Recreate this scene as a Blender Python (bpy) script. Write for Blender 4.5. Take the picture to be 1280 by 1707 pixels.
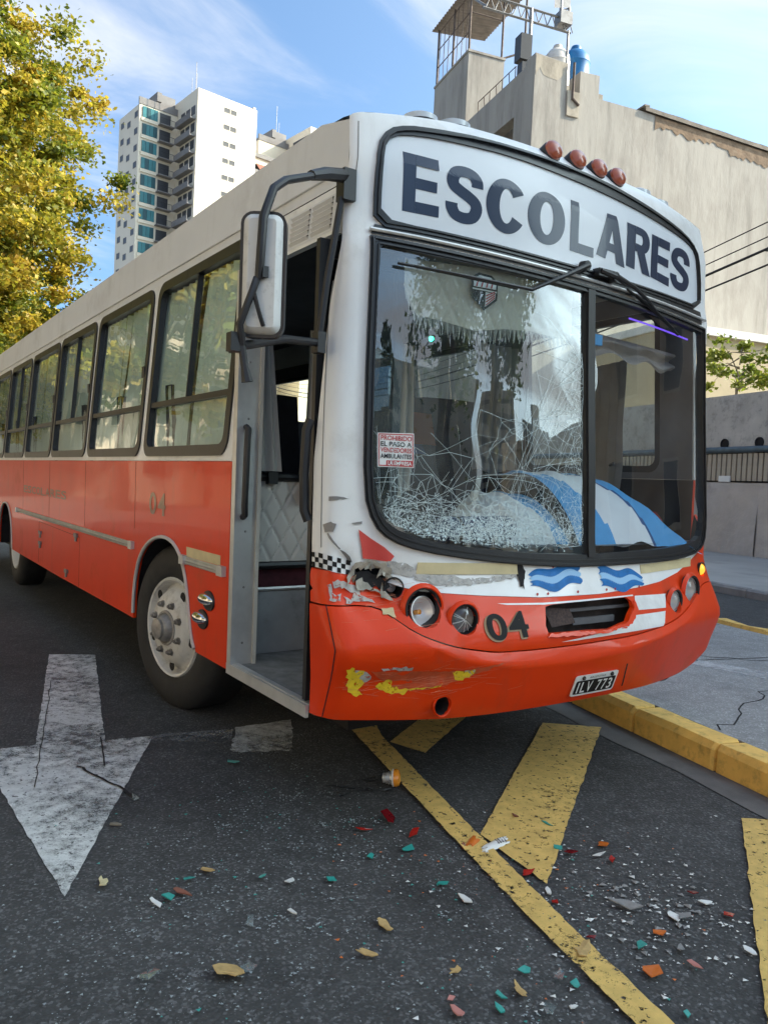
import bpy, bmesh, math, random
import numpy as np
from mathutils import Vector, Matrix, noise
from mathutils.geometry import delaunay_2d_cdt

# ------------------------------------------------------------------ camera, sky, sun, exposure
for o in list(bpy.data.objects):
    bpy.data.objects.remove(o)
SC = bpy.context.scene
COL = SC.collection
random.seed(4)
RNG = np.random.default_rng(11)
SUN_AZ, SUN_EL = math.radians(118), math.radians(33)
SUN_STRENGTH, SKY_STRENGTH, EXPOSURE = 3.0, 0.15, 1.76

cd = bpy.data.cameras.new('camera')
cam = bpy.data.objects.new('camera', cd)
COL.objects.link(cam)
SC.camera = cam
cd.sensor_fit = 'HORIZONTAL'
cd.sensor_width = 36.0
cd.lens = 36.0 * 1309.87 / 1280
cd.clip_start, cd.clip_end = 0.05, 5000
YAW, PITCH, ROLL = 0.59533, -0.03401, 0.048935
f = Vector((math.sin(YAW) * math.cos(PITCH), math.cos(YAW) * math.cos(PITCH), math.sin(PITCH)))
r = Vector((math.cos(YAW), -math.sin(YAW), 0))
u = r.cross(f)
r2 = r * math.cos(ROLL) + u * math.sin(ROLL)
u2 = -r * math.sin(ROLL) + u * math.cos(ROLL)
mw = Matrix((r2, u2, -f)).transposed().to_4x4()
mw.translation = (-2.7735, -2.3426, 1.3974)
cam.matrix_world = mw

W = bpy.data.worlds.new('World')
SC.world = W
W.use_nodes = True
nt = W.node_tree
nt.nodes.clear()
N = nt.nodes.new
L = nt.links.new
out = N('ShaderNodeOutputWorld')
bg = N('ShaderNodeBackground')
sky = N('ShaderNodeTexSky')
sky.sky_type = 'NISHITA'
sky.sun_disc = False
sky.sun_elevation = SUN_EL
sky.sun_rotation = SUN_AZ
sky.air_density = 0.55
sky.dust_density = 5.0
sky.ozone_density = 6.0
bg.inputs['Strength'].default_value = SKY_STRENGTH
tc = N('ShaderNodeTexCoord')
sep = N('ShaderNodeSeparateXYZ')
L(tc.outputs['Generated'], sep.inputs[0])
zp = N('ShaderNodeMath'); zp.operation = 'ADD'; zp.inputs[1].default_value = 0.12
mx0 = N('ShaderNodeMath'); mx0.operation = 'MAXIMUM'; mx0.inputs[1].default_value = 0.0
L(sep.outputs['Z'], mx0.inputs[0]); L(mx0.outputs[0], zp.inputs[0])
dx = N('ShaderNodeMath'); dx.operation = 'DIVIDE'
dy = N('ShaderNodeMath'); dy.operation = 'DIVIDE'
L(sep.outputs['X'], dx.inputs[0]); L(zp.outputs[0], dx.inputs[1])
L(sep.outputs['Y'], dy.inputs[0]); L(zp.outputs[0], dy.inputs[1])
cb = N('ShaderNodeCombineXYZ')
L(dx.outputs[0], cb.inputs[0]); L(dy.outputs[0], cb.inputs[1])
mp = N('ShaderNodeMapping')
mp.inputs['Rotation'].default_value = (0, 0, math.radians(38))
mp.inputs['Scale'].default_value = (0.55, 1.25, 1)
mp.inputs['Location'].default_value = (2.3, 0.4, 0)
L(cb.outputs[0], mp.inputs[0])
n1 = N('ShaderNodeTexNoise'); n1.inputs['Scale'].default_value = 1.5; n1.inputs['Detail'].default_value = 9; n1.inputs['Roughness'].default_value = 0.6; n1.inputs['Distortion'].default_value = 0.7
n2 = N('ShaderNodeTexNoise'); n2.inputs['Scale'].default_value = 0.55; n2.inputs['Detail'].default_value = 2
L(mp.outputs[0], n1.inputs[0]); L(mp.outputs[0], n2.inputs[0])
mul = N('ShaderNodeMath'); mul.operation = 'MULTIPLY'
L(n1.outputs['Fac'], mul.inputs[0]); L(n2.outputs['Fac'], mul.inputs[1])
# more cloud low down, thin cirrus high up
low = N('ShaderNodeMapRange'); low.inputs[1].default_value = 0.55; low.inputs[2].default_value = 0.12; low.inputs[3].default_value = 0.0; low.inputs[4].default_value = 0.055
L(sep.outputs['Z'], low.inputs[0])
ad = N('ShaderNodeMath'); ad.operation = 'ADD'
L(mul.outputs[0], ad.inputs[0]); L(low.outputs[0], ad.inputs[1])
cr = N('ShaderNodeMapRange'); cr.interpolation_type = 'SMOOTHSTEP'
cr.inputs[1].default_value = 0.235; cr.inputs[2].default_value = 0.43; cr.inputs[3].default_value = 0.03; cr.inputs[4].default_value = 0.92
L(ad.outputs[0], cr.inputs[0])
mixc = N('ShaderNodeMix'); mixc.data_type = 'RGBA'
L(cr.outputs[0], mixc.inputs['Factor'])
gain = N('ShaderNodeMix'); gain.data_type = 'RGBA'; gain.blend_type = 'MULTIPLY'; gain.inputs['Factor'].default_value = 1
gain.inputs['B'].default_value = (0.80, 0.98, 0.90, 1)
L(sky.outputs[0], gain.inputs['A'])
L(gain.outputs['Result'], mixc.inputs['A'])
mixc.inputs['B'].default_value = (2.35, 2.38, 2.45, 1)
L(mixc.outputs['Result'], bg.inputs['Color'])
L(bg.outputs[0], out.inputs[0])

sd = bpy.data.lights.new('sun', 'SUN')
sd.energy = SUN_STRENGTH
sd.angle = math.radians(0.5)
sd.color = (1.0, 0.88, 0.70)
sun = bpy.data.objects.new('sun', sd)
COL.objects.link(sun)
sdir = Vector((math.sin(SUN_AZ) * math.cos(SUN_EL), math.cos(SUN_AZ) * math.cos(SUN_EL), math.sin(SUN_EL)))
sun.rotation_euler = sdir.to_track_quat('Z', 'Y').to_euler()
sun.location = (0, -10, 40)
SC.view_settings.view_transform = 'Standard'
SC.view_settings.look = 'None'
SC.view_settings.exposure = EXPOSURE
SC.view_settings.gamma = 1.0
SC.view_settings.use_curve_mapping = False
SC.render.engine = 'CYCLES'
SC.cycles.max_bounces = 10
SC.cycles.transparent_max_bounces = 24
SC.cycles.use_denoising = True
SC.cycles.caustics_reflective = False
SC.cycles.caustics_refractive = False
SC.cycles.sample_clamp_indirect = 6.0

# ------------------------------------------------------------------ frames
def frame(rotz=0.0, roty=0.0, loc=(0, 0, 0)):
    return Matrix.Translation(loc) @ Matrix.Rotation(rotz, 4, 'Z') @ Matrix.Rotation(roty, 4, 'Y')
ROAD = frame(math.radians(-13.5))            # x = to the right across the street, y = along it
BUS = frame(0, -0.014359)                    # the bus leans a little to one side
BASE = {}

def props(o, label=None, cat=None, group=None, kind=None):
    if label: o['label'] = label
    if cat: o['category'] = cat
    if group: o['group'] = group
    if kind: o['kind'] = kind
    return o

def thing(name, label, cat, base=(0, 0, 0), fr=ROAD, group=None, kind=None):
    o = bpy.data.objects.new(name, None)
    COL.objects.link(o)
    o.empty_display_size = 0.3
    o.matrix_world = fr @ Matrix.Translation(base)
    BASE[o.name] = Vector(base)
    return props(o, label, cat, group, kind)

def rootbase(p):
    while p.parent: p = p.parent
    return BASE.get(p.name, Vector((0, 0, 0)))

class MB:
    def __init__(s): s.v = []; s.f = []; s.mi = []; s.cur = 0
    def add(s, vs, fs):
        b = len(s.v)
        s.v += [tuple(p) for p in vs]
        s.f += [tuple(i + b for i in q) for q in fs]
        s.mi += [s.cur] * len(fs)
        return s
    def box(s, mn, mx):
        x0, y0, z0 = mn; x1, y1, z1 = mx
        return s.add([(x0, y0, z0), (x1, y0, z0), (x1, y1, z0), (x0, y1, z0), (x0, y0, z1), (x1, y0, z1), (x1, y1, z1), (x0, y1, z1)],
                     [(0, 3, 2, 1), (4, 5, 6, 7), (0, 1, 5, 4), (1, 2, 6, 5), (2, 3, 7, 6), (3, 0, 4, 7)])
    def obox(s, c, size, M=None):
        h = [x / 2 for x in size]
        M = M or Matrix.Identity(3)
        vs = [Vector(c) + M @ Vector((sx * h[0], sy * h[1], sz * h[2])) for sz in (-1, 1) for sx, sy in ((-1, -1), (1, -1), (1, 1), (-1, 1))]
        return s.add(vs, [(0, 3, 2, 1), (4, 5, 6, 7), (0, 1, 5, 4), (1, 2, 6, 5), (2, 3, 7, 6), (3, 0, 4, 7)])
    def tube(s, pts, rad, n=8, caps=True):
        pts = [Vector(p) for p in pts]
        R = rad if isinstance(rad, (list, tuple)) else [rad] * len(pts)
        rings = []
        up = None
        for i, p in enumerate(pts):
            a = pts[max(0, i - 1)]; b = pts[min(len(pts) - 1, i + 1)]
            t = (b - a).normalized()
            if up is None:
                up = Vector((0, 0, 1)) if abs(t.z) < .9 else Vector((1, 0, 0))
            x = t.cross(up).normalized(); y = x.cross(t).normalized(); up = y
            rings.append([p + (x * math.cos(k * 2 * math.pi / n) + y * math.sin(k * 2 * math.pi / n)) * R[i] for k in range(n)])
        vs = [v for q in rings for v in q]
        fs = []
        for i in range(len(pts) - 1):
            for k in range(n):
                fs.append((i * n + k, i * n + (k + 1) % n, (i + 1) * n + (k + 1) % n, (i + 1) * n + k))
        if caps:
            fs.append(tuple(range(n))[::-1]); fs.append(tuple((len(pts) - 1) * n + k for k in range(n)))
        return s.add(vs, fs)
    def lathe(s, prof, o=(0, 0, 0), ax=(0, 0, 1), n=20, sx=1.0):
        ax = Vector(ax).normalized()
        x = ax.cross(Vector((0, 0, 1)) if abs(ax.z) < .9 else Vector((1, 0, 0))).normalized()
        y = ax.cross(x).normalized()
        o = Vector(o)
        vs = []; fs = []
        for rr, h in prof:
            for k in range(n):
                a = k * 2 * math.pi / n
                vs.append(o + ax * h + (x * math.cos(a) * sx + y * math.sin(a)) * rr)
        m = len(prof)
        for i in range(m - 1):
            for k in range(n):
                fs.append((i * n + k, i * n + (k + 1) % n, (i + 1) * n + (k + 1) % n, (i + 1) * n + k))
        return s.add(vs, fs)
    def disc(s, o, ax, rr, n=20):
        return s.lathe([(rr, 0), (rr * .01, 0)], o, ax, n)
    def grid(s, fn, nu, nv):
        vs = [fn(i / nu, j / nv) for j in range(nv + 1) for i in range(nu + 1)]
        fs = [(j * (nu + 1) + i, j * (nu + 1) + i + 1, (j + 1) * (nu + 1) + i + 1, (j + 1) * (nu + 1) + i) for j in range(nv) for i in range(nu)]
        return s.add(vs, fs)
    def build(s, name, mat, parent=None, smooth=False, label=None, cat=None, group=None, kind=None, base=None, fr=ROAD, sharp=35):
        me = bpy.data.meshes.new(name)
        if parent is not None: b = rootbase(parent)
        elif base is not None: b = Vector(base)
        else:
            a = np.array(s.v); b = Vector(((a[:, 0].min() + a[:, 0].max()) / 2, (a[:, 1].min() + a[:, 1].max()) / 2, a[:, 2].min()))
        me.from_pydata([(p[0] - b.x, p[1] - b.y, p[2] - b.z) for p in s.v], [], s.f)
        ms = mat if isinstance(mat, (list, tuple)) else [mat]
        for m in ms: me.materials.append(m)
        if len(ms) > 1: me.polygons.foreach_set('material_index', s.mi)
        if smooth:
            me.polygons.foreach_set('use_smooth', [True] * len(me.polygons))
            me.set_sharp_from_angle(angle=math.radians(sharp))
        me.update()
        o = bpy.data.objects.new(name, me)
        COL.objects.link(o)
        if parent is not None: o.parent = parent
        else:
            o.matrix_world = fr @ Matrix.Translation(b)
            BASE[o.name] = b
        return props(o, label, cat, group, kind)

def copy_tree(o, parent=None):
    c = o.copy()
    COL.objects.link(c)
    if parent is not None: c.parent = parent
    for ch in list(o.children): copy_tree(ch, c)
    return c

# ------------------------------------------------------------------ materials
MATS = {}
def mat(name, col, rough=.6, metal=0., coat=0., var=0., vscale=4., bump=0., bscale=60., dirt=None, dirt_amt=.0, dirt_scale=2.5, spec=.5, emit=None, es=0., det=6, stretch=None, coat_rough=.04):
    m = bpy.data.materials.new(name)
    m.use_nodes = True
    t = m.node_tree; b = t.nodes['Principled BSDF']
    b.inputs['Roughness'].default_value = rough
    b.inputs['Metallic'].default_value = metal
    b.inputs['Coat Weight'].default_value = coat
    b.inputs['Coat Roughness'].default_value = coat_rough
    b.inputs['Specular IOR Level'].default_value = spec
    b.inputs['Base Color'].default_value = (*col, 1)
    if emit:
        b.inputs['Emission Color'].default_value = (*emit, 1); b.inputs['Emission Strength'].default_value = es
    tcn = t.nodes.new('ShaderNodeTexCoord'); src = tcn.outputs['Object']
    if stretch:
        mpn = t.nodes.new('ShaderNodeMapping'); mpn.inputs['Scale'].default_value = stretch
        t.links.new(src, mpn.inputs[0]); src = mpn.outputs[0]
    last = None
    def noise(sc, d=det, ro=.6):
        n = t.nodes.new('ShaderNodeTexNoise'); n.inputs['Scale'].default_value = sc; n.inputs['Detail'].default_value = d; n.inputs['Roughness'].default_value = ro
        t.links.new(src, n.inputs[0]); return n.outputs['Fac']
    if var:
        mr = t.nodes.new('ShaderNodeMapRange'); mr.inputs[1].default_value = .3; mr.inputs[2].default_value = .7
        mr.inputs[3].default_value = 1 - var; mr.inputs[4].default_value = 1 + var
        t.links.new(noise(vscale), mr.inputs[0])
        hs = t.nodes.new('ShaderNodeHueSaturation'); hs.inputs['Color'].default_value = (*col, 1)
        t.links.new(mr.outputs[0], hs.inputs['Value']); last = hs.outputs[0]
    if dirt:
        mr = t.nodes.new('ShaderNodeMapRange'); mr.inputs[1].default_value = .62 - dirt_amt * .5; mr.inputs[2].default_value = .78 - dirt_amt * .3
        mr.inputs[3].default_value = 0; mr.inputs[4].default_value = min(1, .35 + dirt_amt)
        t.links.new(noise(dirt_scale, 10, .7), mr.inputs[0])
        mx = t.nodes.new('ShaderNodeMix'); mx.data_type = 'RGBA'
        if last: t.links.new(last, mx.inputs['A'])
        else: mx.inputs['A'].default_value = (*col, 1)
        mx.inputs['B'].default_value = (*dirt, 1)
        t.links.new(mr.outputs[0], mx.inputs['Factor']); last = mx.outputs['Result']
        ra = t.nodes.new('ShaderNodeMapRange'); ra.inputs[3].default_value = rough; ra.inputs[4].default_value = min(1, rough + .35)
        t.links.new(mr.outputs[0], ra.inputs[0]); t.links.new(ra.outputs[0], b.inputs['Roughness'])
    if last: t.links.new(last, b.inputs['Base Color'])
    if bump:
        bp = t.nodes.new('ShaderNodeBump'); bp.inputs['Strength'].default_value = 1.0; bp.inputs['Distance'].default_value = bump
        t.links.new(noise(bscale, 5), bp.inputs['Height']); t.links.new(bp.outputs[0], b.inputs['Normal'])
        if coat: t.links.new(bp.outputs[0], b.inputs['Coat Normal'])
    MATS[name] = m
    return m

def glass(name, tint=(.85, .92, .9), ior=1.5, gain=1.25, veil=0.0, veilcol=(.7, .75, .75)):
    """thin pane: tinted see-through mixed with a mirror by fresnel, plus a little dust"""
    m = bpy.data.materials.new(name); m.use_nodes = True
    t = m.node_tree; t.nodes.clear()
    o = t.nodes.new('ShaderNodeOutputMaterial')
    tr = t.nodes.new('ShaderNodeBsdfTransparent'); tr.inputs[0].default_value = (*tint, 1)
    gl = t.nodes.new('ShaderNodeBsdfGlossy'); gl.inputs['Roughness'].default_value = 0.0
    gl.inputs[0].default_value = (.95, .97, 1, 1)
    fr = t.nodes.new('ShaderNodeFresnel')
    geo = t.nodes.new('ShaderNodeNewGeometry'); im = t.nodes.new('ShaderNodeMapRange')      # same reflection from both sides of a thin pane
    im.inputs[3].default_value = ior; im.inputs[4].default_value = 1 / ior
    t.links.new(geo.outputs['Backfacing'], im.inputs[0]); t.links.new(im.outputs[0], fr.inputs[0])
    mu = t.nodes.new('ShaderNodeMath'); mu.operation = 'MULTIPLY'; mu.inputs[1].default_value = gain; mu.use_clamp = True
    t.links.new(fr.outputs[0], mu.inputs[0])
    mx = t.nodes.new('ShaderNodeMixShader')
    t.links.new(mu.outputs[0], mx.inputs[0]); t.links.new(tr.outputs[0], mx.inputs[1]); t.links.new(gl.outputs[0], mx.inputs[2])
    res = mx.outputs[0]
    if veil:
        df = t.nodes.new('ShaderNodeBsdfDiffuse'); df.inputs[0].default_value = (*veilcol, 1)
        tcn = t.nodes.new('ShaderNodeTexCoord')
        n = t.nodes.new('ShaderNodeTexNoise'); n.inputs['Scale'].default_value = 3; n.inputs['Detail'].default_value = 8
        t.links.new(tcn.outputs['Object'], n.inputs[0])
        mr = t.nodes.new('ShaderNodeMapRange'); mr.inputs[1].default_value = .35; mr.inputs[2].default_value = .75; mr.inputs[3].default_value = 0; mr.inputs[4].default_value = veil
        t.links.new(n.outputs['Fac'], mr.inputs[0])
        m2 = t.nodes.new('ShaderNodeMixShader')
        t.links.new(mr.outputs[0], m2.inputs[0]); t.links.new(res, m2.inputs[1]); t.links.new(df.outputs[0], m2.inputs[2]); res = m2.outputs[0]
    # slow waviness so that what it mirrors is bent as in real panes
    tcn = t.nodes.new('ShaderNodeTexCoord')
    n = t.nodes.new('ShaderNodeTexNoise'); n.inputs['Scale'].default_value = 2.2; n.inputs['Detail'].default_value = 1
    t.links.new(tcn.outputs['Object'], n.inputs[0])
    bp = t.nodes.new('ShaderNodeBump'); bp.inputs['Distance'].default_value = .004
    t.links.new(n.outputs['Fac'], bp.inputs['Height']); t.links.new(bp.outputs[0], gl.inputs['Normal'])
    t.links.new(res, o.inputs[0])
    MATS[name] = m
    return m

def worn(name, col, cover=.62, scale=9, stretch=(1, 1, 1), rough=.75, soft=.12, fleck=0):
    """road paint with worn-through places where the asphalt below shows"""
    m = mat(name, col, rough=rough, var=.18, vscale=14, bump=.002, bscale=260)
    t = m.node_tree; b = t.nodes['Principled BSDF']; o = t.nodes['Material Output']
    tcn = t.nodes.new('ShaderNodeTexCoord'); mpn = t.nodes.new('ShaderNodeMapping'); mpn.inputs['Scale'].default_value = stretch
    t.links.new(tcn.outputs['Object'], mpn.inputs[0])
    a = t.nodes.new('ShaderNodeTexNoise'); a.inputs['Scale'].default_value = scale; a.inputs['Detail'].default_value = 12; a.inputs['Roughness'].default_value = .78
    bb = t.nodes.new('ShaderNodeTexNoise'); bb.inputs['Scale'].default_value = 1.7; bb.inputs['Detail'].default_value = 3
    c = t.nodes.new('ShaderNodeTexVoronoi'); c.inputs['Scale'].default_value = 170
    for n in (a, bb, c): t.links.new(mpn.outputs[0], n.inputs[0])
    m1 = t.nodes.new('ShaderNodeMath'); m1.operation = 'MULTIPLY_ADD'; m1.inputs[1].default_value = .55
    t.links.new(bb.outputs['Fac'], m1.inputs[0]); t.links.new(a.outputs['Fac'], m1.inputs[2])
    m2 = t.nodes.new('ShaderNodeMath'); m2.operation = 'MULTIPLY_ADD'; m2.inputs[1].default_value = .12
    t.links.new(c.outputs['Distance'], m2.inputs[0]); t.links.new(m1.outputs[0], m2.inputs[2])
    if fleck:
        k = t.nodes.new('ShaderNodeTexNoise'); k.inputs['Scale'].default_value = 34; k.inputs['Detail'].default_value = 4; k.inputs['Roughness'].default_value = .65
        t.links.new(tcn.outputs['Object'], k.inputs[0])
        kr = t.nodes.new('ShaderNodeMapRange'); kr.inputs[1].default_value = .66 - .1 * fleck; kr.inputs[2].default_value = .70 - .1 * fleck
        t.links.new(k.outputs['Fac'], kr.inputs[0])
        ka = t.nodes.new('ShaderNodeMath'); ka.operation = 'ADD'; t.links.new(m2.outputs[0], ka.inputs[0]); t.links.new(kr.outputs[0], ka.inputs[1]); m2 = ka
    mr = t.nodes.new('ShaderNodeMapRange'); th = .62 + .45 * cover
    mr.inputs[1].default_value = th - soft; mr.inputs[2].default_value = th + soft; mr.inputs[3].default_value = 1; mr.inputs[4].default_value = 0
    t.links.new(m2.outputs[0], mr.inputs[0])
    tr = t.nodes.new('ShaderNodeBsdfTransparent'); mx = t.nodes.new('ShaderNodeMixShader')
    t.links.new(mr.outputs[0], mx.inputs[0]); t.links.new(tr.outputs[0], mx.inputs[1]); t.links.new(b.outputs[0], mx.inputs[2])
    t.links.new(mx.outputs[0], o.inputs[0])
    return m

def asphalt_mat(name, base=(.042, .042, .045), bright=.11, patch=.25, stain=(.012, .012, .012), stain_amt=.55):
    m = mat(name, base, rough=.85)
    t = m.node_tree; b = t.nodes['Principled BSDF']
    tcn = t.nodes.new('ShaderNodeTexCoord')
    def tex(kind, sc, **kw):
        n = t.nodes.new(kind); n.inputs['Scale'].default_value = sc
        for k, v in kw.items(): n.inputs[k].default_value = v
        t.links.new(tcn.outputs['Object'], n.inputs[0]); return n
    v = tex('ShaderNodeTexVoronoi', 118); big = tex('ShaderNodeTexNoise', .8, Detail=6); mid = tex('ShaderNodeTexNoise', 9, Detail=6, Roughness=.7)
    v2 = tex('ShaderNodeTexVoronoi', 85)
    wn = t.nodes.new('ShaderNodeSeparateColor'); t.links.new(v.outputs['Color'], wn.inputs[0])
    r1 = t.nodes.new('ShaderNodeMapRange'); r1.inputs[1].default_value = .55; r1.inputs[2].default_value = 1; r1.inputs[3].default_value = 0; r1.inputs[4].default_value = 1
    t.links.new(wn.outputs[0], r1.inputs[0])
    c1 = t.nodes.new('ShaderNodeMix'); c1.data_type = 'RGBA'; c1.inputs['A'].default_value = (*base, 1); c1.inputs['B'].default_value = (bright, bright, bright * 1.02, 1)
    pw = t.nodes.new('ShaderNodeMath'); pw.operation = 'POWER'; pw.inputs[1].default_value = 2.2
    t.links.new(r1.outputs[0], pw.inputs[0]); t.links.new(pw.outputs[0], c1.inputs['Factor'])
    hs = t.nodes.new('ShaderNodeHueSaturation'); t.links.new(c1.outputs['Result'], hs.inputs['Color'])
    a = t.nodes.new('ShaderNodeMath'); a.operation = 'ADD'; t.links.new(big.outputs['Fac'], a.inputs[0]); t.links.new(mid.outputs['Fac'], a.inputs[1])
    r2_ = t.nodes.new('ShaderNodeMapRange'); r2_.inputs[1].default_value = .7; r2_.inputs[2].default_value = 1.3; r2_.inputs[3].default_value = 1 - patch; r2_.inputs[4].default_value = 1 + patch
    t.links.new(a.outputs[0], r2_.inputs[0]); t.links.new(r2_.outputs[0], hs.inputs['Value'])
    st = tex('ShaderNodeTexNoise', 1.3, Detail=9, Roughness=.62, Distortion=.6)
    sr = t.nodes.new('ShaderNodeMapRange'); sr.inputs[1].default_value = .54; sr.inputs[2].default_value = .74; sr.inputs[3].default_value = 0; sr.inputs[4].default_value = stain_amt
    t.links.new(st.outputs['Fac'], sr.inputs[0])
    sm = t.nodes.new('ShaderNodeMix'); sm.data_type = 'RGBA'; sm.inputs['B'].default_value = (*stain, 1)
    t.links.new(hs.outputs[0], sm.inputs['A']); t.links.new(sr.outputs[0], sm.inputs['Factor']); t.links.new(sm.outputs['Result'], b.inputs['Base Color'])
    bp = t.nodes.new('ShaderNodeBump'); bp.inputs['Distance'].default_value = .004; bp.inputs['Strength'].default_value = .8
    ss = t.nodes.new('ShaderNodeMath'); ss.operation = 'SUBTRACT'; ss.inputs[0].default_value = 1; t.links.new(v2.outputs['Distance'], ss.inputs[1])
    t.links.new(ss.outputs[0], bp.inputs['Height']); t.links.new(bp.outputs[0], b.inputs['Normal'])
    return m

def patchy(m, scale=55, lo=.40, hi=.50):
    # flaked paint: the layer is missing in ragged spots so that what lies under it shows
    t = m.node_tree; b = t.nodes['Principled BSDF']; o = t.nodes['Material Output']
    tcn = t.nodes.new('ShaderNodeTexCoord'); n = t.nodes.new('ShaderNodeTexNoise'); n.inputs['Scale'].default_value = scale; n.inputs['Detail'].default_value = 8; n.inputs['Roughness'].default_value = .7
    t.links.new(tcn.outputs['Object'], n.inputs[0])
    mr = t.nodes.new('ShaderNodeMapRange'); mr.inputs[1].default_value = lo; mr.inputs[2].default_value = hi
    t.links.new(n.outputs['Fac'], mr.inputs[0])
    tr = t.nodes.new('ShaderNodeBsdfTransparent'); mx = t.nodes.new('ShaderNodeMixShader')
    t.links.new(mr.outputs[0], mx.inputs[0]); t.links.new(tr.outputs[0], mx.inputs[1]); t.links.new(b.outputs[0], mx.inputs[2]); t.links.new(mx.outputs[0], o.inputs[0])
    return m
RED = mat('red paint', (.72, .043, .002), rough=.45, coat=.22, var=.07, spec=.2, vscale=1.3, bump=.0014, bscale=2.0, dirt=(.40, .13, .07), dirt_amt=.13, dirt_scale=2.2)
WHITE = mat('white paint', (.80, .80, .785), rough=.45, coat=.2, var=.05, vscale=2, bump=.0006, bscale=3, dirt=(.50, .48, .44), dirt_amt=.2, dirt_scale=3)
ROOFW = mat('roof paint', (.68, .69, .70), rough=.55, var=.05, vscale=1.5, dirt=(.38, .36, .33), dirt_amt=.14, dirt_scale=1.6)
PINK = mat('faded red stripe', (.62, .07, .06), rough=.4, coat=.3, var=.06)
RUBBER = mat('black rubber', (.012, .013, .016), rough=.38, var=.25, vscale=30, dirt=(.05, .05, .05), dirt_amt=.12, dirt_scale=9)
TYRE = mat('tyre rubber', (.018, .018, .019), rough=.72, var=.25, vscale=12, bump=.0015, bscale=40, dirt=(.06, .055, .05), dirt_amt=.14, dirt_scale=6)
BLACK = mat('black plastic', (.012, .012, .014), rough=.45, var=.2, vscale=8)
DARK = mat('dark void', (.012, .011, .012), rough=.9)
DARKIN = mat('dark interior lining', (.13, .13, .135), rough=.85, var=.2)
ALU = mat('aluminium', (.58, .58, .57), rough=.42, metal=.6, var=.12, vscale=10, bump=.0004, bscale=60, dirt=(.22, .21, .2), dirt_amt=.12)
CHROME = mat('chrome', (.75, .75, .75), rough=.12, metal=1.0)
STEEL = mat('dull steel', (.26, .25, .24), rough=.5, metal=.7, var=.2, dirt=(.09, .07, .06), dirt_amt=.2)
RIMW = mat('white wheel paint', (.62, .61, .58), rough=.5, coat=.2, var=.08, dirt=(.16, .12, .09), dirt_amt=.2, dirt_scale=11)
NAVY = mat('navy lettering', (.012, .026, .065), rough=.3, coat=.10, spec=.35)
SIGNW = mat('sign face', (.66, .70, .74), rough=.4, coat=.12, var=.02)
LENS = glass('clear lens', (.93, .95, .95), 1.5, 1.1, .06)
AMBER = mat('amber lens', (.75, .28, .015), rough=.18, coat=.6)
AMBERD = mat('faded orange lens', (.36, .075, .03), rough=.28, coat=.4, var=.1)
FILLER = mat('bare filler', (.36, .33, .27), rough=.8, var=.3, vscale=25, bump=.002, bscale=60, dirt=(.16, .13, .1), dirt_amt=.3, dirt_scale=14)
YCHIP = mat('yellow undercoat', (.75, .52, .02), rough=.5, var=.12, vscale=40)
GREYCHIP = mat('grey primer', (.42, .40, .37), rough=.7, var=.25, vscale=30)
patchy(YCHIP, 38, .36, .44); patchy(GREYCHIP, 42, .38, .47)
TAPE = mat('cream plaque', (.60, .50, .28), rough=.55, var=.1, vscale=12, dirt=(.35, .27, .14), dirt_amt=.1)
FLAGB = mat('sky blue paint', (.015, .15, .42), rough=.5, spec=.2, var=.2, vscale=25)
FLAGW = mat('pale ribbon paint', (.30, .52, .75), rough=.5, spec=.2)
GOLD = mat('worn gilt lettering', (.16, .085, .03), rough=.4, metal=.25)
BLACKPRINT = mat('black print', (.010, .009, .009), rough=.6, spec=.2)
REDPRINT = mat('red print', (.45, .03, .03), rough=.5)
WHITEPRINT = mat('white print', (.75, .75, .73), rough=.5)
# ------------------------------------------------------------------ ground, road, kerbs
ASPH = asphalt_mat('asphalt', (.042, .042, .042), .125, .42)
ASPH2 = asphalt_mat('paler asphalt', (.07, .07, .072), .16, .2)
CONC = asphalt_mat('median concrete', (.27, .268, .26), .46, .22, (.12, .12, .118), .6)
GUTTER = mat('gutter concrete', (.13, .125, .12), rough=.9, var=.25, vscale=3, bump=.002, bscale=90, dirt=(.05, .05, .05), dirt_amt=.2)
PAVE = mat('sidewalk concrete', (.38, .37, .35), rough=.85, var=.15, vscale=.8, dirt=(.15, .145, .14), dirt_amt=.2, dirt_scale=.7)
KERBY = mat('yellow kerb paint', (.84, .53, .13), rough=.7, var=.14, vscale=7, bump=.0025, bscale=45, dirt=(.16, .11, .05), dirt_amt=.22, dirt_scale=13)
KERBG = mat('grey kerb stone', (.26, .25, .24), rough=.85, var=.2, vscale=5, bump=.002, bscale=45)
SOIL = mat('city ground', (.16, .155, .14), rough=.95, var=.2, vscale=.1)
MW = worn('white road paint', (.64, .65, .63), .58, 13, (1, 1, 1), fleck=.45)
MWT = worn('thin white road paint', (.72, .73, .72), .50, 12, (1, 1, 1), soft=.16)
MY = worn('yellow road paint', (.66, .44, .13), .80, 22, soft=.07, fleck=.55)

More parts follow.
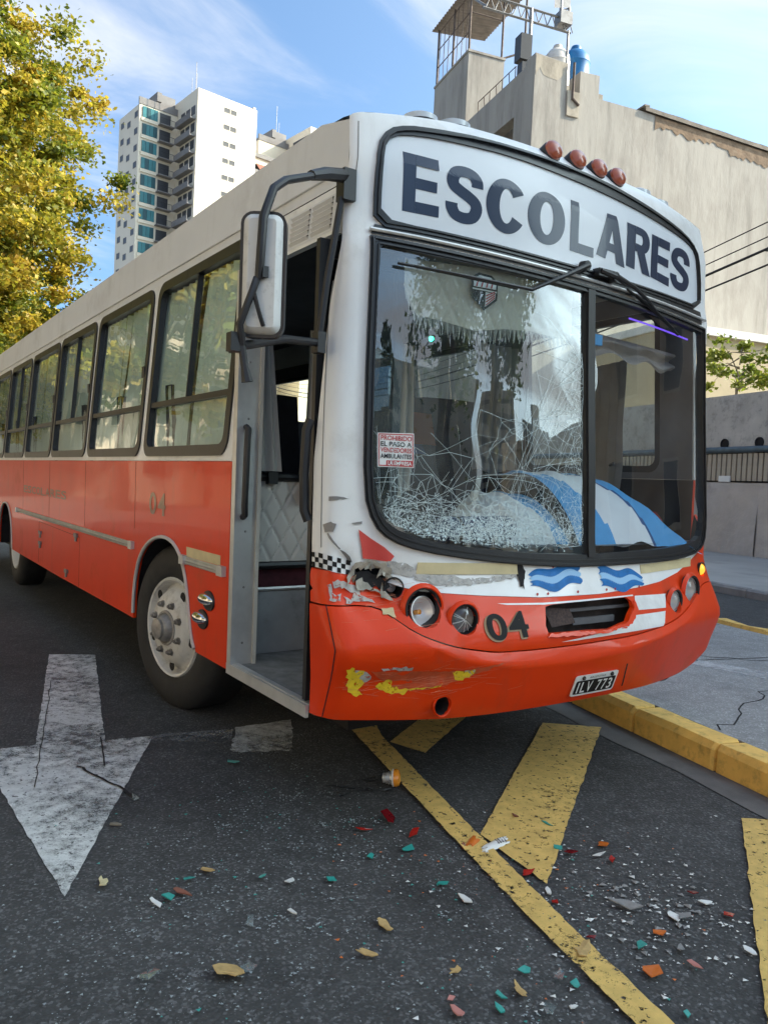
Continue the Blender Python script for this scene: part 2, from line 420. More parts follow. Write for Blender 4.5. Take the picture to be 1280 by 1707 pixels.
def sheet(name, t0, s0, t1, s1, z, m, nt=1, ns=1):
    mb = MB(); mb.grid(lambda a, b: (t0 + (t1 - t0) * a, s0 + (s1 - s0) * b, z), nt, ns)
    return mb.build(name, m, kind='structure')
sheet('ground', -900, -900, 900, 900, -.14, SOIL)
sheet('road', -8.0, -80, 7.1, 220, 0, ASPH)
mb = MB().box((7.1, -80, -.1), (14.5, 120, .12)); mb.build('sidewalk', PAVE, kind='structure')
mb = MB().box((-15, -80, -.1), (-8.0, 120, .12)); mb.build('sidewalk', PAVE, kind='structure')
mb = MB(); rr = random.Random(5)
mb.grid(lambda a, b: (.70 + .215 * a + (.018 * math.sin(b * 71) + .012 * math.sin(b * 187) if a < .5 else 0), -6 + 30 * b, .004), 1, 120)
mb.build('gutter', GUTTER, kind='structure')
mb = MB().box((1.10, -6, -.05), (3.95, 24, .146)); mb.build('median_island', CONC, kind='structure')

def kerb(name, label, t0, t1, s0, n, ln, m, h=.15, seed=1, broken=()):
    root = thing(name, label, 'kerb', ((t0 + t1) / 2, s0, 0), kind='structure')
    rn = random.Random(seed)
    for i in range(n):
        a = s0 + i * ln + .004; b = s0 + (i + 1) * ln - .004
        dt = rn.uniform(-.006, .006); dz = rn.uniform(-.005, .004); tw = rn.uniform(-.006, .006)
        ch = .03
        mb = MB()
        secs = []
        for k, s in enumerate((a, a + .02, (a + b) / 2, b - .02, b)):
            ed = .008 if k in (0, 4) else 0
            o = dt + tw * (k - 2)
            jit = (lambda: rn.uniform(-.004, .004)) if i not in broken else (lambda: rn.uniform(-.03, .012))
            secs.append([(t0 + o + ed, s, -.05), (t0 + o + ed + .004, s, h * .74 + jit()), (t0 + o + ch + ed, s, h + dz - ed + jit()), (t1 + o - ed, s, h + dz - ed + jit()), (t1 + o - ed, s, -.05)])
        vs = [p for q in secs for p in q]; fs = []
        for k in range(4):
            for j in range(4):
                fs.append((k * 5 + j, k * 5 + j + 1, (k + 1) * 5 + j + 1, (k + 1) * 5 + j))
        fs += [(4, 3, 2, 1, 0), (20, 21, 22, 23, 24)]
        mb.add(vs, [q[::-1] for q in fs]); mb.build('kerb_stone', m, root)
    return root
kerb('median_kerb', 'yellow painted kerb stones edging the near side of the concrete median', .92, 1.10, -5.63, 45, .65, KERBY, seed=3)
kerb('median_kerb', 'chipped yellow kerb stones on the far side of the concrete median', 3.95, 4.15, -3.5, 40, .70, KERBY, h=.17, seed=8, broken=(8, 9, 10, 11, 12))
kerb('sidewalk_kerb', 'plain grey kerb along the far sidewalk', 6.96, 7.10, 0, 30, 1.0, KERBG, h=.13, seed=9)

def flat(name, pts, z, m, label, cat='road marking', sub=.12):
    """a painted shape lying on the road, cut into small faces"""
    bm = bmesh.new()
    vs = [bm.verts.new((p[0], p[1], z)) for p in pts]
    bm.faces.new(vs)
    me = bpy.data.meshes.new(name)
    bmesh.ops.triangulate(bm, faces=bm.faces[:])
    for f_ in bm.faces:
        if f_.normal.z < 0: f_.normal_flip()
    cx = sum(p[0] for p in pts) / len(pts); cy = sum(p[1] for p in pts) / len(pts)
    bmesh.ops.translate(bm, verts=bm.verts, vec=(-cx, -cy, -z))
    bm.to_mesh(me); bm.free(); me.materials.append(m)
    o = bpy.data.objects.new(name, me); COL.objects.link(o)
    o.matrix_world = ROAD @ Matrix.Translation((cx, cy, z))
    return props(o, label, cat, kind='structure')
def ragged(pts, step=.06, amp=.008, seed=2):
    amp *= .45; step *= .7
    rn = random.Random(seed); o = []
    for i, p in enumerate(pts):
        q = pts[(i + 1) % len(pts)]; n = max(1, int(math.dist(p, q) / step))
        for k in range(n):
            a = k / n; o.append((p[0] + (q[0] - p[0]) * a + (rn.uniform(-amp, amp) if k else 0), p[1] + (q[1] - p[1]) * a + (rn.uniform(-amp, amp) if k else 0)))
    return o
flat('arrow_marking', ragged([(-2.18, -.22), (-1.79, 1.36), (-2.03, 1.345), (-2.065, 3.38), (-2.39, 3.43), (-2.36, 1.33), (-2.62, 1.31)]), .004, MW, 'worn white straight arrow painted on the left lane asphalt')
flat('arrow_marking', ragged([(-1.43, 1.02), (-1.12, .98), (-1.0, 1.50), (-1.34, 1.42)], .04, .02), .004, MWT, 'faded white paint patch beneath the open bus door')
flat('arrow_marking', ragged([(-1.80, 1.30), (-1.42, 1.12), (-1.36, 1.38), (-1.78, 1.37)], .04, .015, 7), .008, worn('ghost white paint', (.5, .5, .5), .16, 14, soft=.2), 'nearly erased pale smear between the arrow and the white patch')
lt0, lt1 = -.735, -.635
def bar(a, b, c_, d): return [a, b, c_, d]
flat('median_line', ragged([(-.765, -3.2), (-.650, -3.2), (-.650, -2.5), (-.655, -1.3), (-.655, -.74), (-.630, .12), (-.590, 1.09), (-.49, 1.6), (-.5, 9), (-.62, 9), (-.725, 1.6), (-.725, 1.11), (-.745, .14), (-.762, -.74), (-.755, -1.27)], .05, .007, 4), .014, MY, 'thin yellow line edging the hatched zone beside the median')
flat('hatch_marking', ragged([(.46, 1.12), (.775, .97), (-.58, -.58), (-.628, -.16)], .06, .008, 5), .010, MY, 'broad yellow hatch bar below the number plate')
flat('hatch_marking', ragged([(.585, -.305), (.84, -.40), (-.56, -1.96), (-.62, -1.62)], .06, .008, 6), .010, MY, 'yellow hatch bar cut by the right edge of the photo')
flat('hatch_marking', ragged([(.40, 2.12), (.72, 2.05), (-.46, .78), (-.58, .985), (-.24, 1.36)], .06, .008, 7), .010, MY, 'yellow hatch bar mostly hidden under the bus front')
flat('hatch_marking', ragged([(.585, -1.70), (.84, -1.8), (-.6, -3.3), (-.62, -3.0)], .06, .008, 8), .010, MY, 'yellow hatch bar nearest the camera out of frame')
flat('median_stripe', ragged([(2.18, 1.80), (2.42, 1.28), (2.64, 1.42), (2.36, 1.92)], .06, .03, 9), .150, worn('pale stripe paint', (.6, .6, .6), .5, 10, soft=.2), 'pale worn stripe painted on the concrete median')
# long thin cracks in the arrow and the asphalt
mb = MB(); rn = random.Random(3)
def crack(pts, w):
    for (a, b) in zip(pts[:-1], pts[1:]):
        d = Vector((b[0] - a[0], b[1] - a[1], 0)); nrm = Vector((-d.y, d.x, 0)).normalized() * w
        mb.add([(a[0] - nrm.x, a[1] - nrm.y, .010), (a[0] + nrm.x, a[1] + nrm.y, .010), (b[0] + nrm.x, b[1] + nrm.y, .010), (b[0] - nrm.x, b[1] - nrm.y, .010)], [(0, 3, 2, 1)])
def wob(a, b, n, amp): return [(a[0] + (b[0] - a[0]) * k / n + rn.uniform(-amp, amp), a[1] + (b[1] - a[1]) * k / n + rn.uniform(-amp, amp)) for k in range(n + 1)]
crack(wob((-2.34, 2.6), (-2.33, .75), 22, .006), .0022)
crack(wob((-2.05, 1.38), (-2.04, .95), 8, .004), .0035)
crack(wob((-2.16, .98), (-1.90, .52), 12, .008), .006)
mb.build('pavement_cracks', DARK, kind='stuff', label='thin dark cracks running through the white arrow', cat='cracks')
mb = MB(); rn = random.Random(9)
def crack2(pts, w, z=.1475):
    for (a, b) in zip(pts[:-1], pts[1:]):
        d = Vector((b[0] - a[0], b[1] - a[1], 0)); nrm = Vector((-d.y, d.x, 0)).normalized() * w
        mb.add([(a[0] - nrm.x, a[1] - nrm.y, z), (a[0] + nrm.x, a[1] + nrm.y, z), (b[0] + nrm.x, b[1] + nrm.y, z), (b[0] - nrm.x, b[1] - nrm.y, z)], [(0, 3, 2, 1)])
crack2(wob((1.5, 2.6), (3.9, 1.3), 26, .04), .007)
crack2(wob((2.0, 2.2), (2.6, 3.9), 14, .04), .006)
for sj in (-1.1, 1.9, 4.9, 7.9): crack2([(1.11, sj), (2.5, sj + .02), (3.94, sj)], .008)
crack2(wob((1.12, .4), (2.4, 1.2), 16, .04), .005)
crack2(wob((1.15, 3.6), (3.9, 3.3), 20, .03), .006)
mb.build('pavement_cracks', DARK, kind='stuff', label='dark cracks across the grey concrete median', cat='cracks')

# ------------------------------------------------------------------ buildings
CREAM = mat('cream render', (.38, .352, .31), rough=.9, var=.12, vscale=.35, bump=.01, bscale=5, dirt=(.24, .21, .18), dirt_amt=.30, dirt_scale=.75, stretch=(1, 1, .35))
def streaks(m, col, sx, sz, lo, hi, amt):
    # rain streaks: tall thin stains running down a wall
    t = m.node_tree; b = t.nodes['Principled BSDF']; src = b.inputs['Base Color'].links[0].from_socket
    tcn = t.nodes.new('ShaderNodeTexCoord'); mpn = t.nodes.new('ShaderNodeMapping'); mpn.inputs['Scale'].default_value = (sx, sx, sz)
    n = t.nodes.new('ShaderNodeTexNoise'); n.inputs['Scale'].default_value = 1; n.inputs['Detail'].default_value = 9; n.inputs['Roughness'].default_value = .72
    t.links.new(tcn.outputs['Object'], mpn.inputs[0]); t.links.new(mpn.outputs[0], n.inputs[0])
    mr = t.nodes.new('ShaderNodeMapRange'); mr.inputs[1].default_value = lo; mr.inputs[2].default_value = hi; mr.inputs[3].default_value = 0; mr.inputs[4].default_value = amt
    t.links.new(n.outputs['Fac'], mr.inputs[0])
    mx = t.nodes.new('ShaderNodeMix'); mx.data_type = 'RGBA'; mx.inputs['B'].default_value = (*col, 1)
    t.links.new(src, mx.inputs['A']); t.links.new(mr.outputs[0], mx.inputs['Factor']); t.links.new(mx.outputs['Result'], b.inputs['Base Color'])
streaks(RED, (.23, .07, .035), 5, .9, .54, .80, .40)
streaks(WHITE, (.42, .40, .36), 6, .8, .54, .82, .40)
streaks(ROOFW, (.40, .39, .37), 4, .7, .52, .80, .40)
streaks(CREAM, (.15, .135, .12), 1.7, .16, .50, .76, .8)
CREAMS = mat('stained cream render', (.40, .35, .28), rough=.92, var=.22, vscale=1.2, bump=.01, bscale=8, dirt=(.17, .15, .12), dirt_amt=.34, dirt_scale=1.6, stretch=(1, 1, .5))
BRICKB = mat('exposed brick band', (.21, .145, .095), rough=.95, var=.3, vscale=3, bump=.01, bscale=12, dirt=(.42, .34, .25), dirt_amt=.22, dirt_scale=2)
GREYR = mat('grey render', (.46, .43, .39), rough=.92, var=.16, vscale=1.4, bump=.006, bscale=12, dirt=(.10, .095, .09), dirt_amt=.24, dirt_scale=4.5)
BEIGE = mat('pale annex render', (.52, .44, .30), rough=.9, var=.1, vscale=.8, dirt=(.4, .34, .25), dirt_amt=.2, dirt_scale=1)
RUST = mat('rusty steel', (.13, .10, .085), rough=.8, metal=.3, var=.3, vscale=5)
CORR = mat('corrugated roofing', (.22, .19, .17), rough=.7, metal=.2, var=.3, vscale=2)
TANKB = mat('blue tank plastic', (.008, .13, .33), rough=.45, var=.1)
TANKW = mat('white tank plastic', (.66, .62, .56), rough=.5, var=.1, dirt=(.4, .35, .28), dirt_amt=.2)

def wallstrip(mb, prof, s0, s1):
    """upright wall whose top follows prof = [(t, z), ...], between s0 and s1"""
    n = len(prof)
    for (a, b) in zip(prof[:-1], prof[1:]):
        if abs(a[0] - b[0]) < 1e-4: continue
        vs = [(a[0], s0, -.1), (b[0], s0, -.1), (b[0], s0, b[1]), (a[0], s0, a[1]), (a[0], s1, -.1), (b[0], s1, -.1), (b[0], s1, b[1]), (a[0], s1, a[1])]
        mb.add(vs, [(0, 1, 2, 3), (5, 4, 7, 6), (3, 2, 6, 7), (4, 0, 3, 7), (1, 5, 6, 2)])
B = thing('cream_building', 'old cream rendered building with a blank sunlit party wall and rooftop lift house', 'building', (20, 24, 0))
mb = MB(); wallstrip(mb, [(13, 17.95), (14.42, 17.86)], 23.56, 24.3); wallstrip(mb, [(14.423, 16.85), (15.0, 16.86)], 23.56, 24.3)
wallstrip(mb, [(15.003, 17.7), (15.88, 17.72)], 23.56, 24.3); wallstrip(mb, [(15.883, 16.84), (18.0, 16.80), (24.5, 16.42), (46, 15.6)], 23.56, 24.3)
mb.build('party_wall', CREAM, B)
rn = random.Random(6)
mb = MB()
prev = None
pts = [(13 + .2 * k + rn.uniform(-.04, .04), 17.9 - rn.uniform(.3, .9)) for k in range(8)]
mb.add([(13.02, 23.553, 17.9), (14.40, 23.553, 17.83)] + [(p[0], 23.553, p[1]) for p in pts[::-1] if 13.02 < p[0] < 14.4], [tuple(range(2 + len([p for p in pts if 13.02 < p[0] < 14.4])))])
mb.build('stained_corner', CREAMS, B)
mb = MB(); mb.box((14.44, 23.50, 15.9), (14.98, 23.5575, 16.84)); mb.build('patched_niche', CREAMS, B)
mb = MB(); mb.tube([(14.66, 23.48, 16.5), (14.66, 23.48, 17.9)], .05); mb.tube([(14.66, 23.48, 16.55), (14.95, 23.48, 16.35)], .06); mb.build('drain_pipe', RUST, B, True)
mb = MB(); mb.box((18.0, 23.47, 16.99), (18.25, 24.35, 17.06))
mb.grid(lambda a, b: (18.05 + a * 27.5, 23.45 + b * .95, 16.97 - (a * 27.5) * .056 + .015 * math.sin(a * 300)), 60, 1)
mb.grid(lambda a, b: (18.05 + a * 27.5, 23.45, 16.97 - (a * 27.5) * .056 - .16 * (1 - b)), 60, 1); mb.build('coping', mat('weathered coping', (.20, .17, .14), rough=.9, var=.3, vscale=3), B)
ed = []
for k in range(190): ed.append((18.6 + k * .14, 16.25 - k * .14 * .06 + .09 * math.sin(k * .11) + .05 * math.sin(k * .37) + rn.uniform(-.11, .11)))
mb = MB()
for (a, b) in zip(ed[:-1], ed[1:]):
    mb.add([(a[0], 23.54, a[1]), (b[0], 23.54, b[1]), (b[0], 23.54, 16.79 - (b[0] - 18) * .0567), (a[0], 23.54, 16.79 - (a[0] - 18) * .0567)], [(0, 1, 2, 3)])
mb.build('bare_brick_band', BRICKB, B)
mb = MB(); mb.box((14.0, 24.303, -.1), (46, 40, 16.4)); mb.build('main_block', CREAM, B)
mb = MB().box((14.003, 24.31, 16.41), (14.40, 29.46, 17.6)); mb.build('stair_wall', CREAM, B)
mb = MB(); mb.box((13.0, 24.303, 16.15), (13.45, 29.46, 17.72)); mb.build('parapet_beam', CREAM, B)
mb = MB(); mb.box((13.0, 24.303, -.1), (13.997, 25.0, 16.147)); mb.build('corner_pier', CREAM, B)
mb = MB(); mb.box((13.0, 25.003, -.1), (13.997, 29.46, 11.0)); mb.build('lower_front', CREAM, B)
mb = MB(); mb.box((13.0, 29.5, -.1), (14.8, 33.2, 20.9)); mb.box((12.96, 29.46, 20.903), (14.84, 33.24, 21.0)); mb.build('lift_house', CREAM, B)
mb = MB()
for (t, s) in ((13.05, 29.6), (13.05, 31.3), (13.05, 33.1), (14.7, 29.6), (14.7, 33.1)): mb.tube([(t, s, 21.0), (t, s, 23.7)], .05, 6)
for k in range(1, 4): mb.tube([(13.05, 29.6, 21 + k * .85), (13.05, 33.1, 21 + k * .85)], .025, 5)
for k in range(7): mb.tube([(13.05, 29.9 + k * .5, 21.0), (13.05, 29.9 + k * .5, 23.6)], .018, 4)
mb.tube([(13.05, 29.6, 22.7), (14.7, 29.6, 22.7)], .03, 5); mb.tube([(14.7, 29.6, 21.0), (15.5, 29.6, 21.4)], .05, 5)
mb.tube([(15.3, 28.6, 17.5), (15.3, 28.6, 24)], .05, 6)
mb.build('canopy_frame', RUST, B, True)
mb = MB(); mb.grid(lambda a, b: (12.8 + a * 2.9, 29.2 + b * 4.3, 23.75 + .25 * a + .035 * math.sin(b * 120)), 2, 120); mb.build('canopy_roof', CORR, B, True)
mb = MB()
for z in (20.25, 20.75): mb.tube([(11.6, 25.4, z), (15.6, 25.4, z - .03)], .05, 5)
for k in range(10): mb.tube([(11.7 + k * .4, 25.4, 20.25), (11.9 + k * .4, 25.4, 20.75)], .025, 4); mb.tube([(11.9 + k * .4, 25.4, 20.75), (12.1 + k * .4, 25.4, 20.25)], .025, 4)
mb.tube([(13.75, 25.4, 18.0), (13.75, 25.4, 20.75)], .07, 6); mb.tube([(15.5, 25.4, 17.7), (15.5, 25.4, 20.3)], .05, 6)
mb.tube([(11.8, 25.4, 20.3), (11.8, 29.7, 23.8)], .05, 6)
mb.build('steel_gantry', STEEL, B, True)
mb = MB()
for k in range(7): mb.tube([(13.5 + .1 * (k % 2), 26 + k * .55, 17.7), (13.5, 26 + k * .55, 18.7)], .02, 5)
for z in (18.2, 18.7): mb.tube([(13.52, 26, z), (13.52, 29.3, z)], .02, 5)
mb.build('roof_railing', RUST, B, True)
mb = MB()
for s in (26.1, 26.55): mb.tube([(13.93, s, 11.2), (13.93, s, 17.2)], .022, 5)
for k in range(16): mb.tube([(13.93, 26.1, 11.4 + k * .36), (13.93, 26.55, 11.4 + k * .36)], .016, 4)
mb.build('wall_ladder', RUST, B, True)
mb = MB().box((13.25, 25.2, 18.6), (13.75, 25.7, 19.6)); mb.box((13.35, 25.2, 17.75), (13.65, 25.6, 18.5)); mb.build('cable_box', BLACK, B)
mb = MB(); mb.box((15.0, 25.2, 20.45), (15.55, 25.7, 20.95)); mb.tube([(15.1, 25.4, 20.9), (15.1, 25.4, 22.5)], .07, 6); mb.tube([(15.5, 25.4, 20.9), (15.4, 25.4, 22.5)], .05, 6)
for k in range(4): mb.tube([(15.1, 25.4, 21 + k * .35), (15.5, 25.4, 21.2 + k * .35)], .03, 4)
mb.grid(lambda a, b: (14.75 + .75 * a, 25.35, 21.0 + b * 1.1 + .2 * a), 3, 3)
mb.build('mast_base', STEEL, B, True)
def tank(label, t, s, z, rr, h, m):
    o = thing('water_tank', label, 'water tank', (t, s, z), group='rooftop water tanks')
    mb = MB().lathe([(.01, 0), (rr * .9, 0), (rr, h * .06), (rr * 1.0, h * .3), (rr * 1.03, h * .32), (rr, h * .36), (rr * .99, h * .62), (rr * 1.02, h * .64), (rr * .97, h * .68), (rr * .93, h * .78), (rr * .62, h * .9), (rr * .32, h * .93)], (t, s, z), n=28); mb.build('body', m, o, True)
    mb = MB().lathe([(rr * .36, h * .92), (rr * .36, h * .99), (rr * .3, h * 1.03), (.01, h * 1.04)], (t, s, z), n=20); mb.build('lid', m, o, True)
tank('bright blue plastic water tank on the cream building roof', 16.42, 26.2, 18.25, .62, 1.95, TANKB)
tank('dirty white water tank beside the blue one on the roof', 15.35, 25.9, 18.0, .54, 1.85, TANKW)
mb = MB().box((14.6, 25.2, 16.403), (17.2, 27.2, 18.0)); mb.build('tank_platform', CREAMS, B)

A = thing('annex_building', 'low pale annex with a flat cornice at the foot of the party wall', 'building', (22, 19, 0))
mb = MB().box((15.9, 19.0, -.1), (45, 23.5, 7.15)); mb.build('wall', BEIGE, A)
mb = MB().box((15.8, 18.85, 7.153), (45.1, 23.53, 7.42)); mb.build('cornice', WHITE, A)
mb = MB()
for k in range(3): mb.box((19.6 + k * 3.2, 18.95, 4.1), (20.7 + k * 3.2, 19.003, 5.0))
mb.build('blind_panel', BEIGE, A)

# street wall on the far sidewalk: render above, slatted grille and steel sheets below
P = thing('perimeter_wall', 'grey stained street wall with slatted grille and metal sheets below', 'wall', (12.9, 14, 0))
mb = MB(); mb.box((12.8, 8, 2.78), (13.05, 23.5, 4.08)); mb.box((12.95, 8, -.1), (13.05, 23.5, 2.777)); mb.build('rendered_wall', GREYR, P)
mb = MB().tube([(12.72, 8, 2.70), (12.72, 23.5, 2.70)], .075, 12); mb.build('rail_pipe', mat('blue grey pipe', (.10, .14, .17), rough=.5, metal=.4, var=.3, vscale=4), P, True)
SLAT = mat('beige slat paint', (.42, .36, .28), rough=.7, var=.12, vscale=4)
mb = MB().box((-.0, 0, 0), (.03, .115, .66)); me0 = None
for k in range(92):
    s = 8.1 + k * .165
    mb = MB().box((12.74, s, 1.93), (12.775, s + .118, 2.60))
    if me0 is None:
        o = mb.build('slat', SLAT, P); me0 = o; s00 = s
    else:
        c = me0.copy(); COL.objects.link(c); c.location.y += s - s00
mb = MB().box((12.78, 8, 1.9), (12.80, 23.5, 2.62)); mb.build('grille_back', DARK, P)
SHEETM = mat('bent steel sheet', (.46, .43, .42), rough=.5, metal=.35, var=.14, vscale=1.1, bump=.05, bscale=1.6, dirt=(.20, .13, .12), dirt_amt=.12, dirt_scale=1.2)
for k in range(9):
    s = 8.0 + k * 1.72
    mb = MB().grid(lambda a, b: (12.70 + .04 * math.sin(a * 5 + k) * math.sin(b * 4 + k * 2), s + 1.712 * a, .02 + 1.86 * b), 14, 14); mb.build('steel_sheet', SHEETM, P, True)
mb = MB().box((12.70, 12.35, 1.90), (12.73, 12.72, 2.05)); mb.build('number_tag', WHITEPRINT, P)
for s in (12.68, 11.58):
    mb = MB().lathe([(.13, -.02), (.13, .03), (.10, .035), (.09, -.015), (.005, -.015)], (12.80, s, 2.86), (-1, 0, 0), 18); mb.lathe([(.125, .012), (.001, .012)], (12.80, s, 2.86), (-1, 0, 0), 18); mb.build('vent_hole', DARK, P)

CABLE = mat('cable sheath', (.02, .02, .022), rough=.6)
for t, dz, rr_, nm in ((8.0, .40, .010, 'topmost thin overhead cable crossing the cream wall'), (8.05, .18, .010, 'second thin overhead cable crossing the cream wall'), (8.0, -.04, .022, 'thick twisted overhead cable in front of the cream wall'), (8.1, -.26, .016, 'lowest overhead cable above the grey street wall')):
    mb = MB().tube([(t, s, 4.95 + dz + .0037 * (s - 20) ** 2) for s in np.linspace(-12, 45, 40)], rr_, 6); mb.build('overhead_cable', CABLE, None, True, nm, 'cable', 'overhead cables')
mb = MB().tube([(8.0, 6.0 + .12 * k, 4.95 - .04 + .0037 * (6.0 + .12 * k - 20) ** 2 - .16 * math.sin(k / 9 * math.pi) - .01) for k in range(10)], .012, 6); mb.build('overhead_cable', CABLE, None, True, 'short slack loop hanging from the thick cable', 'cable', 'overhead cables')
for s in (-12, 45):
    mb = MB().tube([(8, s, -.1), (8, s, 4), (8, s, 9.2)], [.14, .125, .1], 10); mb.build('utility_pole', RUST, None, True, 'weathered utility pole carrying the overhead cables' + (' down the street' if s > 0 else ' behind the photographer'), 'pole', 'utility poles')

# tower blocks in the distance
TWH = mat('tower white', (.76, .68, .54), rough=.85, var=.05, vscale=.1, dirt=(.55, .50, .42), dirt_amt=.1, dirt_scale=.15)
TGR = mat('tower grey concrete', (.21, .20, .195), rough=.9, var=.18, vscale=.4, dirt=(.18, .17, .16), dirt_amt=.2, dirt_scale=.5)
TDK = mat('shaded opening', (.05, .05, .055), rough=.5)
TEAL = mat('teal glazing', (.03, .17, .19), rough=.35, spec=.3, var=.2, vscale=.5)
TEALD = mat('dark teal glazing', (.010, .07, .085), rough=.35, spec=.3)
WINM = mat('window glass dark', (.06, .062, .065), rough=.4, spec=.3)
AWN = mat('rust awning', (.25, .09, .06), rough=.8, var=.2)
def at_az(az, d): return (-2.7735 + d * math.sin(math.radians(az)), -2.3426 + d * math.cos(math.radians(az)))
def window_part(parent, name, c, size, fm, gm, ax):
    """recessed window: a thin frame with its pane as sub-part; ax = outward axis"""
    x, y, z = c; w, h = size
    fr_ = MB(); gl = MB(); d = .12
    if ax == 'y-':
        fr_.box((x - w / 2, y - .05, z - h / 2), (x - w / 2 + .08, y + d, z + h / 2)); fr_.box((x + w / 2 - .08, y - .05, z - h / 2), (x + w / 2, y + d, z + h / 2))
        fr_.box((x - w / 2 + .081, y - .05, z - h / 2), (x + w / 2 - .081, y + d, z - h / 2 + .08)); fr_.box((x - w / 2 + .081, y - .05, z + h / 2 - .08), (x + w / 2 - .081, y + d, z + h / 2))
        gl.box((x - w / 2 + .08, y - .02, z - h / 2 + .08), (x + w / 2 - .08, y + .01, z + h / 2 - .08))
    else:
        sg = -1 if ax == 'x-' else 1
        a, b = sorted((x + sg * .05, x - sg * d))
        fr_.box((a, y - w / 2, z - h / 2), (b, y - w / 2 + .08, z + h / 2)); fr_.box((a, y + w / 2 - .08, z - h / 2), (b, y + w / 2, z + h / 2))
        fr_.box((a, y - w / 2 + .081, z - h / 2), (b, y + w / 2 - .081, z - h / 2 + .08)); fr_.box((a, y - w / 2 + .081, z + h / 2 - .08), (b, y + w / 2 - .081, z + h / 2))
        a, b = sorted((x + sg * .02, x - sg * .01)); gl.box((a, y - w / 2 + .08, z - h / 2 + .08), (b, y + w / 2 - .08, z + h / 2 - .08))
    o = fr_.build(name, fm, parent); gl.build('pane', gm, o); return o

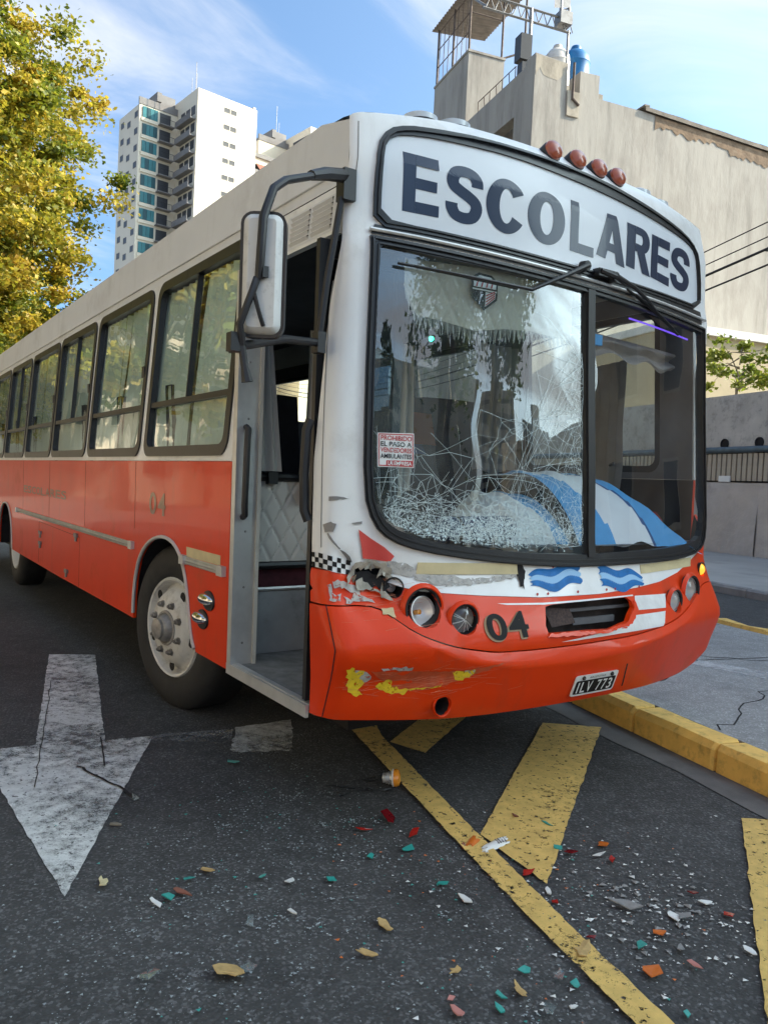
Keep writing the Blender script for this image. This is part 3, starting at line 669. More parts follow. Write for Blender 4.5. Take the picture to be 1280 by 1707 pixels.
def tower(label, az, d, detail=True, top=64.0):
    x0, y0 = at_az(az, d)
    TF = frame(math.radians(6), 0, (x0, y0, 0))
    T = thing('apartment_tower', label, 'building', (0, 0, 0), TF, 'white apartment towers')
    h = top; fl = 2.74
    w = 10.9
    mb = MB().box((0, 0, -.1), (w, 16, h)); mb.build('sunlit_slab', TWH, T)
    mb = MB().box((-6.6, 7.4, -.1), (-.003, 16, h - 2.3)); mb.build('rear_wing', TWH, T)
    mb = MB().box((-6.7, 7.3, h - 2.297), (-.003, 7.6, h - 1.2)); mb.build('wing_parapet', TGR, T)
    mb = MB().box((-2.6, 8.5, h - 2.2), (-.003, 15, h + .9)); mb.box((-3.4, 8.0, h - .6), (-2.603, 15, h + .9)); mb.build('machine_room', TGR, T)
    nfl = 12 if detail else 4
    for k in range(nfl):
        z = h - 1.9 - k * fl
        for q in (-.62, .62): window_part(T, 'window', (5.9 + q, 0, z), (1.05, .75), TGR, WINM, 'y-')
        if not detail: continue
        # narrow flank facing left: three staggered columns of small windows
        for (yy, dz) in ((8.6, .2), (11.6, -.6), (14.4, .1)):
            window_part(T, 'window', (-6.6, yy, z - 2.0 + dz), (1.3, 1.0), TGR, WINM, 'x-')
    if detail:
        for k in range(12):
            z = h - 3.6 - k * fl - 1.3
            # teal glazed bay: panes of two tones
            for i in range(4):
                mb = MB().box((-6.05 + i * .64, 7.22, z + .55), (-6.05 + i * .64 + .60, 7.38, z + 2.3)); mb.build('glazed_panel', TEALD if (i + k) % 3 == 1 else TEAL, T)
            mb = MB().box((-6.25, 7.2, z - .05), (-3.45, 7.397, z + .5)); mb.build('spandrel', TWH, T)
            # balconies on the recessed front and on the flank of the slab
            bl = MB().box((-3.4, 6.3, z), (-.9, 7.397, z + .18)); o = bl.build('balcony', TGR, T)
            rl = MB()
            for j in range(11): rl.box((-3.38 + j * .24, 6.3, z + .18), (-3.35 + j * .24, 6.33, z + 1.05))
            rl.box((-3.4, 6.29, z + 1.05), (-.9, 6.34, z + 1.1)); rl.build('railing', BLACK, o)
            mb = MB().box((-3.1, 7.36, z + .2), (-1.2, 7.397, z + 2.25)); mb.build('balcony_door', TDK, T)
            bl = MB().box((-.95, .5, z), (-.003, 6.2, z + .2)); bl.box((-.95, .5, z + .2), (-.87, 6.2, z + .95)); bl.build('balcony', TGR, T)
            for j in range(3):
                mb = MB().box((-.05, .8 + j * 1.85, z + 1.0), (-.004, 2.2 + j * 1.85, z + 2.4)); mb.build('balcony_door', TDK if (j + k) % 3 else WINM, T)
        mb = MB()
        mb.tube([(1.0, 3, h), (1.0, 3, h + 5.5)], .05, 5); mb.tube([(1.6, 4, h), (1.6, 4, h + 4.2)], .04, 5); mb.tube([(.8, 4, h), (.8, 4, h + 3.2)], .04, 5)
        mb.build('antenna', STEEL, T)
        mb = MB().box((w - .6, .3, h), (w - .1, .9, h + .5)); mb.build('vent_cap', STEEL, T)
        # low stepped wing on the right of the slab
        mb = MB().box((w + .003, 7, -.1), (w + 9, 18, h - 4.6)); mb.build('stepped_wing', TWH, T)
        mb = MB().box((w + .003, 6.6, h - 4.597), (w + 9.2, 7.2, h - 3.9)); mb.build('wing_coping', TGR, T)
        for k in range(4):
            z = h - 8.1 - k * fl
            bl = MB().box((w + .05, 5.9, z), (w + 8.6, 6.997, z + .2)); bl.box((w + .05, 5.9, z + .2), (w + 8.6, 5.98, z + 1.0)); bl.build('balcony', TGR, T)
            mb = MB().box((w + .6, 6.95, z + .25), (w + 8, 6.997, z + 2.3)); mb.build('balcony_door', TDK, T)
        mb = MB().add([(w + 4.2, 5.7, h - 7.0), (w + 8.4, 5.7, h - 7.0), (w + 8.4, 6.99, h - 5.6), (w + 4.2, 6.99, h - 5.6)], [(0, 1, 2, 3)]); mb.build('awning', AWN, T)
    else:
        mb = MB()
        mb.tube([(-2, 9, h), (-2, 9, h + 6)], .05, 5); mb.tube([(-1.4, 9, h), (-1.4, 9, h + 3)], .04, 5)
        mb.build('antenna', STEEL, T)
        for k in range(4):
            z = h - 3.6 - k * fl
            bl = MB().box((-.95, .5, z), (-.003, 6.2, z + .2)); bl.box((-.95, .5, z + .2), (-.87, 6.2, z + .95)); bl.build('balcony', TGR, T)
            mb = MB().box((-.05, .8, z + .3), (-.004, 5.8, z + 2.2)); mb.build('balcony_door', TDK, T)
    return T
tower('tall white apartment tower with teal glass bay and blank sunlit slab', 19.66, 133, True, 64.0)
tower('second white tower partly hidden behind the bus roof', 27.55, 150, False, 67.7)

# streets' other buildings: they stand outside the frame, shade the road and show in the glass
FAC1 = mat('tan facade', (.44, .34, .24), rough=.9, var=.1, vscale=.3)
FAC2 = mat('pale facade', (.58, .50, .38), rough=.9, var=.08, vscale=.3)
FAC3 = mat('brown facade', (.22, .15, .11), rough=.9, var=.12, vscale=.4)
def block(label, t0, t1, s0, s1, h, m, face, seed=1, fl=3.0):
    o = thing('street_building', label, 'building', ((t0 + t1) / 2, (s0 + s1) / 2, 0), group='buildings lining the street')
    MB().box((t0, s0, -.1), (t1, s1, h)).build('wall', m, o)
    MB().box((t0 - .25, s0 - .02, h + .003), (t1 + .25, s1 + .02, h + .5)).build('cornice', FAC2, o)
    x = t1 if face > 0 else t0
    proto = None
    ns = max(1, int((s1 - s0 - 1) / 3.0)); nf = int((h - 1) / fl)
    for i in range(ns):
        for k in range(nf):
            c = (x, s0 + (s1 - s0) * (i + .5) / ns, 1.9 + k * fl)
            if proto is None: proto = window_part(o, 'window', c, (1.5, 1.6), FAC2, WINM, 'x+' if face > 0 else 'x-'); c0 = c
            else:
                w = copy_tree(proto, o); w.location = proto.location + Vector((0, c[1] - c0[1], c[2] - c0[2]))
    return o
block('tan apartment block added out of frame to shade the road on the right', 14.6, 26, -6.6, 9, 15.5, FAC1, -1)  # unseen block, added with its height and length set to shade the road
block('low pale house on the right behind the photographer', 34, 46, -34, -9.05, 6.5, FAC2, -1)
block('pale block further back on the right out of frame', 15, 28, -52, -34, 9.5, FAC2, -1)
block('pale facade on the left side of the street facing the bus', -27, -15, -16, 4, 8.5, FAC2, 1)
block('tan facade on the left side of the street out of frame', -27, -15, 4.05, 22, 11.5, FAC1, 1)
block('pale corner house on the left further along the street', -27, -15, 22.05, 46, 8.0, FAC2, 1)
block('brown facade on the left behind the photographer', -27, -15, -40, -16.05, 12, FAC3, 1)
for i, (az, d, w, h, m) in enumerate(((140, 150, 16, 22, FAC2), (148, 170, 20, 30, FAC2), (156, 160, 12, 19, FAC1), (165, 190, 18, 26, FAC2), (173, 170, 16, 17, FAC1))):
    x, y = at_az(az, d); fr_ = frame(math.radians(-az), 0, (x, y, 0))
    nm = ['wide', 'tallest', 'narrow tan', 'far pale', 'squat tan'][i]
    o = thing('skyline_block', nm + ' block on the skyline behind the photographer', 'building', (0, 0, 0), fr_, 'skyline behind the photographer')
    MB().box((-w / 2, 0, -.1), (w / 2, 12, h)).build('wall', m, o)
    for k in range(int(h / 3) - 1): MB().box((-w / 2 + 1, -.06, 2 + k * 3), (w / 2 - 1, 0.01, 3.3 + k * 3)).build('window', WINM, o)
    MB().box((-w / 6, 3, h + .003), (w / 6, 8, h + 2.5)).build('roof_house', FAC2, o)
# ------------------------------------------------------------------ the bus
BUSR = thing('school_bus', 'crashed orange and white school bus with a shattered windscreen and open door', 'bus', (0, 0, 0), BUS)
ZT = np.array([.30, .40, .455, .5, .62, .72, .78, .86, .95, 1.05, 1.2, 2.36, 2.45, 2.7, 2.88, 2.95, 3.02])
YT = np.array([.27, .17, .122, .10, .06, .025, .012, .05, .10, .14, .15, .18, .20, .20, .24, .29, .40])
U1, TH, LC = 1.185, .23, .13
def xs(z): return 1.25 - .079 * max(0.0, z - 1.5)
_t = np.linspace(0, U1 + LC, 1400)
_th = np.where(_t < U1, TH * _t / U1, TH + (math.pi / 2 - TH) * (_t - U1) / LC)
_d = _t[1] - _t[0]
_x = np.concatenate([[0], np.cumsum(np.cos((_th[1:] + _th[:-1]) / 2) * _d)]); _y = np.concatenate([[0], np.cumsum(np.sin((_th[1:] + _th[:-1]) / 2) * _d)])
SEAM = [(-1.30, .94), (-1.027, .934), (-.991, .883), (-.906, .826), (-.761, .775), (-.558, .738), (-.336, .734), (-.1, .735), (.29, .745), (.50, .765), (.70, .80), (.86, .845), (1.0, .90), (1.10, .935), (1.30, .94)]
RIDGE = [(-1.30, .935), (-1.06, .925), (-.988, .872), (-.867, .782), (-.703, .715), (-.445, .675), (-.103, .668), (.294, .69), (.591, .745), (.929, .84), (1.08, .915), (1.30, .935)]
def _smooth(poly):
    us_ = np.linspace(poly[0][0], poly[-1][0], 521); v = np.interp(us_, [p[0] for p in poly], [p[1] for p in poly])
    k_ = np.exp(-np.linspace(-2, 2, 41) ** 2); k_ /= k_.sum(); v2 = np.convolve(np.pad(v, 20, mode='edge'), k_, 'valid')
    return [(float(a), float(b)) for a, b in zip(us_, v2)][::9]
SEAM = _smooth(SEAM); RIDGE = _smooth(RIDGE)
def interp(poly, u): return float(np.interp(u, [p[0] for p in poly], [p[1] for p in poly]))
def MF(u, z, off=0.0, ledge=False):
    """point on the front surface: u = distance round the front from its middle, z = height"""
    sh = max(0.0, z - 1.5) * .079
    a = abs(u)
    if a > U1 - sh: a2 = a + sh
    else: a2 = a
    x = float(np.interp(a2, _t, _x)); y = float(np.interp(a2, _t, _y)) + max(0.0, a2 - U1 - LC)
    kz = min(1.0, max(0.0, (z - 2.05) / .4)); kz = kz * kz * (3 - 2 * kz)
    if a2 > U1: y -= (y - .1355) * .62 * kz
    if a > U1 - sh: x -= sh; y -= sh * .2
    th = float(np.interp(a2, _t, _th))
    y += float(np.interp(z, ZT, YT))
    if ledge:
        zs_, zr = interp(SEAM, u), interp(RIDGE, u)
        k = 0 if z >= zs_ else min(1.0, (zs_ - z) / max(.03, zs_ - zr))
        off = off + .036 * k * (lambda q: q * q * (3 - 2 * q))(min(1.0, max(0.0, (1.12 - abs(u)) / .65)))
        if z < zr: off -= .012 * min(1, (zr - z) / .3)
    # crushed corner
    dd = math.hypot((u + 1.08) / .17, (z - 1.01) / .13)
    if dd < 2.2:
        off -= math.exp(-dd * dd) * (.040 + .035 * noise.noise(Vector((u * 11, z * 13, 3.1))))
    d2 = math.hypot((u + .95) / .30, (z - .635) / .075)
    if d2 < 2.2:
        off -= math.exp(-d2 * d2) * (.014 + .012 * noise.noise(Vector((u * 9, z * 40, 7.7))))
    off += .004 * noise.noise(Vector((u * 2.1, z * 2.7, 1.3)))
    sg = 1 if u >= 0 else -1
    return Vector((sg * (x + math.sin(th) * off), y - math.cos(th) * off, z))
def MFL(u, z, off=0.0): return MF(u, z, off, True)
def ML(y, z, off=0.0): return Vector((-xs(z) - off, y, z))
def MR(y, z, off=0.0): return Vector((xs(z) + off, y, z))

def pip(poly, P):
    P = np.asarray(P); x, y = P[:, 0], P[:, 1]; c = np.zeros(len(P), bool); n = len(poly)
    for i in range(n):
        x0, y0 = poly[i]; x1, y1 = poly[(i + 1) % n]
        if y0 == y1: continue
        m = ((y0 > y) != (y1 > y)) & (x < (x1 - x0) * (y - y0) / (y1 - y0) + x0)
        c ^= m
    return c
def densify(p, step, closed=True):
    o = []
    n = len(p)
    for i in range(n if closed else n - 1):
        a, b = p[i], p[(i + 1) % n]
        k = max(1, int(math.ceil(math.dist(a, b) / step)))
        for j in range(k): o.append((a[0] + (b[0] - a[0]) * j / k, a[1] + (b[1] - a[1]) * j / k))
    if not closed: o.append(tuple(p[-1]))
    return o
def panel(name, outline, holes, step, M, thk, m, parent, off=0.0, lines=(), smooth=True, label=None, kind=None, backmat=None, sharp=40):
    out_ = densify(outline, step); hs = [densify(h, min(step, .03)) for h in holes]
    verts = list(out_); edges = [(i, (i + 1) % len(out_)) for i in range(len(out_))]
    for h in hs:
        b = len(verts); verts += h; edges += [(b + i, b + (i + 1) % len(h)) for i in range(len(h))]
    for l in lines:
        l2 = densify(l, step, False); ins = pip(outline, l2)
        b = len(verts); verts += l2; edges += [(b + i, b + i + 1) for i in range(len(l2) - 1) if ins[i] and ins[i + 1]]
    A_ = np.array(verts)
    mn, mx = A_.min(0), A_.max(0)
    gx, gy = np.meshgrid(np.arange(mn[0] + step * .5, mx[0], step), np.arange(mn[1] + step * .5, mx[1], step))
    G = np.stack([gx.ravel(), gy.ravel()], 1)
    if len(G):
        k = pip(out_, G)
        for h in hs: k &= ~pip(h, G)
        G = G[k]
        if len(G):
            dmin = np.min(np.linalg.norm(G[:, None, :] - A_[None, :, :], axis=2), axis=1)
            verts += [tuple(p) for p in G[dmin > step * .45]]
    V, E_, F_, *_r = delaunay_2d_cdt([Vector(p) for p in verts], edges, [], 0, 1e-6)
    P2 = [(v.x, v.y) for v in V]
    cen = np.array([np.mean([P2[i] for i in q], axis=0) for q in F_])
    k = pip(out_, cen)
    for h in hs: k &= ~pip(h, cen)
    F_ = [q for q, kk in zip(F_, k) if kk]
    used = sorted({i for q in F_ for i in q}); rm = {a: b for b, a in enumerate(used)}
    F_ = [tuple(rm[i] for i in q) for q in F_]; P2 = [P2[i] for i in used]
    fr_ = [M(a, b, off) for a, b in P2]
    q = F_[len(F_) // 2]
    nrm = (fr_[q[1]] - fr_[q[0]]).cross(fr_[q[2]] - fr_[q[0]])
    a, b = P2[q[0]]
    if nrm.dot(M(a, b, off + .01) - M(a, b, off)) < 0: F_ = [q[::-1] for q in F_]
    mb = MB(); mb.add(fr_, F_)
    if thk:
        bk = [M(a, b, off - thk) for a, b in P2]
        mb.cur = 1 if backmat else 0
        mb.add(bk, [q[::-1] for q in F_])
        cnt = {}
        for q in F_:
            for i in range(len(q)):
                e = (q[i], q[(i + 1) % len(q)]); cnt[e] = cnt.get(e, 0) + 1
        mb.cur = 0
        for (i, j) in cnt:
            if (j, i) not in cnt: mb.add([fr_[i], fr_[j], bk[j], bk[i]], [(1, 0, 3, 2)])
    return mb.build(name, [m, backmat] if backmat else m, parent, smooth, label=label, kind=kind, sharp=sharp)
def ring(name, outer, inner, M, thk, m, parent, off=0.0, step=.06): return panel(name, outer, [inner], step, M, thk, m, parent, off)
def rrect(x0, y0, x1, y1, r_=.05, n=5):
    o = []
    for cx, cy, a0 in ((x1 - r_, y1 - r_, 0), (x0 + r_, y1 - r_, 90), (x0 + r_, y0 + r_, 180), (x1 - r_, y0 + r_, 270)):
        for k in range(n + 1):
            a = math.radians(a0 + 90 * k / n); o.append((cx + r_ * math.cos(a), cy + r_ * math.sin(a)))
    return o
def circ(cx, cy, r_, n=24, ry=None): return [(cx + r_ * math.cos(2 * math.pi * k / n), cy + (ry or r_) * math.sin(2 * math.pi * k / n)) for k in range(n)]
def inset(poly, d):
    n = len(poly); o = []
    ar = sum(poly[i][0] * poly[(i + 1) % n][1] - poly[(i + 1) % n][0] * poly[i][1] for i in range(n)); sg = 1 if ar > 0 else -1
    for i in range(n):
        p, q, s = Vector(poly[i - 1]), Vector(poly[i]), Vector(poly[(i + 1) % n])
        a = (q - p).normalized(); b = (s - q).normalized()
        na, nb = Vector((-a.y, a.x)) * sg, Vector((-b.y, b.x)) * sg
        m_ = (na + nb); m_ = m_.normalized() if m_.length > 1e-6 else na
        o.append(tuple(q + m_ * d / max(.5, m_.dot(na))))
    return o
def smoothp(pts, it=2):
    for _ in range(it):
        o = []
        for i in range(len(pts)):
            a, b = pts[i], pts[(i + 1) % len(pts)]
            o += [(a[0] * .75 + b[0] * .25, a[1] * .75 + b[1] * .25), (a[0] * .25 + b[0] * .75, a[1] * .25 + b[1] * .75)]
        pts = o
    return pts
_gl = {}
def glyph(ch, bold=.02):
    key = (ch, bold)
    if key in _gl: return _gl[key]
    cu = bpy.data.curves.new('text', 'FONT'); cu.body = ch; cu.offset = bold; cu.resolution_u = 6
    to = bpy.data.objects.new('text', cu); COL.objects.link(to)
    bpy.context.view_layer.update()
    me = bpy.data.meshes.new_from_object(to.evaluated_get(bpy.context.evaluated_depsgraph_get()))
    v = np.array([x.co[:2] for x in me.vertices]); fs = [tuple(p.vertices) for p in me.polygons]
    bpy.data.objects.remove(to); bpy.data.curves.remove(cu); bpy.data.meshes.remove(me)
    v = (v - v.min(0)) / (v.max(0) - v.min(0))
    _gl[key] = (v, fs); return _gl[key]
def lettering(name, text, box, M, off, m, parent, bold=.02, cuts=0, label=None, flip=False, mb_only=False):
    """text squeezed into the quad box = (u0, z0, u1, z1[, z0 right, z1 right]) on surface M"""
    v, fs = glyph(text, bold)
    u0, z0, u1, z1 = box[:4]; z0r, z1r = (box[4], box[5]) if len(box) > 4 else (z0, z1)
    bm = bmesh.new(); bv = [bm.verts.new((p[0], p[1], 0)) for p in v]
    for q in fs:
        try: bm.faces.new([bv[i] for i in q])
        except ValueError: pass
    for k in range(1, cuts):
        bmesh.ops.bisect_plane(bm, geom=bm.verts[:] + bm.edges[:] + bm.faces[:], plane_co=(k / cuts, 0, 0), plane_no=(1, 0, 0))
        bmesh.ops.bisect_plane(bm, geom=bm.verts[:] + bm.edges[:] + bm.faces[:], plane_co=(0, k / cuts, 0), plane_no=(0, 1, 0))
    bm.verts.index_update()
    pts = []
    for q in bm.verts:
        a, b = q.co.x, q.co.y
        if flip: a = 1 - a
        zl = z0 + (z0r - z0) * a; zh = z1 + (z1r - z1) * a
        pts.append(M(u0 + (u1 - u0) * a, zl + (zh - zl) * b, off))
    F_ = [tuple(x.index for x in q.verts) for q in bm.faces]; bm.free()
    q = F_[0]; n_ = (pts[q[1]] - pts[q[0]]).cross(pts[q[2]] - pts[q[0]])
    if n_.dot(M((u0 + u1) / 2, z0, off + .01) - M((u0 + u1) / 2, z0, off)) < 0: F_ = [x[::-1] for x in F_]
    mb = MB().add(pts, F_)
    if mb_only: return mb
    return mb.build(name, m, parent, label=label)
def stroke_letter(ch):
    """bold block letter in a unit box as a list of outline pieces"""
    w, h = .345, .195
    def box(a, b, c_, d): return [(a, b), (c_, b), (c_, d), (a, d)]
    def arc(cx, cy, rx, ry, a0, a1, tx=.325, ty=.185, n=26):
        o_ = [(cx + rx * math.cos(math.radians(a0 + (a1 - a0) * k / n)), cy + ry * math.sin(math.radians(a0 + (a1 - a0) * k / n))) for k in range(n + 1)]
        i_ = [(cx + (rx - tx) * math.cos(math.radians(a0 + (a1 - a0) * k / n)), cy + (ry - ty) * math.sin(math.radians(a0 + (a1 - a0) * k / n))) for k in range(n + 1)]
        return o_, i_
    if ch == 'E': return [box(0, 0, w, 1), box(w, 0, 1, h), box(w, .41, .93, .41 + h * .95), box(w, 1 - h, .97, 1)]
    if ch == 'L': return [box(0, 0, w, 1), box(w, 0, 1, h)]
    if ch == 'A': return [[(0, 0), (.31, 0), (.62, 1), (.34, 1)], [(.69, 0), (1, 0), (.66, 1), (.42, 1)], box(.22, .20, .78, .20 + h * .9)]
    if ch == 'S':
        cl = [(.845, .66), (.835, .755), (.72, .865), (.5, .902), (.27, .865), (.165, .745), (.20, .635), (.36, .560), (.62, .475), (.80, .385), (.838, .265), (.73, .135), (.5, .098), (.27, .135), (.160, .245), (.150, .335)]
        P = [Vector(p) for p in cl]; sm = []
        for i in range(len(P) - 1):
            p0, p1, p2, p3 = P[max(0, i - 1)], P[i], P[i + 1], P[min(len(P) - 1, i + 2)]
            for k in range(4):
                t = k / 4; sm.append(.5 * ((2 * p1) + (p2 - p0) * t + (2 * p0 - 5 * p1 + 4 * p2 - p3) * t * t + (3 * p1 - p0 - 3 * p2 + p3) * t ** 3))
        sm.append(P[-1]); L_, R_ = [], []
        for i, p in enumerate(sm):
            d = (sm[min(len(sm) - 1, i + 1)] - sm[max(0, i - 1)]); d = Vector((d.x, d.y * 1.5)).normalized()
            L_.append((p.x - d.y * .163, p.y + d.x * .097)); R_.append((p.x + d.y * .163, p.y - d.x * .097))
        return [('strip', L_, R_)]
    if ch == 'O': o_, i_ = arc(.5, .5, .5, .5, 0, 360, n=48); return [('strip', o_, i_)]
    if ch == 'C': o_, i_ = arc(.5, .5, .5, .5, 33, 327, n=44); return [('strip', o_, i_)]
    if ch == 'R':
        o_, i_ = arc(.56, .715, .38, .285, -90, 90, .30, .18)
        return [box(0, 0, w, 1), ('strip', o_, i_), box(w, .82, .56, 1), box(w, .43, .56, .61), [(.42, .44), (.74, .46), (1.0, 0), (.66, 0)]]
def block_letter(name, ch, bx_, M, off, m, parent):
    u0, z0, u1, z1 = bx_[:4]; z0r, z1r = (bx_[4], bx_[5]) if len(bx_) > 4 else (z0, z1)
    mb = MB()
    def mp2(p, o_):
        a, b = p; zl = z0 + (z0r - z0) * a; zh = z1 + (z1r - z1) * a
        return M(u0 + (u1 - u0) * a, zl + (zh - zl) * b, o_)
    for i, pc in enumerate(stroke_letter(ch)):
        o_ = off + .00025 * i
        if pc[0] == 'strip':
            L_, R_ = pc[1], pc[2]; n = len(L_)
            g = [mp2((L_[k][0] + (R_[k][0] - L_[k][0]) * j / 3, L_[k][1] + (R_[k][1] - L_[k][1]) * j / 3), o_) for k in range(n) for j in range(4)]
            fs = [(k * 4 + j, (k + 1) * 4 + j, (k + 1) * 4 + j + 1, k * 4 + j + 1) for k in range(n - 1) for j in range(3)]
        else:
            q = pc; g = []; nu, nv = 6, 10
            for j in range(nv + 1):
                for k in range(nu + 1):
                    s_, t_ = k / nu, j / nv
                    x = (q[0][0] * (1 - s_) + q[1][0] * s_) * (1 - t_) + (q[3][0] * (1 - s_) + q[2][0] * s_) * t_
                    y = (q[0][1] * (1 - s_) + q[1][1] * s_) * (1 - t_) + (q[3][1] * (1 - s_) + q[2][1] * s_) * t_
                    g.append(mp2((x, y), o_))
            fs = [(j * (nu + 1) + k, j * (nu + 1) + k + 1, (j + 1) * (nu + 1) + k + 1, (j + 1) * (nu + 1) + k) for j in range(nv) for k in range(nu)]
        q = fs[0]
        if (g[q[1]] - g[q[0]]).cross(g[q[2]] - g[q[0]]).y > 0: fs = [x[::-1] for x in fs]
        mb.add(g, fs)
    return mb.build(name, m, parent)
def patch(name, poly, M, off, m, parent, step=.02, thk=0.0, jag=0.0, seed=1, label=None):
    step = min(step, .022); near = any(u_ < -.85 and .88 < z_ < 1.28 for u_, z_ in poly) and M is not ML
    if near: off += .004
    if jag:
        rn_ = random.Random(seed); poly = densify(poly, .018)
        poly = [(p[0] + rn_.uniform(-jag, jag), p[1] + rn_.uniform(-jag, jag)) for p in poly]
    return panel(name, poly, [], step, M, thk, m, parent, off, label=label)

def zroof(x): return 3.0 - .10 * abs(x / 1.15) ** 2.2
# ---- windscreen and sign outlines measured on the front
SIGN_O = smoothp([(-1.078, 2.425), (-1.080, 2.60), (-1.066, 2.76), (-1.01, 2.84), (-.92, 2.872), (-.80, 2.885), (-.55, 2.91), (-.21, 2.915), (.157, 2.895), (.642, 2.84), (.90, 2.80), (1.0, 2.75), (1.06, 2.62), (1.085, 2.40), (.62, 2.398), (.13, 2.400), (-.25, 2.408), (-.58, 2.420), (-.865, 2.428)], 1)
SIGN_I = smoothp([(-1.033, 2.477), (-1.033, 2.60), (-1.026, 2.735), (-.985, 2.80), (-.86, 2.824), (-.69, 2.832), (-.412, 2.84), (-.06, 2.825), (.365, 2.795), (.746, 2.762), (.92, 2.738), (.985, 2.70), (1.02, 2.58), (1.04, 2.437), (.63, 2.432), (.136, 2.430), (-.249, 2.439), (-.575, 2.454), (-.864, 2.466)], 1)
WS_O = smoothp([(-1.100, 2.36), (-1.102, 2.404), (-1.06, 2.405), (-.868, 2.401), (-.58, 2.391), (-.259, 2.380), (.123, 2.368), (.616, 2.352), (1.06, 2.338), (1.100, 2.336), (1.104, 2.30), (1.125, 2.1), (1.15, 1.80), (1.185, 1.45), (1.205, 1.25), (1.18, 1.14), (1.09, 1.085), (.90, 1.062), (.68, 1.054), (.086, 1.052), (-.221, 1.062), (-.551, 1.092), (-.842, 1.133), (-.985, 1.178), (-1.062, 1.245), (-1.110, 1.382), (-1.112, 1.783), (-1.104, 2.136)], 1)
def wsrow(off):
    return off
WS_L = smoothp([(-1.045, 2.31), (-1.046, 2.353), (-1.0, 2.352), (-.872, 2.345), (-.584, 2.336), (-.261, 2.330), (.012, 2.322), (.012, 2.322), (.062, 1.128), (.062, 1.128), (-.15, 1.132), (-.391, 1.146), (-.70, 1.178), (-.85, 1.203), (-.976, 1.250), (-1.043, 1.330), (-1.068, 1.45), (-1.062, 1.8), (-1.052, 2.2)], 1)
WS_R = smoothp([(.078, 2.322), (.078, 2.322), (.401, 2.312), (.80, 2.300), (1.01, 2.291), (1.050, 2.288), (1.054, 2.25), (1.075, 2.1), (1.10, 1.8), (1.135, 1.45), (1.152, 1.28), (1.125, 1.20), (1.04, 1.160), (.85, 1.145), (.68, 1.136), (.13, 1.126), (.13, 1.126)], 1)
HOLE = [(-1.135, 1.060), (-1.118, 1.085), (-1.09, 1.080), (-1.07, 1.098), (-1.045, 1.085), (-1.015, 1.092), (-.99, 1.070), (-.975, 1.045), (-.985, 1.012), (-1.005, 1.000), (-1.03, 1.012), (-1.055, 1.008), (-1.085, 1.035), (-1.11, 1.030)]
GRILLE = [(-.245, .905), (-.20, .912), (.10, .918), (.305, .916), (.335, .895), (.328, .868), (.285, .842), (.25, .812), (.19, .803), (.114, .790), (-.05, .795), (-.27, .797), (-.275, .83)]
WB = [(-1.30, 1.082), (-1.15, 1.068), (-1.02, 1.035), (-.93, 1.005), (-.855, .988), (-.575, .964), (-.256, .944), (.125, .941), (.409, .953), (.634, .970), (.84, 1.005), (1.0, 1.05), (1.093, 1.088), (1.16, 1.125), (1.22, 1.19), (1.30, 1.40)]
def uend(z): return U1 + LC - .079 * max(0, z - 1.5) + max(0.0, .385 - .23 - float(np.interp(z, ZT, YT)))
zs_top = [(s * 1.10, 2.90) for s in (1,)]
def ztop(u): return 2.985 - .11 * (abs(u) / 1.15) ** 2.2
def uend2(z): return U1 + LC - .079 * max(0, z - 1.5)
def ue_(z): return uend(z) if z < 2.05 else uend2(z)
lft = [(-ue_(z) + .004, z) for z in np.linspace(1.083, 2.85, 30)]
rgt = [(ue_(z) - .004, z) for z in np.linspace(1.40, 2.85, 24)]
top = [(x, ztop(x)) for x in np.linspace(-1.195, 1.195, 28)]
wb_clip = [(max(-uend(1.08) + .004, min(uend(1.4) - .004, p[0])), p[1]) for p in WB]
# white part of the front with the openings for windscreen and sign
panel('front_mask', [p for p in lft] + top + rgt[::-1] + wb_clip[::-1][1:-1], [inset(SIGN_O, .020), inset(WS_O, .022), HOLE], .034, MF, .022, WHITE, BUSR, backmat=DARKIN)
HL = [(-.858, .925, .076), (-.688, .876, .060), (.702, .871, .056), (.912, .908, .074), (1.125, 1.004, .037), (-.962, 1.0, .040)]
seam_up = [(p[0], p[1] + .003) for p in SEAM]
wl = [p for p in WB if -1.29 < p[0] < 1.2]
ue = uend(1.0)
fp_out = [(-uend(.95) + .004, .943)] + [p for p in seam_up if -1.29 < p[0] < 1.29] + [(uend(.95) - .004, .943), (uend(1.2) - .004, 1.30)] + [(p[0], p[1] - .002) for p in wb_clip[::-1] if p[0] < 1.25 and p[0] > -1.29] + [(-uend(1.05) + .004, 1.076)]
HOLE2 = [(p[0], p[1]) for p in HOLE]
def clip_hole(h):   # the torn hole crosses the white/red boundary: each panel gets its own share
    return h
panel('front_panel', fp_out, [circ(*h) for h in HL] + [GRILLE], .034, MF, .02, RED, BUSR, backmat=DARK)
def zbot(u_): return .456 + .034 * max(0, (-u_ - .7) / .5) ** 1.5 + (.10 * max(0, (u_ - .86) / .34) ** 2.2 if u_ > 0 else 0)
bz_ = [(u_, zbot(u_)) for u_ in np.linspace(-1.27, 1.20, 40)]
ledge_l = [(-uend(z) + .004, z) for z in np.linspace(.934, .492, 24)]
ledge_r = [(1.235, .60), (1.262, .66), (1.285, .73)] + [(uend(z) - .004, z) for z in np.linspace(.78, .934, 8)]
bump_out = ledge_l + bz_ + ledge_r + [(p[0], p[1] - .003) for p in SEAM[::-1] if -1.29 < p[0] < 1.29]
TOW = circ(-.755, .520, .040, 18)
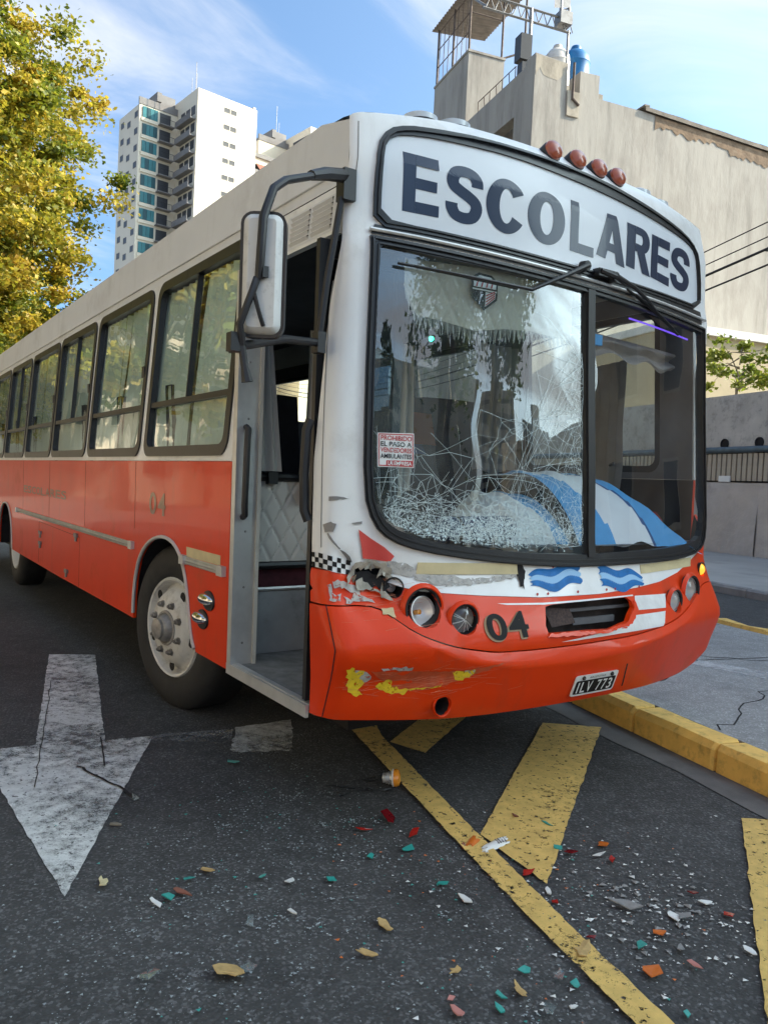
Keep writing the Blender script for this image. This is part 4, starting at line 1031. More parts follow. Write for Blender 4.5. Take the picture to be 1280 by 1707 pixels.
panel('bumper', bump_out, [TOW], .036, MFL, .02, RED, BUSR, lines=[[(u_, interp(SEAM, u_) * (1 - q) + interp(RIDGE, u_) * q) for u_ in np.linspace(-1.0, 1.0, 60)] for q in (.33, .66, 1.0, 1.25)], backmat=DARK, sharp=75)
mb = MB()
p0 = MFL(-.755, .520, -.002)
mb.lathe([(.040, 0), (.037, .07), (.001, .075)], p0, (0, 1, 0), 18); mb.build('tow_socket', DARK, BUSR, True)
mb = MB().lathe([(.048, -.006), (.044, .004), (.040, .0), (.040, -.01)], MFL(-.755, .520, .004), (0, -1, 0), 20); mb.build('tow_ring', RED, BUSR, True)
# torn hole and its surroundings
mb = MB().box((-1.17, .47, .95), (-.95, .49, 1.13)); mb.build('crash_cavity', DARK, BUSR)
patch('torn_hole', [(-1.132, 1.028), (-1.118, 1.068), (-1.08, 1.072), (-1.05, 1.060), (-1.02, 1.052), (-.985, 1.03), (-.972, 1.008), (-1.0, .992), (-1.035, 1.004), (-1.06, .998), (-1.09, 1.022)], MF, .005, DARK, BUSR, .03, jag=.006)
patch('torn_edge', [(-1.16, 1.02), (-1.145, 1.06), (-1.125, 1.092), (-1.09, 1.108), (-1.05, 1.112), (-1.01, 1.105), (-.975, 1.08), (-.968, 1.055), (-.99, 1.062), (-1.01, 1.082), (-1.045, 1.078), (-1.09, 1.086), (-1.118, 1.075), (-1.135, 1.045)], MF, .012, FILLER, BUSR, .02, thk=.006, jag=.007, seed=4)
patch('torn_edge', [(-1.12, 1.026), (-1.09, 1.036), (-1.06, 1.01), (-1.03, .995), (-1.0, .985), (-.985, .962), (-1.01, .962), (-1.04, .985), (-1.08, .992), (-1.115, 1.0)], MF, .014, FILLER, BUSR, .02, thk=.006, jag=.007, seed=5)
rn = random.Random(8)
mb = MB()
for k in range(16):
    a = rn.random() * 6.28; c = MF(-1.06 + .075 * math.cos(a), 1.04 + .05 * math.sin(a), .012)
    d = Vector((rn.uniform(-1, 1), rn.uniform(-.8, .2), rn.uniform(-1, 1))).normalized() * rn.uniform(.02, .05); e = Vector((rn.uniform(-1, 1), 0, rn.uniform(-1, 1))).normalized() * .012
    mb.add([c - e, c + e, c + d + e * .3, c + d * 1.1], [(0, 1, 2), (0, 2, 3)])
mb.build('torn_fibre', FILLER, BUSR, kind='stuff')
for q, sd_, m_, nm in (
    ([(-1.245, .955), (-1.245, 1.02), (-1.232, 1.022), (-1.228, .982), (-1.205, .978), (-1.19, .985), (-1.192, .958)], 1, GREYCHIP, 'bare_patch'),
    ([(-1.225, 1.028), (-1.20, 1.036), (-1.16, 1.028), (-1.13, 1.01), (-1.10, 1.0), (-1.105, .975), (-1.135, .985), (-1.155, .998), (-1.19, 1.004), (-1.222, 1.0)], 2, GREYCHIP, 'bare_patch'),
    ([(-1.175, .972), (-1.15, .962), (-1.135, .97), (-1.13, 1.0), (-1.115, 1.0), (-1.11, .972), (-1.08, .968), (-1.05, .95), (-1.17, .948)], 3, GREYCHIP, 'bare_patch'),
    ([(-1.03, .930), (-1.03, .905), (-.985, .895), (-.982, .925)], 4, TAPE, 'filler_patch'),
    ([(-.985, 1.105), (-.90, 1.10), (-.86, 1.075), (-.80, 1.055), (-.62, 1.035), (-.46, 1.04), (-.36, 1.048), (-.36, 1.028), (-.47, 1.022), (-.62, 1.008), (-.74, 1.005), (-.86, 1.035), (-.93, 1.05), (-.985, 1.07)], 5, GREYCHIP, 'scuffed_patch')):
    patch(nm, q, MF, .0025, m_, BUSR, .04, jag=.005, seed=sd_)
patch('paint_stripe', [(-1.112, 1.235), (-1.086, 1.118), (-.972, 1.105), (-.955, 1.128), (-1.0, 1.165), (-1.06, 1.20)], MF, .002, PINK, BUSR)
for q, sd_, m_ in (
    ([(-1.203, .70), (-1.185, .715), (-1.165, .70), (-1.16, .675), (-1.175, .66), (-1.198, .672)], 1, YCHIP),
    ([(-1.19, .652), (-1.178, .61), (-1.135, .585), (-1.115, .59), (-1.13, .62), (-1.10, .655), (-1.135, .70), (-1.16, .69)], 2, YCHIP),
    ([(-1.165, .70), (-1.13, .695), (-1.10, .68), (-1.095, .655), (-1.12, .64), (-1.15, .655)], 3, GREYCHIP),
    ([(-1.06, .625), (-1.03, .60), (-.97, .585), (-.93, .58), (-.92, .605), (-.96, .607), (-1.0, .622), (-1.0, .645), (-1.02, .655)], 4, YCHIP),
    ([(-.92, .600), (-.80, .614), (-.78, .619), (-.79, .612), (-.91, .592)], 5, YCHIP),
    ([(-.755, .668), (-.735, .675), (-.70, .668), (-.66, .678), (-.645, .67), (-.675, .645), (-.70, .632), (-.735, .64)], 6, YCHIP),
    ([(-1.06, .705), (-.96, .704), (-.93, .697), (-.93, .688), (-1.0, .692), (-1.05, .694)], 7, GREYCHIP),
    ([(-.70, .672), (-.66, .680), (-.64, .69), (-.655, .66), (-.68, .652)], 8, GREYCHIP)):
    patch('chipped_paint', q, MFL, .0025, m_, BUSR, .03, jag=.005, seed=sd_)
patch('paint_scrape', [(-1.10, .69), (-.72, .675), (-.50, .70), (-.70, .64), (-.76, .615), (-.96, .60), (-1.0, .62)], MFL, .0015, mat('scraped red paint', (.50, .07, .02), rough=.6, var=.2, vscale=20), BUSR, .04, jag=.004)
# fine scratches dragged along the bumper and the torn corner
rn = random.Random(14); mb = MB()
for k in range(150):
    if k % 3: u_, z_ = rn.gauss(-.92, .17), rn.gauss(.635, .035)
    else: u_, z_ = rn.gauss(-1.08, .10), rn.gauss(.965, .045)
    if not (-1.24 < u_ < -.3 and .52 < z_ < 1.06): continue
    ln = rn.uniform(.015, .12); a = rn.gauss(.06, .16); w = rn.uniform(.0002, .0006)
    pts = [(u_ + ln * q / 3, z_ + a * ln * q / 3 + rn.uniform(-.001, .001)) for q in range(4)]
    for (p, q) in zip(pts[:-1], pts[1:]): mb.add([MFL(p[0], p[1] - w, .0032 + (.004 if p[1] > .88 else 0)), MFL(q[0], q[1] - w, .0032 + (.004 if p[1] > .88 else 0)), MFL(q[0], q[1] + w, .0032 + (.004 if p[1] > .88 else 0)), MFL(p[0], p[1] + w, .0032 + (.004 if p[1] > .88 else 0))], [(0, 1, 2, 3)])
mb.build('scratches', mat('pale scratch', (.60, .20, .11), rough=.7), BUSR, kind='stuff')
# checker band round the corner
patch('checker_band', [(-1.312, 1.085), (-1.312, 1.140), (-1.25, 1.138), (-1.20, 1.128), (-1.14, 1.108), (-1.14, 1.075), (-1.15, 1.055), (-1.20, 1.064), (-1.25, 1.078)], MF, .002, WHITEPRINT, BUSR, .02)
mb = MB()
for i in range(9):
    for j in range(3):
        if (i + j) % 2: continue
        uu0 = -1.310 + i * .0185 + (.0 if i < 5 else (i - 5) * .002); uu1 = uu0 + .0185
        zb = lambda uu: 1.083 - .03 * max(0, (uu + 1.27) / .13)
        mb.add([MF(uu0, zb(uu0) + j * .019, .0085), MF(uu1, zb(uu1) + j * .019, .0085), MF(uu1, zb(uu1) + (j + 1) * .019, .0085), MF(uu0, zb(uu0) + (j + 1) * .019, .0085)], [(0, 1, 2, 3)])
mb.build('checker_squares', BLACKPRINT, BUSR)
# black scuff lines on the pillar
for q in ([(-1.235, 1.36), (-1.19, 1.362), (-1.15, 1.355), (-1.19, 1.35), (-1.235, 1.345)], [(-1.255, 1.25), (-1.225, 1.262), (-1.205, 1.255), (-1.215, 1.225), (-1.245, 1.222)], [(-1.24, 1.215), (-1.22, 1.185), (-1.19, 1.155), (-1.185, 1.158), (-1.215, 1.19), (-1.232, 1.218)], [(-1.19, 1.155), (-1.15, 1.135), (-1.13, 1.105), (-1.14, 1.10), (-1.165, 1.13)], [(-1.14, 1.262), (-1.10, 1.266), (-1.10, 1.258), (-1.14, 1.256)]):
    patch('scuff_mark', q, MF, .0018, STEEL, BUSR, .03, jag=.002, seed=len(q))
SEAMM = mat('grey seam line', (.20, .19, .18), rough=.8)  # even grey for the thin body seam lines
mb = MB(); mb.tube([MF(-1.135 - .03 * k / 6, 2.84 - k * .05, .0) for k in range(7)], .0022, 5); mb.build('body_seam', SEAMM, BUSR)
mb = MB(); mb.tube([MF(-1.268, .50 + k * .04, .0005, True) for k in range(12)], .0022, 5); mb.build('body_seam', DARK, BUSR)
mb = MB(); mb.tube([MF(-1.265 + .0 * k, 1.16 + k * .07, .0) for k in range(16)], .0018, 5); mb.build('body_seam', SEAMM, BUSR)
# trims: cream plaques, flags, white blocks by the grille
for q in ([(-.853, 1.103), (-.36, 1.092), (-.356, 1.045), (-.860, 1.056)], [(.487, 1.058), (1.02, 1.074), (1.0, 1.028), (.480, 1.016)]):
    patch('cream_plaque', q, MF, .004, TAPE, BUSR, .06, thk=.003)
for q in ([(.372, .919), (.649, .912), (.637, .905), (.596, .850), (.325, .857), (.355, .89)], [(.292, .836), (.585, .836), (.578, .83), (.530, .770), (.20, .765), (-.10, .757), (-.20, .757), (.0, .775), (.25, .80)]):
    patch('white_block', q, MF, .002, WHITE, BUSR, .05)
patch('white_pinstripe', [(-.50, .930), (-.25, .922), (.36, .925), (.36, .919), (-.25, .914), (-.45, .922)], MF, .002, WHITE, BUSR, .05)
def ribbon(name, x0, x1, zc, amp, flip=1):
    root = None
    for (a, b, m_) in ((0, .36, FLAGB), (.34, .66, FLAGW), (.64, 1, FLAGB)):
        mb = MB()
        def fn(s, q, a=a, b=b):
            u_ = x0 + (x1 - x0) * s; w = .066 * (1 - .55 * abs(2 * (s if flip > 0 else 1 - s) - 1) ** 2 * (1 if (s > .5) == (flip < 0) else .25))
            z = zc + amp * math.sin(s * 3 * math.pi + .4) * .5 + .025 * s * flip
            return MF(u_ + .02 * math.sin(q * 3), z + (a + (b - a) * q - .5) * w * 1.5, .003)
        mb.grid(fn, 26, 3)
        o = mb.build(name if root is None else 'ribbon_stripe', m_, root or BUSR)
        root = root or o
    mb = MB(); rn_ = random.Random(3)
    for k in range(5):
        c = MF(x0 + (x1 - x0) * (.1 + k * .2), zc + rn_.choice((-.055, .06)), .003); mb.lathe([(.001, 0), (.007, 0)], c, (0, -1, 0), 7)
    mb.build('ribbon_dots', REDPRINT, root)
ribbon('painted_ribbon', -.30, .01, 1.012, .022, 1)
ribbon('painted_ribbon', .145, .465, 1.012, .022, -1)
patch('smeared_dirt', [(-.365, 1.095), (-.33, 1.10), (-.315, 1.07), (-.325, 1.03), (-.34, .985), (-.355, 1.0), (-.37, 1.04)], MF, .006, DARK, BUSR, .02, jag=.008, seed=3)
# grille hole
mb = MB(); mb.add([(-.36, .17, .75), (.42, .17, .75), (.42, .17, .97), (-.36, .17, .97)], [(0, 1, 2, 3)]); mb.add([(-.36, .07, .765), (.42, .07, .765), (.42, .17, .75), (-.36, .17, .75)], [(0, 1, 2, 3)]); mb.build('grille_cavity', mat('dark brown recess', (.045, .032, .028), rough=.9, var=.5, vscale=12), BUSR)  # cavity backing in dark brown, mottled at random
mb = MB().box((-.02, .12, .80), (.26, .135, .83)); mb.box((-.36, .13, .86), (.42, .14, .875)); mb.build('grille_strut', DARKIN, BUSR)
patch('grille_lip', [(.25, .812), (.285, .842), (.328, .868), (.345, .90), (.36, .905), (.358, .86), (.325, .835), (.275, .80), (.19, .79), (.10, .778), (-.28, .783), (-.27, .80), (.11, .793), (.19, .805)], MF, .006, RED, BUSR, .03, thk=.004, jag=.004, seed=2)
patch('grille_wire', [(-.22, .895), (-.06, .88), (-.05, .82), (-.20, .81)], MF, -.05, mat('dark mesh', (.05, .03, .025), rough=.8, var=.6, vscale=90), BUSR, .04)
# fleet number and plate
lettering('fleet_number', '0', (-.603, .783, -.492, .890), MF, .004, GOLD, BUSR, .03, 3); lettering('fleet_number', '4', (-.492, .787, -.380, .893), MF, .004, GOLD, BUSR, .03, 3)
lettering('fleet_number', '0', (-.589, .790, -.489, .893), MF, .006, BLACKPRINT, BUSR, .02, 3); lettering('fleet_number', '4', (-.479, .794, -.374, .897), MF, .006, BLACKPRINT, BUSR, .02, 3)
PL = (-.078, .487, .207, .590)
panel('number_plate', rrect(PL[0], PL[1], PL[2], PL[3], .012, 3), [], .06, MFL, .006, WHITEPRINT, BUSR, .010)
pl = [o for o in BUSR.children if o.name.startswith('number_plate')][0]
panel('plate_field', rrect(PL[0] + .010, PL[1] + .010, PL[2] - .010, PL[3] - .026, .008, 3), [], .06, MFL, 0, BLACKPRINT, pl, .0115)
xx = PL[0] + .018
for ch, w in zip('ILV 773', (.022, .029, .035, .014, .029, .029, .029)):
    wd = .007 if ch == 'I' else 0
    if ch != ' ': lettering('plate_letter', ch, (xx + wd, PL[1] + .016, xx + w - wd, PL[3] - .034), MFL, .013, WHITEPRINT, pl, .012)
    xx += w + .0085
lettering('plate_letter', 'ARGENTINA', (.01, PL[3] - .020, .12, PL[3] - .010), MFL, .0115, BLACKPRINT, pl, .0)
for u_ in (-.03, .16):
    mb = MB().lathe([(.001, .006), (.008, .006), (.011, 0)], MFL(u_, PL[3] - .013, .011), (0, -1, 0), 10); mb.build('plate_bolt', BLACK, pl)
patch('plate_recess_edge', [(.262, .612), (.272, .612), (.30, .49), (.29, .49)], MFL, .001, DARK, BUSR, .04)

# headlights
REFL = mat('pale reflector', (.78, .78, .76), rough=.3, metal=.25)
def headlight(u_, z_, rr, kind):
    c = MF(u_, z_, 0); n_ = (MF(u_, z_, .05) - c).normalized()
    if kind in ('whole', 'broken'): ax = Vector((n_.x * .6, n_.y, 0)).normalized()
    else: ax = n_
    o = MB().lathe([(rr * 1.13, .0015), (rr * 1.10, .010), (rr * 1.0, .009), (rr * .985, -.006), (rr * .96, -.07), (.002, -.085)], c, ax, 28).build('headlight', [RED if kind != 'side' else RED][0] if kind == 'x' else BLACK, BUSR, True)
    if kind == 'whole':
        MB().lathe([(rr * .90, -.012), (rr * .70, -.045), (rr * .3, -.062), (.002, -.066)], c, ax, 24).build('reflector', REFL, o, True)
        MB().lathe([(rr * .93, -.012), (rr * .75, .004), (rr * .4, .014), (.002, .017)], c, ax, 24).build('lens', LENS, o, True)
        MB().lathe([(rr * .95, -.014), (rr * .95, -.004), (rr * .90, -.004), (rr * .9, -.014)], c, ax, 24).build('bezel', ALU, o, True)
        MB().lathe([(.012, -.06), (.012, -.035), (.002, -.03)], c, ax, 10).build('bulb', WHITEPRINT, o, True)
    elif kind == 'broken':
        c2 = c + Vector((.012, .005, -.016)); ax2 = (ax + Vector((.18, 0, .22))).normalized()
        MB().lathe([(rr * .80, -.012), (rr * .62, -.04), (rr * .3, -.058), (.002, -.062)], c2, ax2, 24).build('reflector', REFL, o, True)
        MB().lathe([(rr * .84, -.018), (rr * .84, -.006), (rr * .78, -.006), (rr * .78, -.018)], c2, ax2, 24).build('bezel', ALU, o, True)
        MB().lathe([(.011, -.058), (.011, -.03), (.002, -.026)], c2, ax2, 10).build('bulb', AMBER, o, True)
    elif kind == 'cracked':
        MB().lathe([(rr * .92, -.014), (rr * .62, -.045), (rr * .25, -.058), (.002, -.06)], c, ax, 24).build('reflector', STEEL, o, True)
        MB().lathe([(rr * .95, -.012), (rr * .75, .0), (rr * .4, .008), (.002, .010)], c, ax, 24).build('lens', LENS, o, True)
        mb = MB(); rn_ = random.Random(2)
        for k in range(9):
            a = rn_.random() * 6.28; x_ = ax.cross(Vector((0, 0, 1))).normalized(); p = c + ax * .011
            q = c + (x_ * math.cos(a) + Vector((0, 0, 1)) * math.sin(a)) * rr * .9 - ax * .006
            mb.tube([p + (q - p) * .05, p + (q - p) * .5 + ax * .003, q], .0012, 4)
        mb.build('crack', WHITEPRINT, o)
    elif kind == 'side':
        MB().lathe([(rr * .93, -.004), (rr * .7, .012), (rr * .4, .019), (.002, .021)], c, ax, 20).build('lens', mat('glowing amber lens', (.8, .3, .02), rough=.2, coat=.5, emit=(1, .38, .03), es=.5), o, True)
    elif kind == 'empty':
        MB().lathe([(.02, -.05), (.02, -.02), (.012, -.018), (.002, -.018)], c, ax, 14).build('bulb_holder', STEEL, o, True)
    return o
headlight(-.858, .925, .076, 'broken'); headlight(-.688, .876, .060, 'cracked'); headlight(.702, .871, .056, 'whole')
headlight(.912, .908, .074, 'whole'); headlight(1.125, 1.004, .037, 'side'); headlight(-.962, 1.0, .040, 'empty')
# swollen bowls round the lamps
for (u_, z_, rr) in HL[:4]:
    c = MF(u_, z_, 0)
    n_ = (MF(u_, z_, .05) - c).normalized()
    MB().lathe([(rr * 1.32, -.006), (rr * 1.22, .006), (rr * 1.12, .012), (rr * 1.06, .009)], c, n_, 30).build('lamp_surround', RED, BUSR, True)

# ---- destination sign
o = ring('destination_sign', inset(SIGN_O, .008), inset(SIGN_I, -.008), MF, .03, RUBBER, BUSR, .012)
SIGN = o
ring('inner_gasket', inset(SIGN_O, .022), inset(SIGN_O, .030), MF, .01, BLACK, SIGN, .020)
panel('sign_face', inset(SIGN_I, -.016), [], .04, MF, 0, SIGNW, SIGN, .003)
for ch, bx_ in zip('ESCOLARES', ((-.948, 2.512, -.782, 2.749, 2.512, 2.744), (-.750, 2.508, -.575, 2.745), (-.556, 2.505, -.343, 2.737), (-.334, 2.500, -.110, 2.730), (-.075, 2.502, .082, 2.731, 2.497, 2.728), (.100, 2.518, .312, 2.724, 2.493, 2.724), (.322, 2.508, .527, 2.715, 2.490, 2.708), (.533, 2.494, .713, 2.705, 2.478, 2.700), (.728, 2.480, .928, 2.698))):
    block_letter('letter', ch, bx_, MF, .0042, NAVY, SIGN)
# drip rail between sign and windscreen
mb = MB(); mb.tube([MF(u_, interp([(-1.09, 2.416), (-.87, 2.413), (-.58, 2.404), (-.26, 2.393), (.12, 2.383), (.62, 2.374), (1.10, 2.366)], u_), .012) for u_ in np.linspace(-1.09, 1.10, 40)], .008, 6); mb.build('drip_rail', ALU, BUSR, True)
panel('header_strip', [(-1.085, 2.400), (-.86, 2.398), (-.57, 2.388), (-.25, 2.377), (.13, 2.366), (.62, 2.350), (1.07, 2.338), (1.065, 2.408), (.62, 2.408), (.13, 2.410), (-.25, 2.418), (-.57, 2.430), (-.86, 2.438), (-1.065, 2.440)], [], .05, MF, 0, RUBBER, BUSR, .006)
# ---- windscreen
WSF = panel('windscreen', inset(WS_O, .012), [inset(WS_L, -.004), inset(WS_R, -.004)], .06, MF, .03, RUBBER, BUSR, .012)
for d0, d1, of in ((.018, .028, .022), (.040, .046, .017)):
    ring('gasket_ridge', inset(WS_O, d0), inset(WS_O, d1), MF, .012, BLACK, WSF, of)
WG = glass('windscreen glass', (.84, .92, .93), 1.6, 2.1, .10, (.55, .66, .68))
WG2 = glass('right windscreen glass', (.90, .93, .94), 1.5, 1.3, .04, (.5, .55, .6))
PANL = panel('glass_pane', inset(WS_L, -.012), [], .07, MF, 0, WG, WSF, -.004, label='left windscreen pane, crazed and cracked')
PANR = panel('glass_pane', inset(WS_R, -.012), [], .07, MF, 0, WG2, WSF, -.004)
# cracks: thin raised ribbons following the glass
CRK = mat('glass crack', (.62, .74, .74), rough=.25, coat=.5)
rn = random.Random(21)
poly_in = inset(WS_L, .004)
def inside(u_, z_): return bool(pip(poly_in, [(u_, z_)])[0])
mb = MB()
def rib(pts, w, off=.002):
    for (a, b) in zip(pts[:-1], pts[1:]):
        if not (inside(*a) and inside(*b)): return
        A_, B_ = MF(a[0], a[1], off), MF(b[0], b[1], off)
        d = (B_ - A_)
        if d.length < 1e-5: continue
        s = d.cross(Vector((0, -1, 0))).normalized() * w
        mb.add([A_ - s, A_ + s, B_ + s, B_ - s], [(0, 1, 2, 3)])
def ray(c, ang, ln, w, bend=.12):
    p = list(c); pts = [tuple(p)]; a = ang
    n_ = max(3, int(ln / .05))
    for k in range(n_):
        a += rn.gauss(0, bend) * .5
        p[0] += math.cos(a) * ln / n_; p[1] += math.sin(a) * ln / n_
        pts.append(tuple(p))
        if rn.random() < .10 and ln > .2: ray(p, a + rn.choice((-1, 1)) * rn.uniform(.3, .8), ln * rn.uniform(.2, .45), w * .7)
    for q in zip(pts[:-1], pts[1:]): rib(list(q), w)
I1, I2, I3 = (-.42, 1.24), (-.98, 1.30), (.02, 1.62)
for k in range(34): ray((I1[0] + rn.gauss(0, .05), I1[1] + rn.gauss(0, .03)), rn.uniform(0, 6.28), rn.choice((.10, .16, .24, .34, .6)) * rn.uniform(.7, 1.3), rn.uniform(.0003, .0008))
for k in range(18): ray((I2[0] + rn.gauss(0, .04), I2[1] + rn.gauss(0, .04)), rn.uniform(-.9, 1.9), rn.uniform(.1, .45), rn.uniform(.0003, .0007))
for k in range(18): ray((I3[0], rn.uniform(1.45, 2.0)), math.pi + rn.uniform(-.9, .9), rn.uniform(.08, .3), rn.uniform(.0003, .0008))
for k in range(7): ray((.035 - k * .012, 2.1 - k * .09), math.radians(-122 + rn.uniform(-14, 14)), rn.uniform(.3, .85), .0005, .16)
for c, n_, rm in ((I1, 15, .34), (I2, 8, .18)):
    for k in range(n_):
        rr = rm * (k + 1) / n_; a0 = rn.uniform(0, 6.28)
        for j in range(rn.randint(2, 4)):
            a = a0 + rn.uniform(0, 6.28); ln = rn.uniform(.3, 1.1); m_ = 6
            for q in range(m_):
                rib([(c[0] + 1.5 * rr * math.cos(a + ln * q / m_), c[1] + .8 * rr * math.sin(a + ln * q / m_)), (c[0] + 1.5 * rr * math.cos(a + ln * (q + 1) / m_), c[1] + .8 * rr * math.sin(a + ln * (q + 1) / m_))], .0006)
# connected web: edges of a triangulated cloud of break points
web = []
for k in range(900):
    q = rn.random()
    if q < .52: p = (I1[0] + rn.gauss(0, .30), 1.24 + abs(rn.gauss(0, .085)) - .03)
    elif q < .78: p = (.03 - abs(rn.gauss(0, .07)), rn.uniform(1.15, 2.05))
    elif q < .90: p = (I2[0] + abs(rn.gauss(0, .10)), 1.24 + abs(rn.gauss(0, .12)))
    else: p = (rn.uniform(-.6, 0), rn.uniform(1.2, 1.75))
    if inside(*p): web.append(Vector(p))
V_, E__, F__, *_q = delaunay_2d_cdt(web, [], [], 0, 1e-5)
for a_, b_ in E__:
    A2, B2 = V_[a_], V_[b_]; ln = (A2 - B2).length
    if ln > .26 or rn.random() < .22: continue
    md = ((A2.x + B2.x) / 2 + rn.gauss(0, ln * .05), (A2.y + B2.y) / 2 + rn.gauss(0, ln * .05))
    rib([(A2.x, A2.y), md, (B2.x, B2.y)], rn.uniform(.00025, .0007))
# crazed band of tiny facets along the bottom
for k in range(2300):
    u_ = rn.uniform(-1.0, .05); z_ = 1.17 + abs(rn.gauss(0, .075)) + .05 * max(0, -(u_ + .6))
    if rn.random() < .35: u_ = I1[0] + rn.gauss(0, .2); z_ = 1.235 + rn.gauss(0, .045)
    a = rn.choice((0, 1.2, 1.57, 2.2)) + rn.gauss(0, .35); ln = rn.uniform(.006, .030)
    rib([(u_, z_), (u_ + math.cos(a) * ln, z_ + math.sin(a) * ln)], rn.uniform(.0004, .0010))
mb.build('glass_cracks', CRK, WSF, kind='stuff')
# opaque crushed flakes in the band
mb = MB()
for k in range(560):
    u_ = rn.gauss(-.48, .26); z_ = 1.225 + rn.gauss(0, .035)
    if not inside(u_, z_): continue
    s = rn.uniform(.002, .007); a0 = rn.random() * 6
    pts = [MF(u_ + s * math.cos(a0 + q * 1.57 + rn.uniform(-.4, .4)) * rn.uniform(.5, 1.2), z_ + s * math.sin(a0 + q * 1.57) * rn.uniform(.5, 1.2), .003) for q in range(4)]
    mb.add(pts, [(0, 1, 2, 3)])
mb.build('crushed_glass', mat('crushed glass', (.55, .68, .70), rough=.35, coat=.3, var=.25, vscale=60), WSF, kind='stuff')
# centre post detail
panel('centre_post', [(.022, 2.34), (.068, 2.34), (.118, 1.11), (.072, 1.11)], [], .1, MF, .02, BLACK, WSF, .020)
# warning sticker
ST = panel('warning_sticker', [(-1.040, 1.620), (-.880, 1.625), (-.876, 1.486), (-1.037, 1.485)], [], .06, MF, 0, WHITEPRINT, WSF, -.001)
for i, (tx, m_) in enumerate((('PROHIBIDO', REDPRINT), ('EL PASO A', BLACKPRINT), ('VENDEDORES', REDPRINT), ('AMBULANTES', BLACKPRINT))):
    lettering('sticker_text', tx, (-1.026, 1.592 - i * .024, -.890, 1.611 - i * .024), MF, .0008, m_, ST, .02)
panel('sticker_band', [(-1.0, 1.512), (-.882, 1.514), (-.881, 1.490), (-1.0, 1.490)], [], .06, MF, 0, REDPRINT, ST, .0003)
lettering('sticker_text', 'LA EMPRESA', (-.994, 1.494, -.888, 1.509), MF, .0012, WHITEPRINT, ST, .02)
ring('sticker_border', [(-1.036, 1.617), (-.884, 1.621), (-.880, 1.489), (-1.033, 1.489)], [(-1.032, 1.613), (-.888, 1.617), (-.884, 1.493), (-1.029, 1.493)], MF, 0, REDPRINT, ST, .0005)

# wipers
def wiper(piv, elbow, tip0, tip1, lift=.05):
    o = MB().lathe([(.001, .035), (.022, .035), (.026, .0)], MF(*piv, .02), (0, -1, 0), 12).build('wiper', BLACK, BUSR, True)
    MB().tube([MF(*piv, .055), MF((piv[0] * .5 + elbow[0] * .5), (piv[1] + elbow[1]) / 2, .062), MF(*elbow, .045)], [.013, .010, .008], 8).build('wiper_arm', BLACK, o, True)
    pts = [(tip0[0] + (tip1[0] - tip0[0]) * k / 16, tip0[1] + (tip1[1] - tip0[1]) * k / 16) for k in range(17)]
    MB().tube([MF(*p, .022) for p in pts], .0065, 6).build('wiper_blade', BLACK, o, True)
    MB().tube([MF(*elbow, .045), MF((tip0[0] + tip1[0]) / 2, (tip0[1] + tip1[1]) / 2, .035)], [.008, .006], 6).build('wiper_link', BLACK, o, True)
    MB().tube([MF(*p, .036 - .010 * abs(i - 8) / 8) for i, p in enumerate(pts)][2:15], .005, 6).build('blade_bridge', BLACK, o, True)
wiper((-.010, 2.436), (-.345, 2.272), (-.978, 2.292), (-.405, 2.272))
wiper((.185, 2.42), (.42, 2.355), (.30, 2.385), (.76, 2.235))
mb = MB().obox(MF(.13, 2.425, .03), (.12, .04, .035)); mb.tube([MF(.08, 2.43, .05), MF(.2, 2.415, .055), MF(.27, 2.40, .04)], .012, 6); mb.build('wiper_motor_link', BLACK, BUSR)

# roof marker lamps
for u_, z_ in ((-.125, 2.952), (.030, 2.950), (.175, 2.944), (.310, 2.936)):
    c = MF(u_, z_, .0); n_ = Vector((0, -.93, .36)).normalized()
    o = MB().lathe([(.050, -.03), (.050, .014), (.046, .018)], c, n_, 22).build('marker_lamp', BLACK, BUSR, True)
    MB().lathe([(.047, .012), (.046, .03), (.036, .042), (.015, .048), (.001, .049)], c, n_, 22).build('lens', AMBERD, o, True)
CLR = mat('cloudy clear lens', (.50, .54, .57), rough=.25, coat=.5, var=.1)
for u_ in (-.755, -.575, .66, .82):
    q_ = MF(u_, ztop(u_)); c = Vector((u_, q_.y + .11, ztop(u_) + .010)); 
    o = MB().lathe([(.088, -.02), (.088, .004), (.08, .008)], c, (0, 0, 1), 20, 1.0).build('roof_lamp', BLACK, BUSR, True)
    MB().lathe([(.080, .004), (.076, .032), (.055, .043), (.001, .046)], c, (0, 0, 1), 24, 1.0).build('lens', CLR, o, True)

# ---- roof
mb = MB()
us = np.linspace(-1.195, 1.195, 33)
rows = []
rows.append([MF(x, ztop(x), .0) for x in us])
for dy, dz in ((.05, .010), (.14, .016), (.35, .022)): rows.append([Vector((MF(x, ztop(x)).x, MF(x, ztop(x)).y + dy, ztop(x) + dz)) for x in us])
for y in (1.2, 3, 5, 7, 9, 10.9): rows.append([Vector((x * (1.145 / 1.195), y, zroof(x * .962))) for x in us])
rows.append([Vector((x * .99, 11.05, zroof(x) - .15)) for x in us])
vs = [p for q in rows for p in q]; n_ = len(us)
mb.add(vs, [(j * n_ + i, j * n_ + i + 1, (j + 1) * n_ + i + 1, (j + 1) * n_ + i) for j in range(len(rows) - 1) for i in range(n_ - 1)])
mb.build('roof', ROOFW, BUSR, True)
